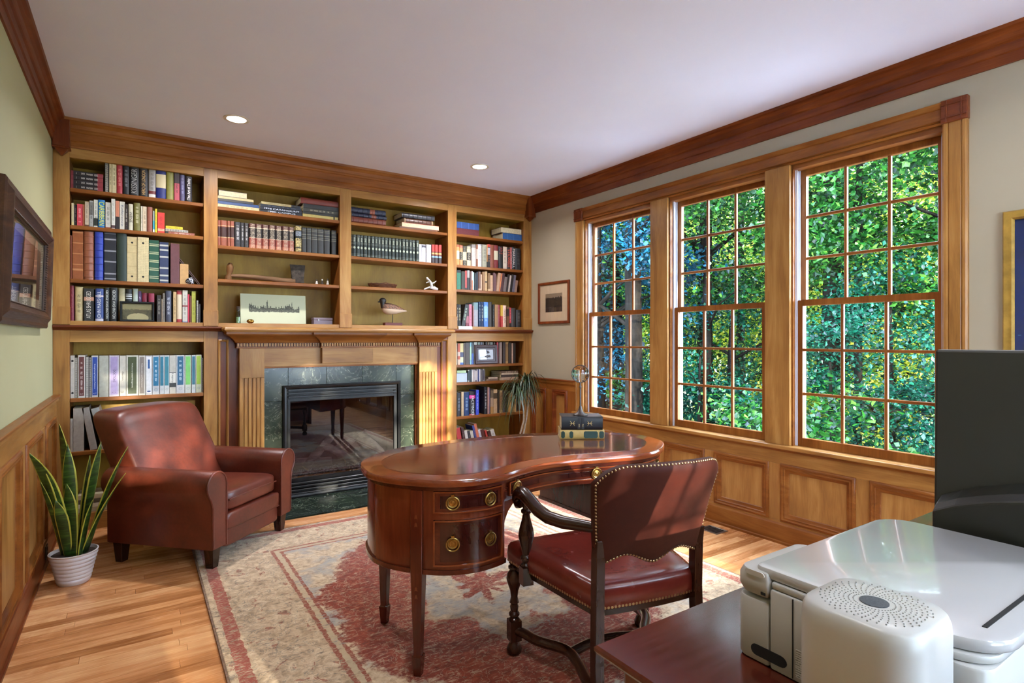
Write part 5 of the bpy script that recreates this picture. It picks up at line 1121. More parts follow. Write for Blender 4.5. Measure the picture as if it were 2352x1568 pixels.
# bird decoy
t = thing('bird_decoy', 'carved shorebird decoy with dark head on a wooden stand', 'decoy', (1.962, YB+0.11, 1.4265))
bx(-0.084, 0.084, -0.03, 0.03, 0, 0.028).build('base', wood('redwood_base', '#2e0f0a', '#5c2318', '#7c4030', axis='X', across=18, rough=0.3), t, bevel=0.003)
MB().tube([(0, 0, 0.027), (0, 0, 0.12)], 0.0032, 8).build('rod', M['blackm'], t)
prof = [(-0.105, 0.180, 0.018, 0.030), (-0.09, 0.165, 0.03, 0.042), (-0.06, 0.155, 0.042, 0.052), (-0.02, 0.152, 0.046, 0.052), (0.03, 0.150, 0.040, 0.042), (0.075, 0.146, 0.026, 0.026), (0.115, 0.140, 0.010, 0.010), (0.138, 0.138, 0.002, 0.003)]
bm_ = MB(); n = 14; bm_.loft([[(x, ry*0.85*math.cos(2*math.pi*i/n), z + rz*math.sin(2*math.pi*i/n)) for i in range(n)] for x, z, ry, rz in prof])
brm, nt_, b_ = new_mat('decoy_paint'); n_ = NB(nt_); g_ = n_.xyz(n_.coord('Generated')); a_ = n_.noise(n_.mapping(n_.coord(), (60, 60, 160)), 1.0, 3)
sel = n_.ss(n_.m('ADD', n_.m('MULTIPLY', g_[0], 0.10), g_[2]), 0.44, 0.54)
nt_.links.new(n_.mix(sel, lin('#c0a68c'), n_.ramp(a_, [(0.4, '#3a2014'), (0.65, '#8a5c3c')])), b_.inputs['Base Color']); setp(b_, rough=0.6)
bm_.build('body', brm, t, smooth=60)
hdm = MB().blob((-0.095, 0, 0.225), (0.032, 0.024, 0.028), 0.95, 16, 10); hdm.tube([(-0.098, 0, 0.215), (-0.096, 0, 0.19), (-0.09, 0, 0.165)], [0.022, 0.02, 0.022], 12)
hdm.build('head', plain('decoy_dark', '#2a2018', 0.5, 0.2, 40), t, smooth=70)
MB().tube([(-0.12, 0, 0.217), (-0.140, 0, 0.213)], [0.009, 0.004], 8).build('bill', plain('decoy_bill', '#17120f', 0.4), t, smooth=60)
# envelope on the ledge
ev = bx(-0.075, 0.075, -0.0015, 0.0015, 0, 0.03).build('envelope', M['paperw'], bevel=0.0004, seg=1); ev.location = (2.655, YB-0.013, 1.3985); ev.rotation_euler = (R(-6), 0, 0); tag(ev, 'white envelope standing on ledge below right upper shelves', 'envelope')

# ================================================================== RUG
def rug_mat():
    m, nt, b = new_mat('persian_rug'); n = NB(nt); co = n.coord(); p = n.xyz(co)
    hx, hy = 1.2275, 1.525
    n1 = n.noise(co, 2.6, 5, 0.62); n2 = n.noise(n.mapping(co, (22, 85, 26)), 1.0, 4, 0.7); n3 = n.noise(co, 26, 5, 0.7, 0.6); n4 = n.noise(n.mapping(co, (1, 1, 1), (5, 3, 0)), 6, 4, 0.6, 0.4)
    ax = n.m('ABSOLUTE', p[0]); ay = n.m('ABSOLUTE', p[1])
    e = n.m('MINIMUM', n.m('SUBTRACT', hx, ax), n.m('SUBTRACT', hy, ay))
    ew = n.m('ADD', e, n.m('MULTIPLY', n.m('SUBTRACT', n3, 0.5), 0.03))
    cream = n.ramp(n3, [(0.34, '#9a8266'), (0.5, '#c0a484'), (0.68, '#d8c2a2')])
    grey = n.ramp(n4, [(0.3, '#72747a'), (0.6, '#a09a94'), (0.8, '#c3b8a6')])
    rust = n.ramp(n3, [(0.3, '#6a281c'), (0.55, '#8e3c28'), (0.75, '#a85c40')])
    fig = n.m('LESS_THAN', n.m('ABSOLUTE', n.m('SUBTRACT', n.noise(co, 13, 3, 0.6, 1.4), 0.5)), 0.014)
    ground = n.mix(n.ss(n4, 0.42, 0.62), cream, grey)
    ang = n.m('ARCTAN2', p[0], p[1])
    d = n.m('SQRT', n.m('ADD', n.m('POWER', n.m('DIVIDE', p[0], 0.84), 2.0), n.m('POWER', n.m('DIVIDE', p[1], 1.12), 2.0)))
    d = n.m('ADD', d, n.m('ADD', n.m('MULTIPLY', n.m('COSINE', n.m('MULTIPLY', ang, 8.0)), 0.05), n.m('MULTIPLY', n.m('SUBTRACT', n1, 0.5), 0.55)))
    d = n.m('ADD', d, n.m('MULTIPLY', n.m('SUBTRACT', n3, 0.5), 0.22))
    med = n.m('MULTIPLY', n.ss(d, 0.40, 0.45), n.m('SUBTRACT', 1.0, n.ss(d, 0.90, 0.95)))
    core = n.m('SUBTRACT', 1.0, n.ss(d, 0.12, 0.16))
    field = n.mix(n.m('MAXIMUM', med, core), ground, rust)
    field = n.mix(n.m('MULTIPLY', fig, 0.45), field, lin('#b9a68a'))
    flower = n.m('GREATER_THAN', n.noise(co, 17, 3, 0.6, 0.8), 0.64)
    bord = n.mix(n.m('MULTIPLY', flower, 0.7), cream, rust); bord = n.mix(n.m('MULTIPLY', fig, 0.6), bord, lin('#6f6a62'))
    c = n.mix(n.m('LESS_THAN', ew, 0.40), field, bord)
    for lo, hi, cc in ((0.385, 0.405, '#8e4632'), (0.432, 0.450, '#8e4632'), (0.405, 0.432, '#b8a282'), (0.030, 0.085, '#974232')):
        c = n.mix(n.m('MULTIPLY', n.step(ew, lo, hi), n.ss(n2, 0.35, 0.5)), c, lin(cc))
    wear = n.m('MULTIPLY', n.ss(n2, 0.52, 0.72), 0.75)
    c = n.mix(wear, c, lin('#c8b294'))
    c = n.mix(n.m('MULTIPLY', n.ss(n2, 0.44, 0.30), 0.6), c, lin('#54433a'))
    nt.links.new(c, b.inputs['Base Color']); setp(b, rough=0.95, sheen=0.2, spec=0.1)
    nt.links.new(n.bump(n.noise(co, 420, 2), 0.35, 0.003), b.inputs['Normal']); return m
t = thing('area_rug', 'large worn Persian rug in cream and rust red under the kidney desk', 'rug', (1.5225, 2.555, 0))
rg = random.Random(3); rm = MB()
rm.box(-1.2275, 1.2275, -1.525, 1.525, 0.0006, 0.011)
rm.build('pile', rug_mat(), t, bevel=0.004)
for a, b, c_, d_ in ((-1.236, -1.2275, -1.525, 1.525), (1.2275, 1.236, -1.525, 1.525), (-1.236, 1.236, 1.525, 1.533), (-1.236, 1.236, -1.533, -1.525)):
    bx(a, b, c_, d_, 0.0006, 0.010).build('edge_binding', plain('rug_binding', '#7c6250', 0.95, 0.2, 60), t, bevel=0.002)

# ================================================================== KIDNEY DESK
DC = (1.55, 2.25)
ctrl = [(0.775, 2.26), (0.83, 2.44), (1.0, 2.59), (1.2, 2.655), (1.5, 2.67), (1.8, 2.63), (2.05, 2.53), (2.25, 2.40), (2.345, 2.23), (2.30, 2.04), (2.15, 1.905), (1.98, 1.853), (1.80, 1.885), (1.62, 1.932), (1.46, 1.942), (1.32, 1.912), (1.20, 1.872), (1.08, 1.866), (0.96, 1.912), (0.86, 2.01), (0.79, 2.13)]
def catmull(P, n=6):
    out = []; N = len(P)
    for i in range(N):
        p0, p1, p2, p3 = (Vector(P[(i+k-1) % N]) for k in range(4))
        for j in range(n):
            u = j/n; q = 0.5*((2*p1) + (p2-p0)*u + (2*p0-5*p1+4*p2-p3)*u*u + (3*p1-p0-3*p2+p3)*u**3); out.append((q.x, q.y))
    return out
OUT = [(x-DC[0], y-DC[1]) for x, y in catmull(ctrl)]
def inset(P, d):
    N = len(P); out = []
    for i in range(N):
        a, b = Vector(P[i-1]), Vector(P[(i+1) % N]); t_ = (b-a).normalized(); nrm = Vector((t_.y, -t_.x))   # outline runs clockwise: inward is right-hand
        out.append((P[i][0]+nrm.x*d, P[i][1]+nrm.y*d))
    return out
def clip(P, x, keep):
    out = []
    for i in range(len(P)):
        a, b = P[i-1], P[i]; ia, ib = keep*(a[0]-x) >= 0, keep*(b[0]-x) >= 0
        if ia != ib:
            u = (x-a[0])/(b[0]-a[0]); out.append((x, a[1]+u*(b[1]-a[1])))
        if ib: out.append(b)
    return out
desk = thing('kidney_desk', 'mahogany kidney shaped desk with brass ring pulls on the rug', 'desk', (DC[0], DC[1], 0.0112))
D0 = 0.0112
def z3(P, z): return [(x, y, z - D0) for x, y in P]
MB().loft([z3(inset(OUT, 0.010), 0.740), z3(inset(OUT, 0.002), 0.744), z3(OUT, 0.750), z3(OUT, 0.762), z3(inset(OUT, 0.003), 0.7685), z3(inset(OUT, 0.009), 0.770)]).build('desk_top', M['band'], desk, smooth=35)
MB().loft([z3(inset(OUT, 0.092), 0.7701), z3(inset(OUT, 0.092), 0.7705)]).build('top_field', M['inlay'], desk)
for d_ in (0.088, 0.096):
    MB().loft([z3(inset(OUT, d_), 0.7702), z3(inset(OUT, d_), 0.7708), z3(inset(OUT, d_+0.0022), 0.7708), z3(inset(OUT, d_+0.0022), 0.7702)], caps=False).build('stringing', plain('boxwood_line', '#5c2c18', 0.2, coat=0.5), desk)
BODY = inset(OUT, 0.030)
CX0, CX1 = 1.235-DC[0], 1.895-DC[0]
pedL = clip(BODY, CX0, -1); pedR = clip(BODY, CX1, 1); mid = clip(clip(BODY, CX0, 1), CX1, -1)
MB().prism(inset(OUT, 0.018), 0.726-D0, 0.7405-D0).build('frieze_moulding', M['mahX'], desk)
MB().prism(pedL, 0.422-D0, 0.727-D0).build('pedestal', wood('mahogany_case', '#46190d', '#6e2f1a', '#8a452a', axis='Z', across=9, rough=0.2, coat=0.5), desk, smooth=30)
MB().prism(pedR, 0.422-D0, 0.727-D0).build('pedestal', M['mahZ'], desk, smooth=30)
MB().prism(mid, 0.648-D0, 0.727-D0).build('apron', M['mahX'], desk)
BODY2 = inset(OUT, 0.022)
for P in (clip(BODY2, CX0+0.004, -1), clip(BODY2, CX1-0.004, 1)): MB().prism(P, 0.405-D0, 0.4225-D0).build('base_moulding', M['mahX'], desk, smooth=30)
# front chain of the body as y(x)
def front(d):
    P = inset(OUT, d); ch = [p for p in P if p[1] < -0.20]; ch.sort(); return ch
def path(d, xa, xb, n=14):
    ch = front(d); out = []
    for i in range(n+1):
        x = xa + (xb-xa)*i/n
        for (a, b) in zip(ch, ch[1:]):
            if a[0] <= x <= b[0]: u = (x-a[0])/max(1e-6, b[0]-a[0]); out.append((x, a[1]+u*(b[1]-a[1]))); break
    return out
def strip(name, mat, par, xa, xb, z0, z1, dout, din=0.004, base=0.030):
    P = path(base, xa, xb); rings = []
    for i, p in enumerate(P):
        a, b = Vector(P[max(0, i-1)]), Vector(P[min(len(P)-1, i+1)]); t_ = (b-a).normalized(); nr = Vector((t_.y, -t_.x))
        o_ = (p[0]+nr.x*dout, p[1]+nr.y*dout); i_ = (p[0]-nr.x*din, p[1]-nr.y*din)
        rings.append([(o_[0], o_[1], z0-D0), (o_[0], o_[1], z1-D0), (i_[0], i_[1], z1-D0), (i_[0], i_[1], z0-D0)])
    return MB().loft(rings).build(name, mat, par, smooth=30)
def pull_mesh():
    m = MB(); n = 22
    def rg(prof, cz=0.0):
        m.loft([[(r*math.cos(2*math.pi*i/n), -y, cz+r*math.sin(2*math.pi*i/n)) for i in range(n)] for r, y in prof], caps=True)
    rg([(0.0215, 0), (0.0215, 0.002), (0.0190, 0.0042), (0.0150, 0.0030), (0.0140, 0.0052), (0.0105, 0.0056), (0.0095, 0.0036), (0.0060, 0.0040), (0.0050, 0.0075), (0.001, 0.0085)])
    m.tube([(0.0245*math.cos(a*2*math.pi/28), -0.0065, -0.002+0.0245*math.sin(a*2*math.pi/28)) for a in range(29)], 0.0030, 8)
    m.box(-0.006, 0.006, -0.009, 0, 0.0225, 0.0315)
    return m
pull0 = None
def drawer(xa, xb, z0, z1, hx):
    global pull0
    d = strip('drawer', M['mahX'], desk, xa, xb, z0, z1, 0.005)
    strip('veneer_panel', M['veneer'], d, xa+0.020, xb-0.020, z0+0.017, z1-0.017, 0.0062)
    for q in (z0, z1-0.005): strip('cock_bead', M['band'], d, xa, xb, q, q+0.005, 0.0105)
    for q in (xa, xb-0.005): strip('cock_bead', M['band'], d, q, q+0.005, z0, z1, 0.0100)
    for x in hx:
        P = path(0.030, x-0.01, x+0.01, 2); t_ = (Vector(P[2])-Vector(P[0])).normalized(); ang = math.atan2(t_.y, t_.x)
        nr = Vector((t_.y, -t_.x)); lo = (P[1][0]+nr.x*0.0060, P[1][1]+nr.y*0.0060, (z0+z1)/2-D0)
        if pull0 is None: pull0 = pull_mesh().build('pull', M['brass'], d, smooth=40); o = pull0
        else: o = cp(pull0, d)
        o.location = lo; o.rotation_euler = (0, 0, ang)
c0 = DC[0]
drawer(0.945-c0, 1.212-c0, 0.640, 0.722, (1.005-c0, 1.150-c0)); drawer(0.945-c0, 1.212-c0, 0.438, 0.612, (1.005-c0, 1.150-c0))
drawer(1.258-c0, 1.872-c0, 0.666, 0.722, (1.305-c0, 1.740-c0))
drawer(1.920-c0, 2.190-c0, 0.640, 0.722, (1.975-c0, 2.130-c0)); drawer(1.920-c0, 2.190-c0, 0.438, 0.612, (1.975-c0, 2.130-c0))
for s, xe in ((1, CX0), (-1, CX1)):
    yv = path(0.030, xe+s*0.03, xe+s*0.07, 2)[1][1]
    pl = [(xe, 0.648-D0), (xe+s*0.115, 0.648-D0)] + [(xe+s*(0.115-0.105*math.sin(a)), 0.648-D0-0.13*(1-math.cos(a))) for a in (0.3, 0.6, 0.9, 1.2, 1.5)] + [(xe, 0.505-D0)]
    MB().prism(pl, yv+0.004, yv+0.024, 'Y').build('spandrel', M['band'], desk)
def desk_leg(x, y, ang, full):
    ca, sa = math.cos(ang), math.sin(ang)
    def sq(h, z, ox=0, oy=0): return [(x-c0+ca*a-sa*b, y-DC[1]+sa*a+ca*b, z-D0) for a, b in ((-h, -h), (h, -h), (h, h), (-h, h))]
    r = [sq(0.0140, 0.0113), sq(0.0185, 0.075), sq(0.0200, 0.088), sq(0.0150, 0.093), sq(0.0148, 0.10), sq(0.0235, 0.405)]
    if full: r += [sq(0.0240, 0.41), sq(0.0240, 0.726)]
    MB().loft(r).build('leg', M['mahZ'], desk, bevel=0.0015, seg=1)
desk_leg(0.905, 2.012, R(-48), True); desk_leg(0.945, 2.470, R(40), True); desk_leg(2.215, 2.010, R(45), True); desk_leg(2.235, 2.350, R(-50), True)
# bellflower inlay on the front left leg
q = (Vector((0.905-c0, 2.012-DC[1]))); nr = Vector((-0.743, -0.669)); nx = Vector((math.cos(R(-48)), math.sin(R(-48))))
nr = Vector((math.sin(R(-48)), -math.cos(R(-48))))
il = plain('boxwood_inlay', '#6e3620', 0.25, coat=0.4)
for k, z in enumerate((0.625, 0.595, 0.350, 0.320)):
    c_ = q + nr*0.0242 if z > 0.41 else q + nr*(0.0148+(z-0.10)/0.305*0.0087+0.0004)
    pts = [(-0.006, -0.009), (0.0, -0.006), (0.006, -0.009), (0.004, 0.004), (0.0, 0.009), (-0.004, 0.004)]
    MB().add([(c_.x+nx.x*a+nr.x*w_, c_.y+nx.y*a+nr.y*w_, z+b-D0) for w_ in (0, 0.0005) for a, b in pts], [tuple(range(6)), tuple(range(6, 12))] + [(i, (i+1) % 6, 6+(i+1) % 6, 6+i) for i in range(6)]).build('bellflower', il, desk)

# ---- books and magnifying glass on the desk
yaw = math.atan2(2.227-2.361, 2.073-1.871)
bxp = (1.972, 2.294)
def desk_book(z, L, T, W_, col, bands, deco, label, dy=0.0):
    t = thing('book', label, 'book', (bxp[0], bxp[1], z), yaw, 'books on the kidney desk')
    mat = spine_mat(col, bands, deco, 0.35)
    cv, pg = book('hard', T, L, W_, mat)
    for o in (cv, pg): o.parent = t; o.rotation_euler = (0, R(90), 0); o.location = (-L/2, dy, T/2)
    return t, cv
lb, _ = desk_book(0.7712, 0.236, 0.048, 0.155, '#b79a5a', [], None, 'cream and green leather book lying under the black one')
lblm = spine_mat('#16352c')
for a, b in ((-0.112, -0.092), (-0.068, -0.048), (0.008, 0.082), (0.090, 0.115)):
    mm = MB(); c8 = 0.006
    pts = [(a+c8, 0.006), (b-c8, 0.006), (b, 0.006+c8), (b, 0.042-c8), (b-c8, 0.042), (a+c8, 0.042), (a, 0.042-c8), (a, 0.006+c8)]
    mm.prism(pts, -0.0012, 0.0035, 'Y').build('spine_label', lblm, lb)
ub, _ = desk_book(0.8196, 0.220, 0.070, 0.15, '#15171c', [], None, 'thick black book lying on top, under the magnifying glass', 0.004)
goldi = ink('#b9a06a')
for k_, x_ in enumerate((-0.016, 0.004)):
    bx(x_-0.0075, x_+0.0075, 0.0028, 0.0042, 0.006, 0.064).build('gilt_title', spine_mat('#15171c', (), 'bars:#b9a06a' if k_ else 'bars:#b8a06c'), ub)
for cx_ in (-0.052, 0.040):
    for sx_ in (-1, 1):
        for sz_ in (-1, 1):
            MB().tube([(cx_, 0.0032, 0.035), (cx_+sx_*0.006, 0.0032, 0.035+sz_*0.003), (cx_+sx_*0.012, 0.0032, 0.035+sz_*0.013)], [0.0008, 0.0022, 0.001], 6).build('gilt_ornament', goldi, ub)
        MB().tube([(cx_, 0.0032, 0.035), (cx_+sx_*0.013, 0.0032, 0.035)], [0.0008, 0.0018], 6).build('gilt_ornament', goldi, ub)
t = thing('magnifying_glass', 'round magnifying glass on a dark pewter stand on the black book', 'magnifying glass', (2.008, 2.352, 0.8900), yaw)
MB().lathe([(0.0005, 0), (0.038, 0), (0.040, 0.003), (0.036, 0.008), (0.022, 0.013), (0.014, 0.024), (0.009, 0.04), (0.0065, 0.05), (0.0005, 0.05)], 24).build('foot', M['pewter'], t, smooth=50)
MB().lathe([(0.0005, 0.045), (0.0048, 0.045), (0.0045, 0.148), (0.0075, 0.150), (0.0075, 0.156), (0.0045, 0.158), (0.0042, 0.178), (0.0005, 0.178)], 14).build('stem', M['pewter'], t, smooth=40)
MB().tube([(0.047*math.sin(a*2*math.pi/40), 0, 0.224-0.047*math.cos(a*2*math.pi/40)) for a in range(41)], 0.0026, 8).build('rim', M['pewter'], t, smooth=60)
lens = bpy.data.materials.new('lens_glass'); lens.use_nodes = True; lb_ = lens.node_tree.nodes['Principled BSDF']; lb_.inputs['Base Color'].default_value = (0.97, 1, 0.98, 1); setp(lb_, rough=0.0, trans=1.0, ior=1.5)
lm = MB(); N = 28; rings = []
for k in range(6): rr = 0.046*(1-k/5.05); rings.append((rr, -0.0085*(1-(rr/0.046)**2)-0.0012))
allr = [(r, y) for r, y in reversed(rings)] + [(r, -y) for r, y in rings]
lm.loft([[(r*math.cos(2*math.pi*i/N), y, 0.224+r*math.sin(2*math.pi*i/N)) for i in range(N)] for r, y in allr]).build('lens', lens, t, smooth=60)

# ================================================================== DESK CHAIR
ch = thing('desk_chair', 'red leather armchair with nailhead trim and turned legs at the kidney desk', 'chair', (1.545, 1.63, 0.0112), R(-12))
def quadr(pts): return catmull(pts, 5)
SEAT = quadr([(-0.325, 0.235), (-0.305, 0.272), (-0.16, 0.285), (0, 0.29), (0.16, 0.285), (0.305, 0.272), (0.325, 0.235), (0.275, 0.02), (0.225, -0.20), (0.205, -0.245), (0.10, -0.258), (0, -0.26), (-0.10, -0.258), (-0.205, -0.245), (-0.225, -0.20), (-0.275, 0.02)])
def sc(P, s, z): return [(x*s, y*s+0.01*(1-s), z) for x, y in P]
MB().loft([sc(SEAT, 0.985, 0.372), sc(SEAT, 1.0, 0.378), sc(SEAT, 1.008, 0.41), sc(SEAT, 1.0, 0.438), sc(SEAT, 0.97, 0.455), sc(SEAT, 0.90, 0.462), sc(SEAT, 0.70, 0.458), sc(SEAT, 0.40, 0.449), sc(SEAT, 0.08, 0.446)]).build('seat', M['leather2'], ch, smooth=60)
MB().loft([sc(SEAT, 0.93, 0.345), sc(SEAT, 0.96, 0.35), sc(SEAT, 0.96, 0.3725)]).build('seat_rail', M['walX'], ch)
nl = MB()
def nail(m, p, nrm, r=0.0052):
    nrm = Vector(nrm).normalized(); a = nrm.orthogonal().normalized(); b = nrm.cross(a); p = Vector(p)
    rings = [[tuple(p + nrm*h + (a*math.cos(t_*math.pi/3)+b*math.sin(t_*math.pi/3))*rr) for t_ in range(6)] for rr, h in ((r, 0), (r*0.8, r*0.45), (r*0.2, r*0.62))]
    m.loft(rings)
def along(pts, gap):
    out = []; acc = 0; P = [Vector(p) for p in pts]
    for a, b in zip(P, P[1:]):
        L = (b-a).length
        while acc < L: out.append((a.lerp(b, acc/L), (b-a).normalized())); acc += gap
        acc -= L
    return out
for p, t_ in along([(x*1.003, y*1.003, 0.3805) for x, y in SEAT + [SEAT[0]]], 0.0135): nail(nl, p, (t_.y, -t_.x, 0))
TURN = [(0.0005, 0), (0.022, 0), (0.030, 0.010), (0.031, 0.024), (0.022, 0.044), (0.016, 0.052), (0.016, 0.06)]
TURN2 = [(0.0005, 0.138), (0.020, 0.138), (0.021, 0.146), (0.015, 0.152), (0.022, 0.160), (0.022, 0.168), (0.015, 0.176), (0.018, 0.195), (0.014, 0.206), (0.020, 0.212), (0.017, 0.222), (0.014, 0.235), (0.018, 0.262), (0.030, 0.296), (0.033, 0.312), (0.029, 0.330), (0.018, 0.344), (0.025, 0.352), (0.025, 0.360), (0.018, 0.366), (0.022, 0.374), (0.0005, 0.375)]
def fleg(x, y):
    m = MB(); m.lathe(TURN, 18, (x, y, 0)); m.lathe(TURN2, 18, (x, y, 0))
    m.box(x-0.024, x+0.024, y-0.024, y+0.024, 0.058, 0.140); m.build('front_leg', M['walZ'], ch, smooth=40)
for s in (-1, 1): fleg(s*0.308, 0.242)
def rleg(s):
    P = [(0.215, -0.275, 0), (0.208, -0.255, 0.20), (0.203, -0.250, 0.40), (0.203, -0.254, 0.56), (0.203, -0.262, 0.62)]
    MB().loft([[(s*(x+a), y+b, z) for a, b in ((-0.017, -0.019), (0.017, -0.019), (0.017, 0.019), (-0.017, 0.019))] for x, y, z in P]).build('rear_leg', M['walZ'], ch, bevel=0.002, seg=1)
for s in (-1, 1): rleg(s)
for s in (-1, 1):
    pts = catmull([(s*0.308, 0.242), (s*0.255, 0.13), (s*0.18, 0.03), (s*0.178, -0.06), (s*0.20, -0.17), (s*0.212, -0.265), (s*0.4, -0.4), (s*0.5, 0.4)], 6)[:31]
    MB().tube([(x, y, 0.098) for x, y in pts], 0.021, 10, flat=0.9).build('side_stretcher', M['walY'], ch, smooth=60)
MB().tube([(-0.178 + 0.356*i/12, 0.0 + 0.045*math.sin(math.pi*i/12), 0.098) for i in range(13)], 0.020, 10, flat=0.9).build('cross_stretcher', M['walX'], ch, smooth=60)
for s in (-1, 1):
    ap = [(s*0.205, -0.275, 0.660), (s*0.228, -0.20, 0.650), (s*0.260, -0.11, 0.638), (s*0.284, -0.03, 0.636), (s*0.298, 0.03, 0.648), (s*0.306, 0.08, 0.668), (s*0.310, 0.125, 0.682), (s*0.312, 0.165, 0.680), (s*0.312, 0.192, 0.664), (s*0.312, 0.198, 0.644), (s*0.312, 0.184, 0.628), (s*0.312, 0.166, 0.632)]
    MB().tube(ap, [0.018, 0.021, 0.023, 0.024, 0.025, 0.026, 0.027, 0.027, 0.025, 0.022, 0.019, 0.013], 12).build('arm', M['walY'], ch, smooth=60)
    x, y = s*0.300, 0.135
    m = MB(); m.lathe([(0.0005, 0.395), (0.019, 0.395), (0.021, 0.405), (0.014, 0.413), (0.022, 0.424), (0.022, 0.434), (0.015, 0.444), (0.017, 0.460), (0.029, 0.500), (0.032, 0.520), (0.028, 0.545), (0.018, 0.580), (0.014, 0.602), (0.021, 0.610), (0.021, 0.618), (0.014, 0.624), (0.017, 0.640), (0.019, 0.668), (0.0005, 0.6685)], 18, (x, y, 0))
    m.box(x-0.022, x+0.022, y-0.022, y+0.022, 0.328, 0.397); m.build('arm_support', M['walZ'], ch, smooth=40)
def bk(u, v, off):
    u = 2*u-1
    top = 0.880 + 0.014*(1-u*u) - 0.060*(max(0, abs(u)-0.62)/0.38)**2.2; bot = 0.548 - 0.016*math.cos(2*math.pi*u) - 0.012*(1-abs(u))
    z = bot + (top-bot)*v; k = (z-0.54)/0.34
    hw = 0.214 + 0.046*max(0, k)**1.1
    x = hw*u; y = -0.268 - 0.135*max(0, k)**1.2 + 0.085*u*u*(0.25+0.75*max(0, k))
    return (x, y + off, z)
def puff(u, v): return (max(0, min(1, u*12, (1-u)*12, v*12, (1-v)*12)))**0.5
m = MB(); nu, nv = 30, 20
F = [[bk(i/nu, j/nv, 0.012 + 0.022*puff(i/nu, j/nv)) for i in range(nu+1)] for j in range(nv+1)]
Bk = [[bk(i/nu, j/nv, -0.010 - 0.012*puff(i/nu, j/nv)) for i in range(nu+1)] for j in range(nv+1)]
m.grid(lambda u, v: F[round(v*nv)][round(u*nu)], nu, nv); m.grid(lambda u, v: Bk[round(v*nv)][round(u*nu)], nu, nv)
per = [(0, j) for j in range(nv)] + [(i, nv) for i in range(nu)] + [(nu, nv-j) for j in range(nv)] + [(nu-i, 0) for i in range(nu)]
m.add([F[j][i] for i, j in per] + [Bk[j][i] for i, j in per], [(k, (k+1) % len(per), len(per)+(k+1) % len(per), len(per)+k) for k in range(len(per))])
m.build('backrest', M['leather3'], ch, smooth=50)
loop = [bk(i/nu, j/nv, -0.0125) for i, j in per]; loop.append(loop[0])
cen = Vector((0, -0.3, 0.72))
for p, t_ in along([tuple(Vector(p) + (cen-Vector(p)).normalized()*0.006) for p in loop], 0.0125): nail(nl, p, (0, -1, 0.15), 0.0052)
nl.build('nailhead_trim', M['nail'], ch, smooth=60, kind='stuff')

# ================================================================== LEATHER ARMCHAIR
ac = thing('leather_armchair', 'brown leather recliner armchair with rolled arms beside the fireplace', 'armchair', (0.347, 4.073, 0), R(45))
for s in (-1, 1):
    pr = [(0.262, 0.125), (0.262, 0.44)]
    for k in range(13):
        a = math.pi*(1.0 - k/12*1.18); pr.append((0.338+0.078*math.cos(a), 0.478+0.082*math.sin(a)))
    pr += [(0.385, 0.405), (0.372, 0.36), (0.370, 0.125)]
    rings = []
    for y_, k in ((-0.385, 0.965), (-0.378, 1.0), (0.30, 1.0), (0.318, 0.95)):
        rings.append([(s*(0.325+(x-0.325)*k), y_, 0.33+(z-0.33)*(0.985 if k < 1 else 1)) for x, z in pr])
    MB().loft(rings).build('arm', M['leather'], ac, smooth=45)
    MB().tube([(s*(0.325+(x-0.325)*0.985), -0.384, 0.33+(z-0.33)*0.99) for x, z in pr[:-1]] + [(s*0.369, -0.384, 0.14)], 0.0062, 8).build('piping', M['leather'], ac, smooth=60)
m = MB().blob((0, -0.085, 0.352), (0.262, 0.290, 0.062), 0.28, 40, 18, warp=lambda x, y, z: (x, y, z + (0.018*(1-(x/0.27)**2)*(1-(y/0.3)**2) if z > 0 else 0) - 0.03*(y+0.1)))
m.build('seat_cushion', M['leather'], ac, smooth=70)
MB().tube([(-0.225 + 0.450*i/20, -0.372 - 0.003*math.sin(math.pi*i/20), 0.372 - 0.004*(1-math.sin(math.pi*i/20))) for i in range(21)], 0.005, 6).build('cushion_welt', M['leather'], ac, smooth=60)
MB().tube([(-0.254 + 0.508*i/20, -0.374, 0.200) for i in range(21)], 0.0055, 6).build('footrest_welt', M['leather'], ac, smooth=60)
MB().blob((0, -0.345, 0.246), (0.260, 0.042, 0.050), 0.3, 30, 12).build('footrest_roll', M['leather'], ac, smooth=70)
MB().blob((0, -0.333, 0.158), (0.260, 0.034, 0.060), 0.22, 30, 12).build('footrest_panel', M['leather'], ac, smooth=70)
def bw(x, y, z):
    k = (z+0.28)/0.56
    return (x*(1.0 - 0.03*k) , y + 0.28*k - 0.05*math.exp(-((k-0.35)/0.25)**2)*(1 if y < 0 else 0)*(1-(x/0.34)**2), z + 0.012*(1-(x/0.33)**2)*(1 if z > 0.2 else 0))
MB().blob((0, 0.135, 0.592), (0.338, 0.105, 0.280), 0.22, 48, 28, warp=bw).build('back_cushion', M['leather'], ac, smooth=70)
bk_ = MB(); bk_.loft([[(x*0.26, y, z) for x, y in ((-1, -0.30+0.02), (1, -0.30+0.02), (1, 0.30), (-1, 0.30))] for z in (0.135, 0.30)]); bk_.build('seat_base', M['leather'], ac, bevel=0.01)
for sx, sy in ((-1, -1), (1, -1), (1, 1), (-1, 1)):
    x, y = sx*0.318, (-0.335 if sy < 0 else 0.27)
    MB().loft([[(x+a*h, y+b*h, z) for a, b in ((-1, -1), (1, -1), (1, 1), (-1, 1))] for h, z in ((0.022, 0.0005 if sy > 0 or sx < 0 else 0.012), (0.032, 0.128))]).build('leg', M['walZ'], ac, bevel=0.002, seg=1)

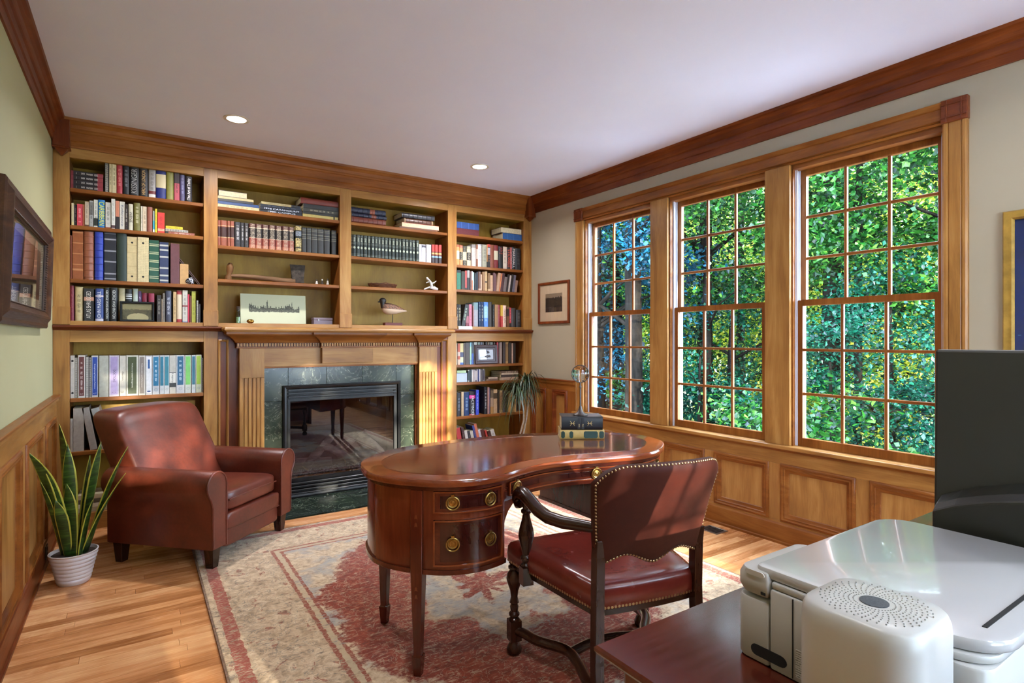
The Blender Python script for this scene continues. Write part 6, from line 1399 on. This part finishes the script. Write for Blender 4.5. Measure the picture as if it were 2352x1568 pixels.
# ================================================================== PLANTS
gm, nt_, b_ = new_mat('snake_leaf'); n_ = NB(nt_); co_ = n_.coord()
bnd = n_.noise(n_.mapping(co_, (6, 6, 38)), 1.0, 3, 0.6, 1.0)
nt_.links.new(n_.ramp(bnd, [(0.38, '#16290f'), (0.55, '#2f4d1c'), (0.7, '#54742e')]), b_.inputs['Base Color']); setp(b_, rough=0.35)
ym = plain('snake_leaf_margin', '#a8a53e', 0.4, 0.1, 20)
sp = thing('snake_plant', 'snake plant with yellow edged leaves in a white ribbed pot on the floor', 'plant', (-0.278, 3.835, 0))
ribs = [(0.0005, 0.0), (0.068, 0.0), (0.072, 0.004)]
for k in range(7): z = 0.012 + k*0.021; r = 0.076 + k*0.0048; ribs += [(r-0.002, z), (r+0.0015, z+0.006), (r+0.002, z+0.012), (r-0.0005, z+0.018)]
ribs += [(0.108, 0.160), (0.110, 0.166), (0.104, 0.167), (0.100, 0.150), (0.0005, 0.148)]
MB().lathe(ribs, 36).build('pot', M['pot'], sp, smooth=40)
MB().lathe([(0.0005, 0.146), (0.0995, 0.146), (0.0995, 0.1515), (0.0005, 0.154)], 28).build('soil', M['soil'], sp)
def sleaf(x, y, h, lean, az, w, curl=0.0, twist=0.0):
    m = MB(); nseg = 16; dx, dy = math.cos(az), math.sin(az); rows = []
    for j in range(nseg+1):
        v = j/nseg; off = lean*v + curl*v*v*v; zz = h*v*(1-0.12*abs(curl)*v*v) - (abs(curl)*0.25*max(0, v-0.75)*h)
        wd = w*(0.55+0.9*v*(1.25-v))*(1 - max(0, (v-0.62)/0.38)**2.2) + 0.0008
        a = az + math.pi/2 + twist*v; c, s_ = math.cos(a), math.sin(a); row = []
        for q in (-1, -0.80, -0.3, 0.3, 0.80, 1):
            dish = 0.25*wd*(1-q*q)
            row.append((x + dx*off + c*q*wd - dx*dish*-1, y + dy*off + s_*q*wd + dy*dish, 0.148 + zz))
        rows.append(row)
    vs_ = [p for r in rows for p in r]; fs = []; mi = []
    for j in range(nseg):
        for i in range(5): fs.append((j*6+i, j*6+i+1, (j+1)*6+i+1, (j+1)*6+i)); mi.append(1 if i in (0, 4) else 0)
    k = len(m.v); m.v += vs_; m.f += fs; m.mi += mi
    o = m.build('leaf', [gm, ym], sp, smooth=80)
    sm = o.modifiers.new('thickness', 'SOLIDIFY'); sm.thickness = 0.003
# leaning direction az in the floor plane; image right is (cos(-33.6deg), sin(-33.6deg))
IR = R(-33.6)
LF = math.atan2(-0.235, -0.12)
for a in [(-0.02, 0.02, 0.62, 0.17, LF, 0.034, 0.13, 0.4), (-0.01, 0.03, 0.72, 0.03, LF, 0.034, 0.07, -0.3), (0.0, 0.0, 0.60, 0.05, LF, 0.036, 0.0, 0.5), (0.03, 0.02, 0.60, 0.09, IR, 0.034, 0.02, -0.2), (0.05, -0.01, 0.58, 0.18, IR, 0.032, 0.05, 0.3), (0.04, -0.02, 0.44, 0.17, IR, 0.036, 0.06, 0.6), (-0.035, 0.0, 0.56, 0.17, LF, 0.032, 0.03, -0.4), (0.0, -0.04, 0.40, 0.02, LF, 0.034, 0.03, 0.2), (0.02, 0.05, 0.52, 0.06, IR, 0.034, 0.0, 0.1), (-0.02, -0.03, 0.33, 0.06, LF, 0.030, 0.04, 0.7), (0.03, -0.05, 0.30, 0.05, IR, 0.028, 0.02, 0.2), (-0.04, 0.01, 0.44, 0.15, LF, 0.014, 0.03, 0.0)]: sleaf(*a)
pt = thing('dracaena_plant', 'tall thin stemmed plant with drooping grassy leaves beside right bookcase', 'plant', (3.105, 4.50, 0.0))
MB().lathe([(0.0005, 0), (0.09, 0), (0.105, 0.12), (0.115, 0.22), (0.108, 0.222), (0.1, 0.2), (0.0005, 0.2)], 26).build('pot', plain('terracotta_pot', '#8a4c30', 0.6, 0.1), pt, smooth=40)
MB().lathe([(0.0005, 0.195), (0.1, 0.195), (0.1, 0.203), (0.0005, 0.206)], 20).build('soil', M['soil'], pt)
barkp = plain('pale_stem', '#9a8a78', 0.7, 0.15, 60)
tops = []
for pts in ([(0.0, 0.0, 0.2), (-0.03, 0.01, 0.34), (0.02, 0.0, 0.52), (0.02, 0.0, 0.64), (-0.03, 0, 0.76), (-0.05, 0, 0.83)], [(0.03, -0.01, 0.2), (0.01, 0, 0.36), (0.055, 0, 0.55), (0.075, 0, 0.70), (0.06, 0, 0.84), (0.05, 0, 0.90)]):
    MB().tube(pts, [0.010, 0.010, 0.009, 0.008, 0.008, 0.007], 8).build('stem', barkp, pt, smooth=60); tops.append(pts[-1])
fm = MB(); rg = random.Random(11)
for tp in tops:
    for i in range(105):
        az = rg.uniform(0, 2*math.pi); L = rg.uniform(0.16, 0.31); up = rg.uniform(0.02, 0.16); dr = rg.uniform(0.08, 0.36); w_ = 0.0058; c, s_ = math.cos(az), math.sin(az); P = []
        z0 = rg.uniform(-0.10, 0.02)
        for j in range(7):
            v = j/6; P.append((tp[0]+c*L*v*(1-0.15*v), tp[1]+s_*L*v*(1-0.15*v)*0.7, tp[2]+z0+up*math.sin(v*2.0)-dr*v**2.2))
        k = len(fm.v)
        for j, p in enumerate(P):
            ww = w_*(1-(j/6)**2*0.9); fm.v += [(p[0]-s_*ww, p[1]+c*ww, p[2]), (p[0]+s_*ww, p[1]-c*ww, p[2]+0.001)]
        for j in range(6): fm.f.append((k+2*j, k+2*j+1, k+2*j+3, k+2*j+2)); fm.mi.append(0)
fm.build('foliage', plain('grassy_leaf', '#2c381c', 0.4, 0.35, 10), pt, smooth=80, kind='stuff')

# ================================================================== SIDE DESK WITH PRINTER
d2 = thing('writing_desk', 'cherry red wooden desk in the right foreground under the printer', 'desk', (1.5, 0.30, 0))
def DP(part, mat, *b, bev=0.003): return bx(*b).build(part, M[mat], d2, bevel=bev, origin=d2.location[:])
tp = MB(); tp.loft([[(x0, y0, z), (x1, y0, z), (x1, y1, z), (x0, y1, z)] for x0, x1, y0, y1, z in ((0.725, 2.275, -0.045, 0.757, 0.706), (0.722, 2.278, -0.048, 0.760, 0.716), (0.704, 2.296, -0.066, 0.778, 0.724), (0.700, 2.300, -0.070, 0.782, 0.730), (0.700, 2.300, -0.070, 0.782, 0.736), (0.704, 2.296, -0.066, 0.778, 0.740))])
tp.build('desk_top', M['desk2'], d2, origin=d2.location[:])
DP('end_panel', 'mahZ', 0.745, 0.775, -0.03, 0.735, 0.0, 0.706); DP('end_panel', 'mahZ', 2.225, 2.255, -0.03, 0.735, 0.0, 0.706)
DP('back_panel', 'mahX', 0.775, 2.225, 0.71, 0.73, 0.25, 0.706); DP('moulding', 'mahX', 0.735, 2.265, -0.035, 0.745, 0.672, 0.706, bev=0.008)
DP('drawer_stack', 'mahX', 0.78, 1.15, -0.02, 0.70, 0.06, 0.67); DP('drawer_stack', 'mahX', 1.85, 2.22, -0.02, 0.70, 0.06, 0.67)
pr = thing('printer', 'white multifunction printer on the foreground desk', 'printer', (1.15, 0.44, 0.7402)); po = pr.location[:]
def rrect(x0, x1, y0, y1, r, n=6):
    out = []
    for cx_, cy_, a0 in ((x1-r[0], y1-r[0], 0), (x0+r[1], y1-r[1], 90), (x0+r[2], y0+r[2], 180), (x1-r[3], y0+r[3], 270)):
        rr = r[len(out)//(n+1)]
        for k in range(n+1): a = R(a0+90*k/n); out.append((cx_+rr*math.cos(a), cy_+rr*math.sin(a)))
    return out
def slab(part, mat, P, z0, z1, par, og, e=0.006):
    def off(P_, d): 
        c = (sum(p[0] for p in P_)/len(P_), sum(p[1] for p in P_)/len(P_)); return [(x-math.copysign(min(d, abs(x-c[0])), x-c[0]), y-math.copysign(min(d, abs(y-c[1])), y-c[1])) for x, y in P_]
    return MB().loft([[(x, y, z) for x, y in off(P, q)] for q, z in ((e, z0), (e*0.3, z0+e*0.3), (0, z0+e), (0, z1-e), (e*0.3, z1-e*0.3), (e, z1))]).build(part, mat, par, smooth=40, origin=og)
slab('body', M['white'], rrect(0.897, 1.40, 0.262, 0.559, (0.01, 0.004, 0.03, 0.03)), 0.741, 0.876, pr, po, 0.004)
slab('side_tray', M['white'], rrect(0.897, 1.40, 0.561, 0.624, (0.02, 0.02, 0.004, 0.004)), 0.741, 0.850, pr, po, 0.006)
slab('hinge_cover', M['white'], rrect(0.896, 1.10, 0.561, 0.624, (0.02, 0.02, 0.004, 0.004)), 0.8515, 0.902, pr, po, 0.016)
slab('hinge_cover', M['white'], rrect(1.102, 1.40, 0.561, 0.610, (0.02, 0.004, 0.004, 0.004)), 0.8515, 0.888, pr, po, 0.006)
lid = slab('lid', M['whiteg'], rrect(0.905, 1.402, 0.252, 0.592, (0.06, 0.012, 0.07, 0.03)), 0.888, 0.907, pr, po, 0.005)
slab('scanner_bed', M['white'], rrect(0.900, 1.40, 0.262, 0.558, (0.01, 0.004, 0.05, 0.03)), 0.877, 0.8875, pr, po, 0.002)
bx(0.965, 1.25, 0.2835, 0.2895, 0.9066, 0.9080).build('lid_slot', M['void'], pr, origin=po)
sl = [(0.5395+0.0115*math.cos(a), 0.7625+0.0095*math.sin(a)) for a in [R(-90-180*k/8) for k in range(9)]] + [(0.584+0.0095*math.cos(a), 0.7625+0.0095*math.sin(a)) for a in [R(90-180*k/8) for k in range(9)]]
MB().prism(sl, 0.8962, 0.8975, 'X').build('carry_slot', M['void'], pr, origin=po)
MB().prism([(0.586+(y-0.586)*1.0, z) for y, z in [(0.5735+0.006*math.cos(R(-90-180*k/6)), 0.8945+0.0045*math.sin(R(-90-180*k/6))) for k in range(7)] + [(0.598+0.006*math.cos(R(90-180*k/6)), 0.8945+0.0045*math.sin(R(90-180*k/6))) for k in range(7)]], 0.8945, 0.8962, 'X').build('finger_grip', plain('shaded_plastic', '#b4b2ae', 0.5), pr, origin=po)
bx(0.8945, 0.897, 0.5665, 0.574, 0.862, 0.8665).build('port', M['void'], pr, origin=po)
bx(0.8955, 0.898, 0.5172, 0.5186, 0.745, 0.874).build('panel_seam', M['void'], pr, origin=po)
labm, nt_, b_ = new_mat('rating_label'); n_ = NB(nt_); p_ = n_.xyz(n_.coord()); 
q_ = n_.m('MULTIPLY', n_.m('GREATER_THAN', n_.m('SINE', n_.m('MULTIPLY', p_[2], 1700.0)), 0.0), n_.m('GREATER_THAN', n_.noise(n_.mapping(n_.coord(), (1, 700, 300)), 1.0, 1), 0.42))
nt_.links.new(n_.mix(q_, lin('#bfbdb8'), lin('#77756f')), b_.inputs['Base Color'])
bx(0.8962, 0.8972, 0.468, 0.513, 0.750, 0.795).build('rating_label', labm, pr, origin=po)
ap = thing('air_purifier', 'white rounded cube air purifier with a grey grille disc beside the printer', 'air purifier', (0.817, 0.360, 0.7402)); ao = ap.location[:]
P = rrect(0.743, 0.891, 0.286, 0.434, (0.040, 0.040, 0.040, 0.040), 8)
def scl(P_, k): return [(0.817+(x-0.817)*k, 0.36+(y-0.36)*k) for x, y in P_]
MB().loft([[(x, y, z) for x, y in scl(P, k)] for k, z in ((0.97, 0.7404), (1.0, 0.746), (1.0, 0.925), (0.985, 0.938), (0.95, 0.946), (0.90, 0.950), (0.6, 0.951), (0.05, 0.9515))]).build('housing', M['white'], ap, smooth=50, origin=ao)
MB().lathe([(0.0005, 0.2105), (0.017, 0.2105), (0.0172, 0.2122), (0.0005, 0.2128)], 28).build('grille_disc', plain('grille_grey', '#3a4046', 0.6, 0.2, 400), ap)
hm = MB()
for a in range(40):
    for k in range(8):
        r = 0.024 + k*0.0056; an = a*2*math.pi/40 + k*0.11; x, y = r*math.cos(an), r*math.sin(an)
        if max(abs(x), abs(y)) < 0.062 and abs(x)+abs(y) < 0.1: hm.lathe([(0.0004, 0.2098), (0.0010, 0.2098), (0.0010, 0.2117), (0.0004, 0.2118)], 5, (x, y, 0))
hm.build('vent_holes', plain('vent_shadow_grey', '#868581', 0.8), ap, kind='stuff')
mo_ = thing('computer_monitor', 'large dark computer monitor seen from behind at the right edge', 'monitor', (1.50, 0.25, 0.7402)); mg = mo_.location[:]
bx(-0.012, 0.018, -0.33, 0.285, 0.10, 0.538).build('panel', M['blackp'], mo_, bevel=0.006).rotation_euler = (0, R(1.2), 0)
hs = MB(); nn = 14; rings = []
for i in range(nn+1):
    y_ = 0.270 - 0.585*i/nn; k = math.sin(math.pi*min(1, max(0, i/nn))); zt = 0.200 + 0.075*k**0.8; xo = -0.058 - 0.02*k
    rings.append([(-0.008, y_, 0.105), (xo+0.014, y_, 0.108), (xo, y_, 0.125), (xo, y_, zt-0.014), (xo+0.016, y_, zt), (-0.008, y_, zt+0.016)])
hs.loft(rings).build('rear_housing', plain('black_plastic_smooth', '#1b1b15', 0.45, bump=0.06, bscale=900), mo_, bevel=0.004)
bx(-0.03, 0.03, -0.10, 0.05, 0.008, 0.16).build('stand_neck', M['blackp'], mo_, bevel=0.005); bx(-0.06, 0.14, -0.16, 0.11, 0.0, 0.010).build('stand_base', M['blackp'], mo_, bevel=0.004)
bx(0.0181, 0.0188, -0.32, 0.275, 0.115, 0.528).build('screen', plain('dark_screen', '#0b0c0e', 0.1), mo_).rotation_euler = (0, R(1.2), 0)

# ================================================================== WALL PICTURES, VENT
lf = thing('picture_frame', 'large dark carved wooden picture frame on the green left wall', 'picture frame', (XL+0.0005, 3.54, 1.365)); lf.rotation_euler = (0, R(1.8), 0)
PL = [(0, 0.0), (0, 0.030), (0.010, 0.036), (0.024, 0.034), (0.034, 0.040), (0.050, 0.052), (0.062, 0.052), (0.070, 0.044), (0.085, 0.034), (0.092, 0.030), (0.098, 0.018)]
MB().ring(-0.685, 0.685, 0, 0.565, PL, lambda a, b, p: (p, a, b)).build('frame', wood('carved_walnut', '#21110a', '#3f2412', '#5c3a20', axis='Y', across=30, rough=0.4), lf, smooth=30)
bd = MB()
for i in range(96):
    y_ = -0.588 + 1.176*i/95
    for z_ in (0.094, 0.471): bd.blob((0.030, y_, z_), (0.0055, 0.0045, 0.0045), 1.0, 6, 4)
for i in range(30):
    z_ = 0.094 + 0.377*i/29
    for y_ in (-0.588, 0.588): bd.blob((0.030, y_, z_), (0.0055, 0.0045, 0.0045), 1.0, 6, 4)
bd.build('beading', plain('bead_bronze', '#3a2416', 0.4), lf, smooth=60, kind='stuff')
bx(0.001, 0.012, -0.60, 0.60, 0.085, 0.48).build('mount', plain('cream_mount', '#b8a888', 0.7, 0.03), lf)
bx(0.012, 0.0128, -0.49, 0.49, 0.150, 0.415).build('print', art_landscape('old_engraving', '#6e5236', '#4a2e1c', '#24140c', '#7a5a3a', 0.55, False), lf)
bx(0.0165, 0.0172, -0.592, 0.592, 0.09, 0.475).build('glass', M['pglass'], lf)
def wall_pic(name, label, yc, z0, w, h, prof, fm_, mw, mm_, art):
    return picture_frame(name, label, (XR-0.001, yc, z0), w, h, prof, fm_, art, rot=(0, 0, R(-90)), mat_w=mw, matm=mm_)
wall_pic('picture_frame', 'small reddish wood framed old photograph beside the window', 4.436, 1.457, 0.498, 0.415, [(0, 0), (0, 0.016), (0.004, 0.020), (0.018, 0.020), (0.024, 0.016), (0.026, 0.006)], M['redZ'], 0.095, plain('buff_mount', '#c9b090', 0.7, 0.02), art_landscape('park_photo', '#8a7860', '#3a2c22', '#1e1610', '#6a5a48', 0.78, False))
wall_pic('picture_frame', 'gold framed blue picture at the right edge behind the monitor', 0.49, 1.02, 0.92, 0.885, [(0, 0), (0, 0.018), (0.006, 0.026), (0.020, 0.022), (0.034, 0.024), (0.040, 0.010), (0.042, 0.006)], M['gold'], 0.0, None, (lambda: plain('deep_blue_print', '#12295e', 0.4, 0.05, 8))())
m, nt_, b_ = new_mat('unused_teal'); bpy.data.materials.remove(m)
dash = bx(-0.006, 0.006, -0.009, -0.0088, -0.001, 0.001).build('teal_mark', ink('#5aa0a8'), bpy.data.objects['picture_frame.002']); dash.location = (-0.40, 0.0, 0.30)
vt = thing('floor_vent', 'metal floor register by the window wall baseboard', 'vent', (3.285, 2.46, 0.0002)); vm = M['steel']
MB().ring(-0.062, 0.062, -0.075, 0.075, [(0, 0), (0, 0.003), (0.010, 0.004), (0.012, 0.001)], lambda a, b, p: (a, b, p)).build('rim', vm, vt)
bx(-0.052, 0.052, -0.065, 0.065, 0.0002, 0.0008).build('duct', M['void'], vt)
for i in range(7): bx(-0.050, 0.050, -0.062+i*0.0195, -0.057+i*0.0195, 0.0008, 0.003).build('louvre_bar', M['pewter'], vt)
ow = thing('wall_outlet', 'dark wall outlet low on the wainscot behind the snake plant', 'outlet', (XL+0.040, 4.15, 0.055)); bx(-0.006, 0.0, -0.035, 0.035, 0, 0.075).build('cover_plate', M['blackp'], ow, bevel=0.002)
for z in (0.015, 0.045): bx(0.0, 0.002, -0.012, 0.012, z, z+0.018).build('socket', M['void'], ow)

# ================================================================== OUTDOORS
gr = MB(); rg = random.Random(5)
gr.grid(lambda u, v: (XR+0.2 + 60*u**1.5, -25 + 75*v, -0.9 + 0.12*math.sin(9*u+5*v) - 2.2*u), 30, 30)
gm_, nt_, b_ = new_mat('forest_floor'); n_ = NB(nt_); nt_.links.new(n_.ramp(n_.noise(n_.coord(), 1.6, 6, 0.7), [(0.35, '#3a2e1a'), (0.5, '#5e5a2c'), (0.68, '#7c8a3c')]), b_.inputs['Base Color']); setp(b_, rough=1.0)
struct(gr.build('ground', gm_, smooth=80))
g2 = MB(); g2.grid(lambda u, v: (-25 + 28.6*u, YF-0.3-30*v, -0.9), 2, 2); struct(g2.build('added_bounce_front', plain('bounce_pale_front', '#d2d2d0', 0.9, 0.05, 1.0)))  # unseen pale ground added to bounce daylight onto the ceiling
struct(bx(XR+0.16, 8.0, YF-0.3, 11.0, -0.95, -0.72).build('added_bounce_side', plain('bounce_pale_side', '#d6d6d4', 0.9, 0.04, 1.2)))  # unseen pale slab added under the windows to throw light upward
def leaf_mat(name, cols, trans=0.5):
    m = bpy.data.materials.new(name); m.use_nodes = True; nt = m.node_tree; nt.nodes.clear(); n = NB(nt)
    out = n.node('ShaderNodeOutputMaterial'); geo = n.node('ShaderNodeNewGeometry')
    f = n.m('ADD', n.m('MULTIPLY', geo.outputs['Random Per Island'], 0.62), n.m('MULTIPLY', n.noise(n.coord(), 0.9, 3), 0.42))
    c = n.ramp(f, list(zip((0.22, 0.50, 0.74, 0.96), cols)))
    d = n.node('ShaderNodeBsdfDiffuse'); t = n.node('ShaderNodeBsdfTranslucent'); mx = n.node('ShaderNodeMixShader'); mx.inputs[0].default_value = trans
    g = n.node('ShaderNodeBsdfGlossy'); g.inputs['Roughness'].default_value = 0.35; g.inputs[0].default_value = (0.8, 0.9, 1, 1); mx2 = n.node('ShaderNodeMixShader'); mx2.inputs[0].default_value = 0.03
    nt.links.new(c, d.inputs[0]); nt.links.new(n.mix(0.5, c, lin('#a8c020'), 'MULTIPLY'), t.inputs[0]); nt.links.new(c, t.inputs[0])
    nt.links.new(d.outputs[0], mx.inputs[1]); nt.links.new(t.outputs[0], mx.inputs[2]); nt.links.new(mx.outputs[0], mx2.inputs[1]); nt.links.new(g.outputs[0], mx2.inputs[2]); nt.links.new(mx2.outputs[0], out.inputs[0]); return m
LM = {'green': leaf_mat('maple_leaf_green', ['#051a07', '#104212', '#2f6a22', '#84ac46']), 'yellow': leaf_mat('sunlit_leaf', ['#3c6a18', '#7c9428', '#bcb840', '#e8dc7c']), 'teal': leaf_mat('sky_tint_leaf_teal', ['#04201a', '#0a4030', '#166048', '#408c66']), 'blue': leaf_mat('sky_tint_needle', ['#04141c', '#0a3040', '#165870', '#3c88a8'])}  # yellow paints sunlight into the leaves; teal and blue paint reflected sky
def crown(seed, rx, rz, nclump, nleaf, size):
    rg = random.Random(seed); v = []; f = []
    cl = []
    for _ in range(nclump):
        while True:
            x, y, z = rg.uniform(-1, 1), rg.uniform(-1, 1), rg.uniform(-1, 1)
            if 0.15 < x*x+y*y+z*z < 1: break
        cl.append((x*rx, y*rx, z*rz, rg.uniform(0.35, 0.75)*rx*0.42))
    for i in range(nleaf):
        cx_, cy_, cz_, r = cl[i % nclump]
        a, b = rg.gauss(0, 0.55), rg.gauss(0, 0.55); px, py, pz = cx_+a*r, cy_+b*r, cz_+rg.gauss(0, 0.34)*r
        az = rg.uniform(0, 6.283); ti = rg.gauss(0, 0.6); s = size*rg.uniform(0.6, 1.25)
        d = Vector((math.cos(az)*math.cos(ti), math.sin(az)*math.cos(ti), math.sin(ti)-0.15)); w = d.cross(Vector((rg.gauss(0, 0.4), rg.gauss(0, 0.4), 1))).normalized(); n = w.cross(d)
        p = Vector((px, py, pz)); k = len(v)
        v += [tuple(p), tuple(p + d*s*0.45 + w*s*0.42 - n*s*0.08), tuple(p + d*s), tuple(p + d*s*0.45 - w*s*0.42 - n*s*0.08)]
        f += [(k, k+1, k+2), (k, k+2, k+3)]
    me = bpy.data.meshes.new('foliage'); me.from_pydata(v, [], f); me.materials.append(LM['green']); return me
CM = [crown(1, 2.6, 2.8, 80, 24000, 0.088), crown(2, 2.2, 2.2, 56, 17000, 0.08), crown(3, 1.5, 1.3, 34, 9000, 0.085), crown(4, 2.0, 3.2, 70, 15000, 0.10), crown(5, 1.6, 1.5, 30, 800, 0.16)]
bark = wood('tree_bark', '#0a0909', '#171513', '#2a2623', axis='Z', across=14, along=2, rough=1.0, spec=0.0)
def tree(label, x, y, zc, kind, col, s=1.0, r=0.11, rot=0.0, trunk=True, name='forest_tree', lean=0.0):
    t = thing(name, label, 'tree' if trunk else 'shrub', (x, y, -1.2 - 0.02*max(0, x-6)), rot, 'trees outside the windows')
    base = t.location.z
    fo_ = bpy.data.objects.new('foliage', CM[kind]); C.objects.link(fo_); fo_.parent = t; fo_.location = (0, 0, zc - base); fo_.scale = (s, s, s); fo_['kind'] = 'stuff'
    fo_.material_slots[0].link = 'OBJECT'; fo_.material_slots[0].material = LM[col]
    hgt = (zc - base) + 1.5*s
    MB().tube([(0, 0, -0.3), (0.02+lean*0.2, 0, hgt*0.3), (lean*0.6, 0.05, hgt*0.65), (lean, 0.03, hgt)], [r*1.25, r, r*0.8, r*0.45], 9).build('trunk', bark, t, smooth=60)
    rg = random.Random(int(x*100+y))
    for i in range(4 if trunk else 2):
        a = rg.uniform(0, 6.28); z = hgt*rg.uniform(0.35, 0.8); L = rg.uniform(0.8, 1.7)*s
        MB().tube([(0, 0, z), (math.cos(a)*L*0.5, math.sin(a)*L*0.5, z+L*0.3), (math.cos(a)*L, math.sin(a)*L, z+L*0.45)], [r*0.38, r*0.25, r*0.1], 6).build('branch', bark, t, smooth=60)
T_ = [
 ('spruce tinted blue by painted sky reflection, nearest the first window', 6.3, 6.9, 2.9, 3, 'blue', 0.75, 0.10, 0.3), ('dark trunked maple seen through the first window', 7.6, 8.0, 4.2, 1, 'teal', 1.0, 0.17, 1.2),
 ('large green maple filling the middle window', 8.6, 6.6, 3.3, 0, 'green', 0.85, 0.15, 2.0), ('maple painted teal with reflected sky, low in the middle window', 8.0, 5.6, 0.7, 1, 'teal', 0.7, 0.07, 0.7),
 ('bright green maple high in the right window', 8.2, 4.2, 4.0, 0, 'green', 0.85, 0.13, 4.0), ('maple painted teal with reflected sky, low in the right window', 7.4, 3.1, 0.9, 1, 'teal', 0.62, 0.06, 5.1),
 ('green maple at the right edge of the windows', 8.8, 2.6, 3.6, 1, 'green', 1.0, 0.12, 3.3), ('maple painted sunlit yellow behind the middle window', 12.5, 8.6, 2.6, 0, 'yellow', 1.0, 0.12, 2.5),
 ('maple painted sunlit yellow behind the right window', 12.5, 5.2, 2.4, 0, 'yellow', 1.0, 0.12, 1.5), ('maple painted sunlit yellow behind the first window', 11.0, 11.5, 2.6, 0, 'yellow', 1.05, 0.13, 0.4),
 ('green tree deep in the woods, first window', 15.5, 15.2, 3.6, 0, 'green', 1.5, 0.16, 0.1), ('green tree deep in the woods, middle window', 17.0, 11.0, 3.8, 0, 'green', 1.5, 0.16, 5.5),
 ('green tree deep in the woods, right window', 17.0, 6.6, 4.2, 0, 'green', 1.5, 0.16, 3.9), ('green tree deep in the woods at far right', 15.0, 3.2, 3.6, 0, 'green', 1.4, 0.16, 2.9),
 ('pale yellow tree far back between trunks', 21.0, 14.5, 3.2, 0, 'yellow', 1.8, 0.18, 4.4), ('pale yellow tree far back on the right', 21.0, 8.2, 3.0, 0, 'yellow', 1.8, 0.18, 1.1),
 ('tall green tree far back on the left', 19.0, 19.0, 5.0, 0, 'green', 1.9, 0.2, 1.9),
]
for a in T_: tree(*a)
for lab, x, y, zc, col, s, rot in (('leafy green shrub under the first window', 6.6, 7.9, -0.1, 'green', 0.9, 0.2), ('leafy shrub painted teal with reflected sky under the middle window', 6.8, 5.3, -0.3, 'teal', 0.9, 1.7), ('leafy green shrub under the right window', 6.4, 3.3, -0.3, 'green', 0.9, 3.1), ('yellow green shrub between the two right windows', 8.6, 4.6, -0.4, 'yellow', 1.0, 4.5), ('leafy green shrub behind the spruce', 8.6, 9.8, -0.3, 'green', 1.1, 5.2), ('yellow green shrub at far left of the windows', 9.6, 9.2, -0.5, 'yellow', 1.2, 2.2), ('green shrub low at far right of the windows', 8.0, 2.0, -0.2, 'teal', 1.0, 0.9)):
    tree(lab, x, y, zc, 2, col, s, 0.03, rot, trunk=False, name='forest_shrub')
# bare trunks standing close to the house
for i, (lab, x, y, r, ln) in enumerate((('dark thick trunk at right side of first window', 6.1, 5.95, 0.13, 0.05), ('paler trunk in the first window', 7.4, 7.62, 0.14, -0.1), ('slim trunk in the middle window', 7.2, 5.55, 0.07, 0.25), ('slim leaning trunk in the right window', 8.0, 3.75, 0.05, 0.3), ('slim trunk deep in the right window', 10.5, 5.0, 0.08, -0.2), ('slim trunk deep in the middle window', 10.8, 7.4, 0.09, 0.1))):
    t = thing('tree_trunk', lab, 'tree', (x, y, -1.25), 0, 'bare trunks outside the windows')
    MB().tube([(0, 0, 0), (ln*0.2, 0, 2.0), (ln*0.6, 0.05, 4.5), (ln, 0, 7.5)], [r*1.2, r, r*0.9, r*0.6], 12).build('trunk', bark, t, smooth=60)
    for k in range(3):
        z = 1.6 + k*1.1; a = k*2.1 + i; MB().tube([(ln*0.3, 0, z), (ln*0.3+math.cos(a)*0.5, math.sin(a)*0.5, z+0.35), (ln*0.3+math.cos(a)*1.2, math.sin(a)*1.2, z+0.5)], [r*0.3, r*0.2, r*0.08], 6).build('branch', bark, t, smooth=60)
# unseen trees added in front to dapple and block the low sun
tree('loose tree added out of view to dapple the sun', 4.6, -7.2, 3.0, 4, 'green', 1.0, 0.05, 0.5); tree('denser tree added out of view to block the sun', 2.1, -7.4, 3.75, 2, 'yellow', 1.1, 0.06, 2.5); tree('low evergreen added out of view to block sun on the left', 1.15, -7.3, 2.75, 2, 'green', 1.2, 0.05, 1.1)

# ------------------------------------------------------------------ fit lettering to its spine and turn it into mesh
bpy.context.view_layer.update()
_dg = bpy.context.evaluated_depsgraph_get()
for o, (L, Hh) in TEXTS:
    d = o.dimensions
    sx, sy = L/max(d.x, 1e-6), Hh/max(d.y, 1e-6)
    if sx > 2.2*sy: sx = 2.2*sy
    if sy > 2.2*sx: sy = 2.2*sx
    ml = o.matrix_local @ Matrix.Diagonal((sx, sy, 1, 1)); par = o.parent
    me = bpy.data.meshes.new_from_object(o.evaluated_get(_dg)); me.name = 'lettering'
    cov = next((c for c in par.children if c.name.startswith('cover')), None)
    bpy.data.objects.remove(o)
    m_ = bpy.data.objects.new('lettering', me); C.objects.link(m_)
    if cov is not None: ml = cov.matrix_local.inverted() @ ml
    m_.parent = cov or par; m_.matrix_local = ml
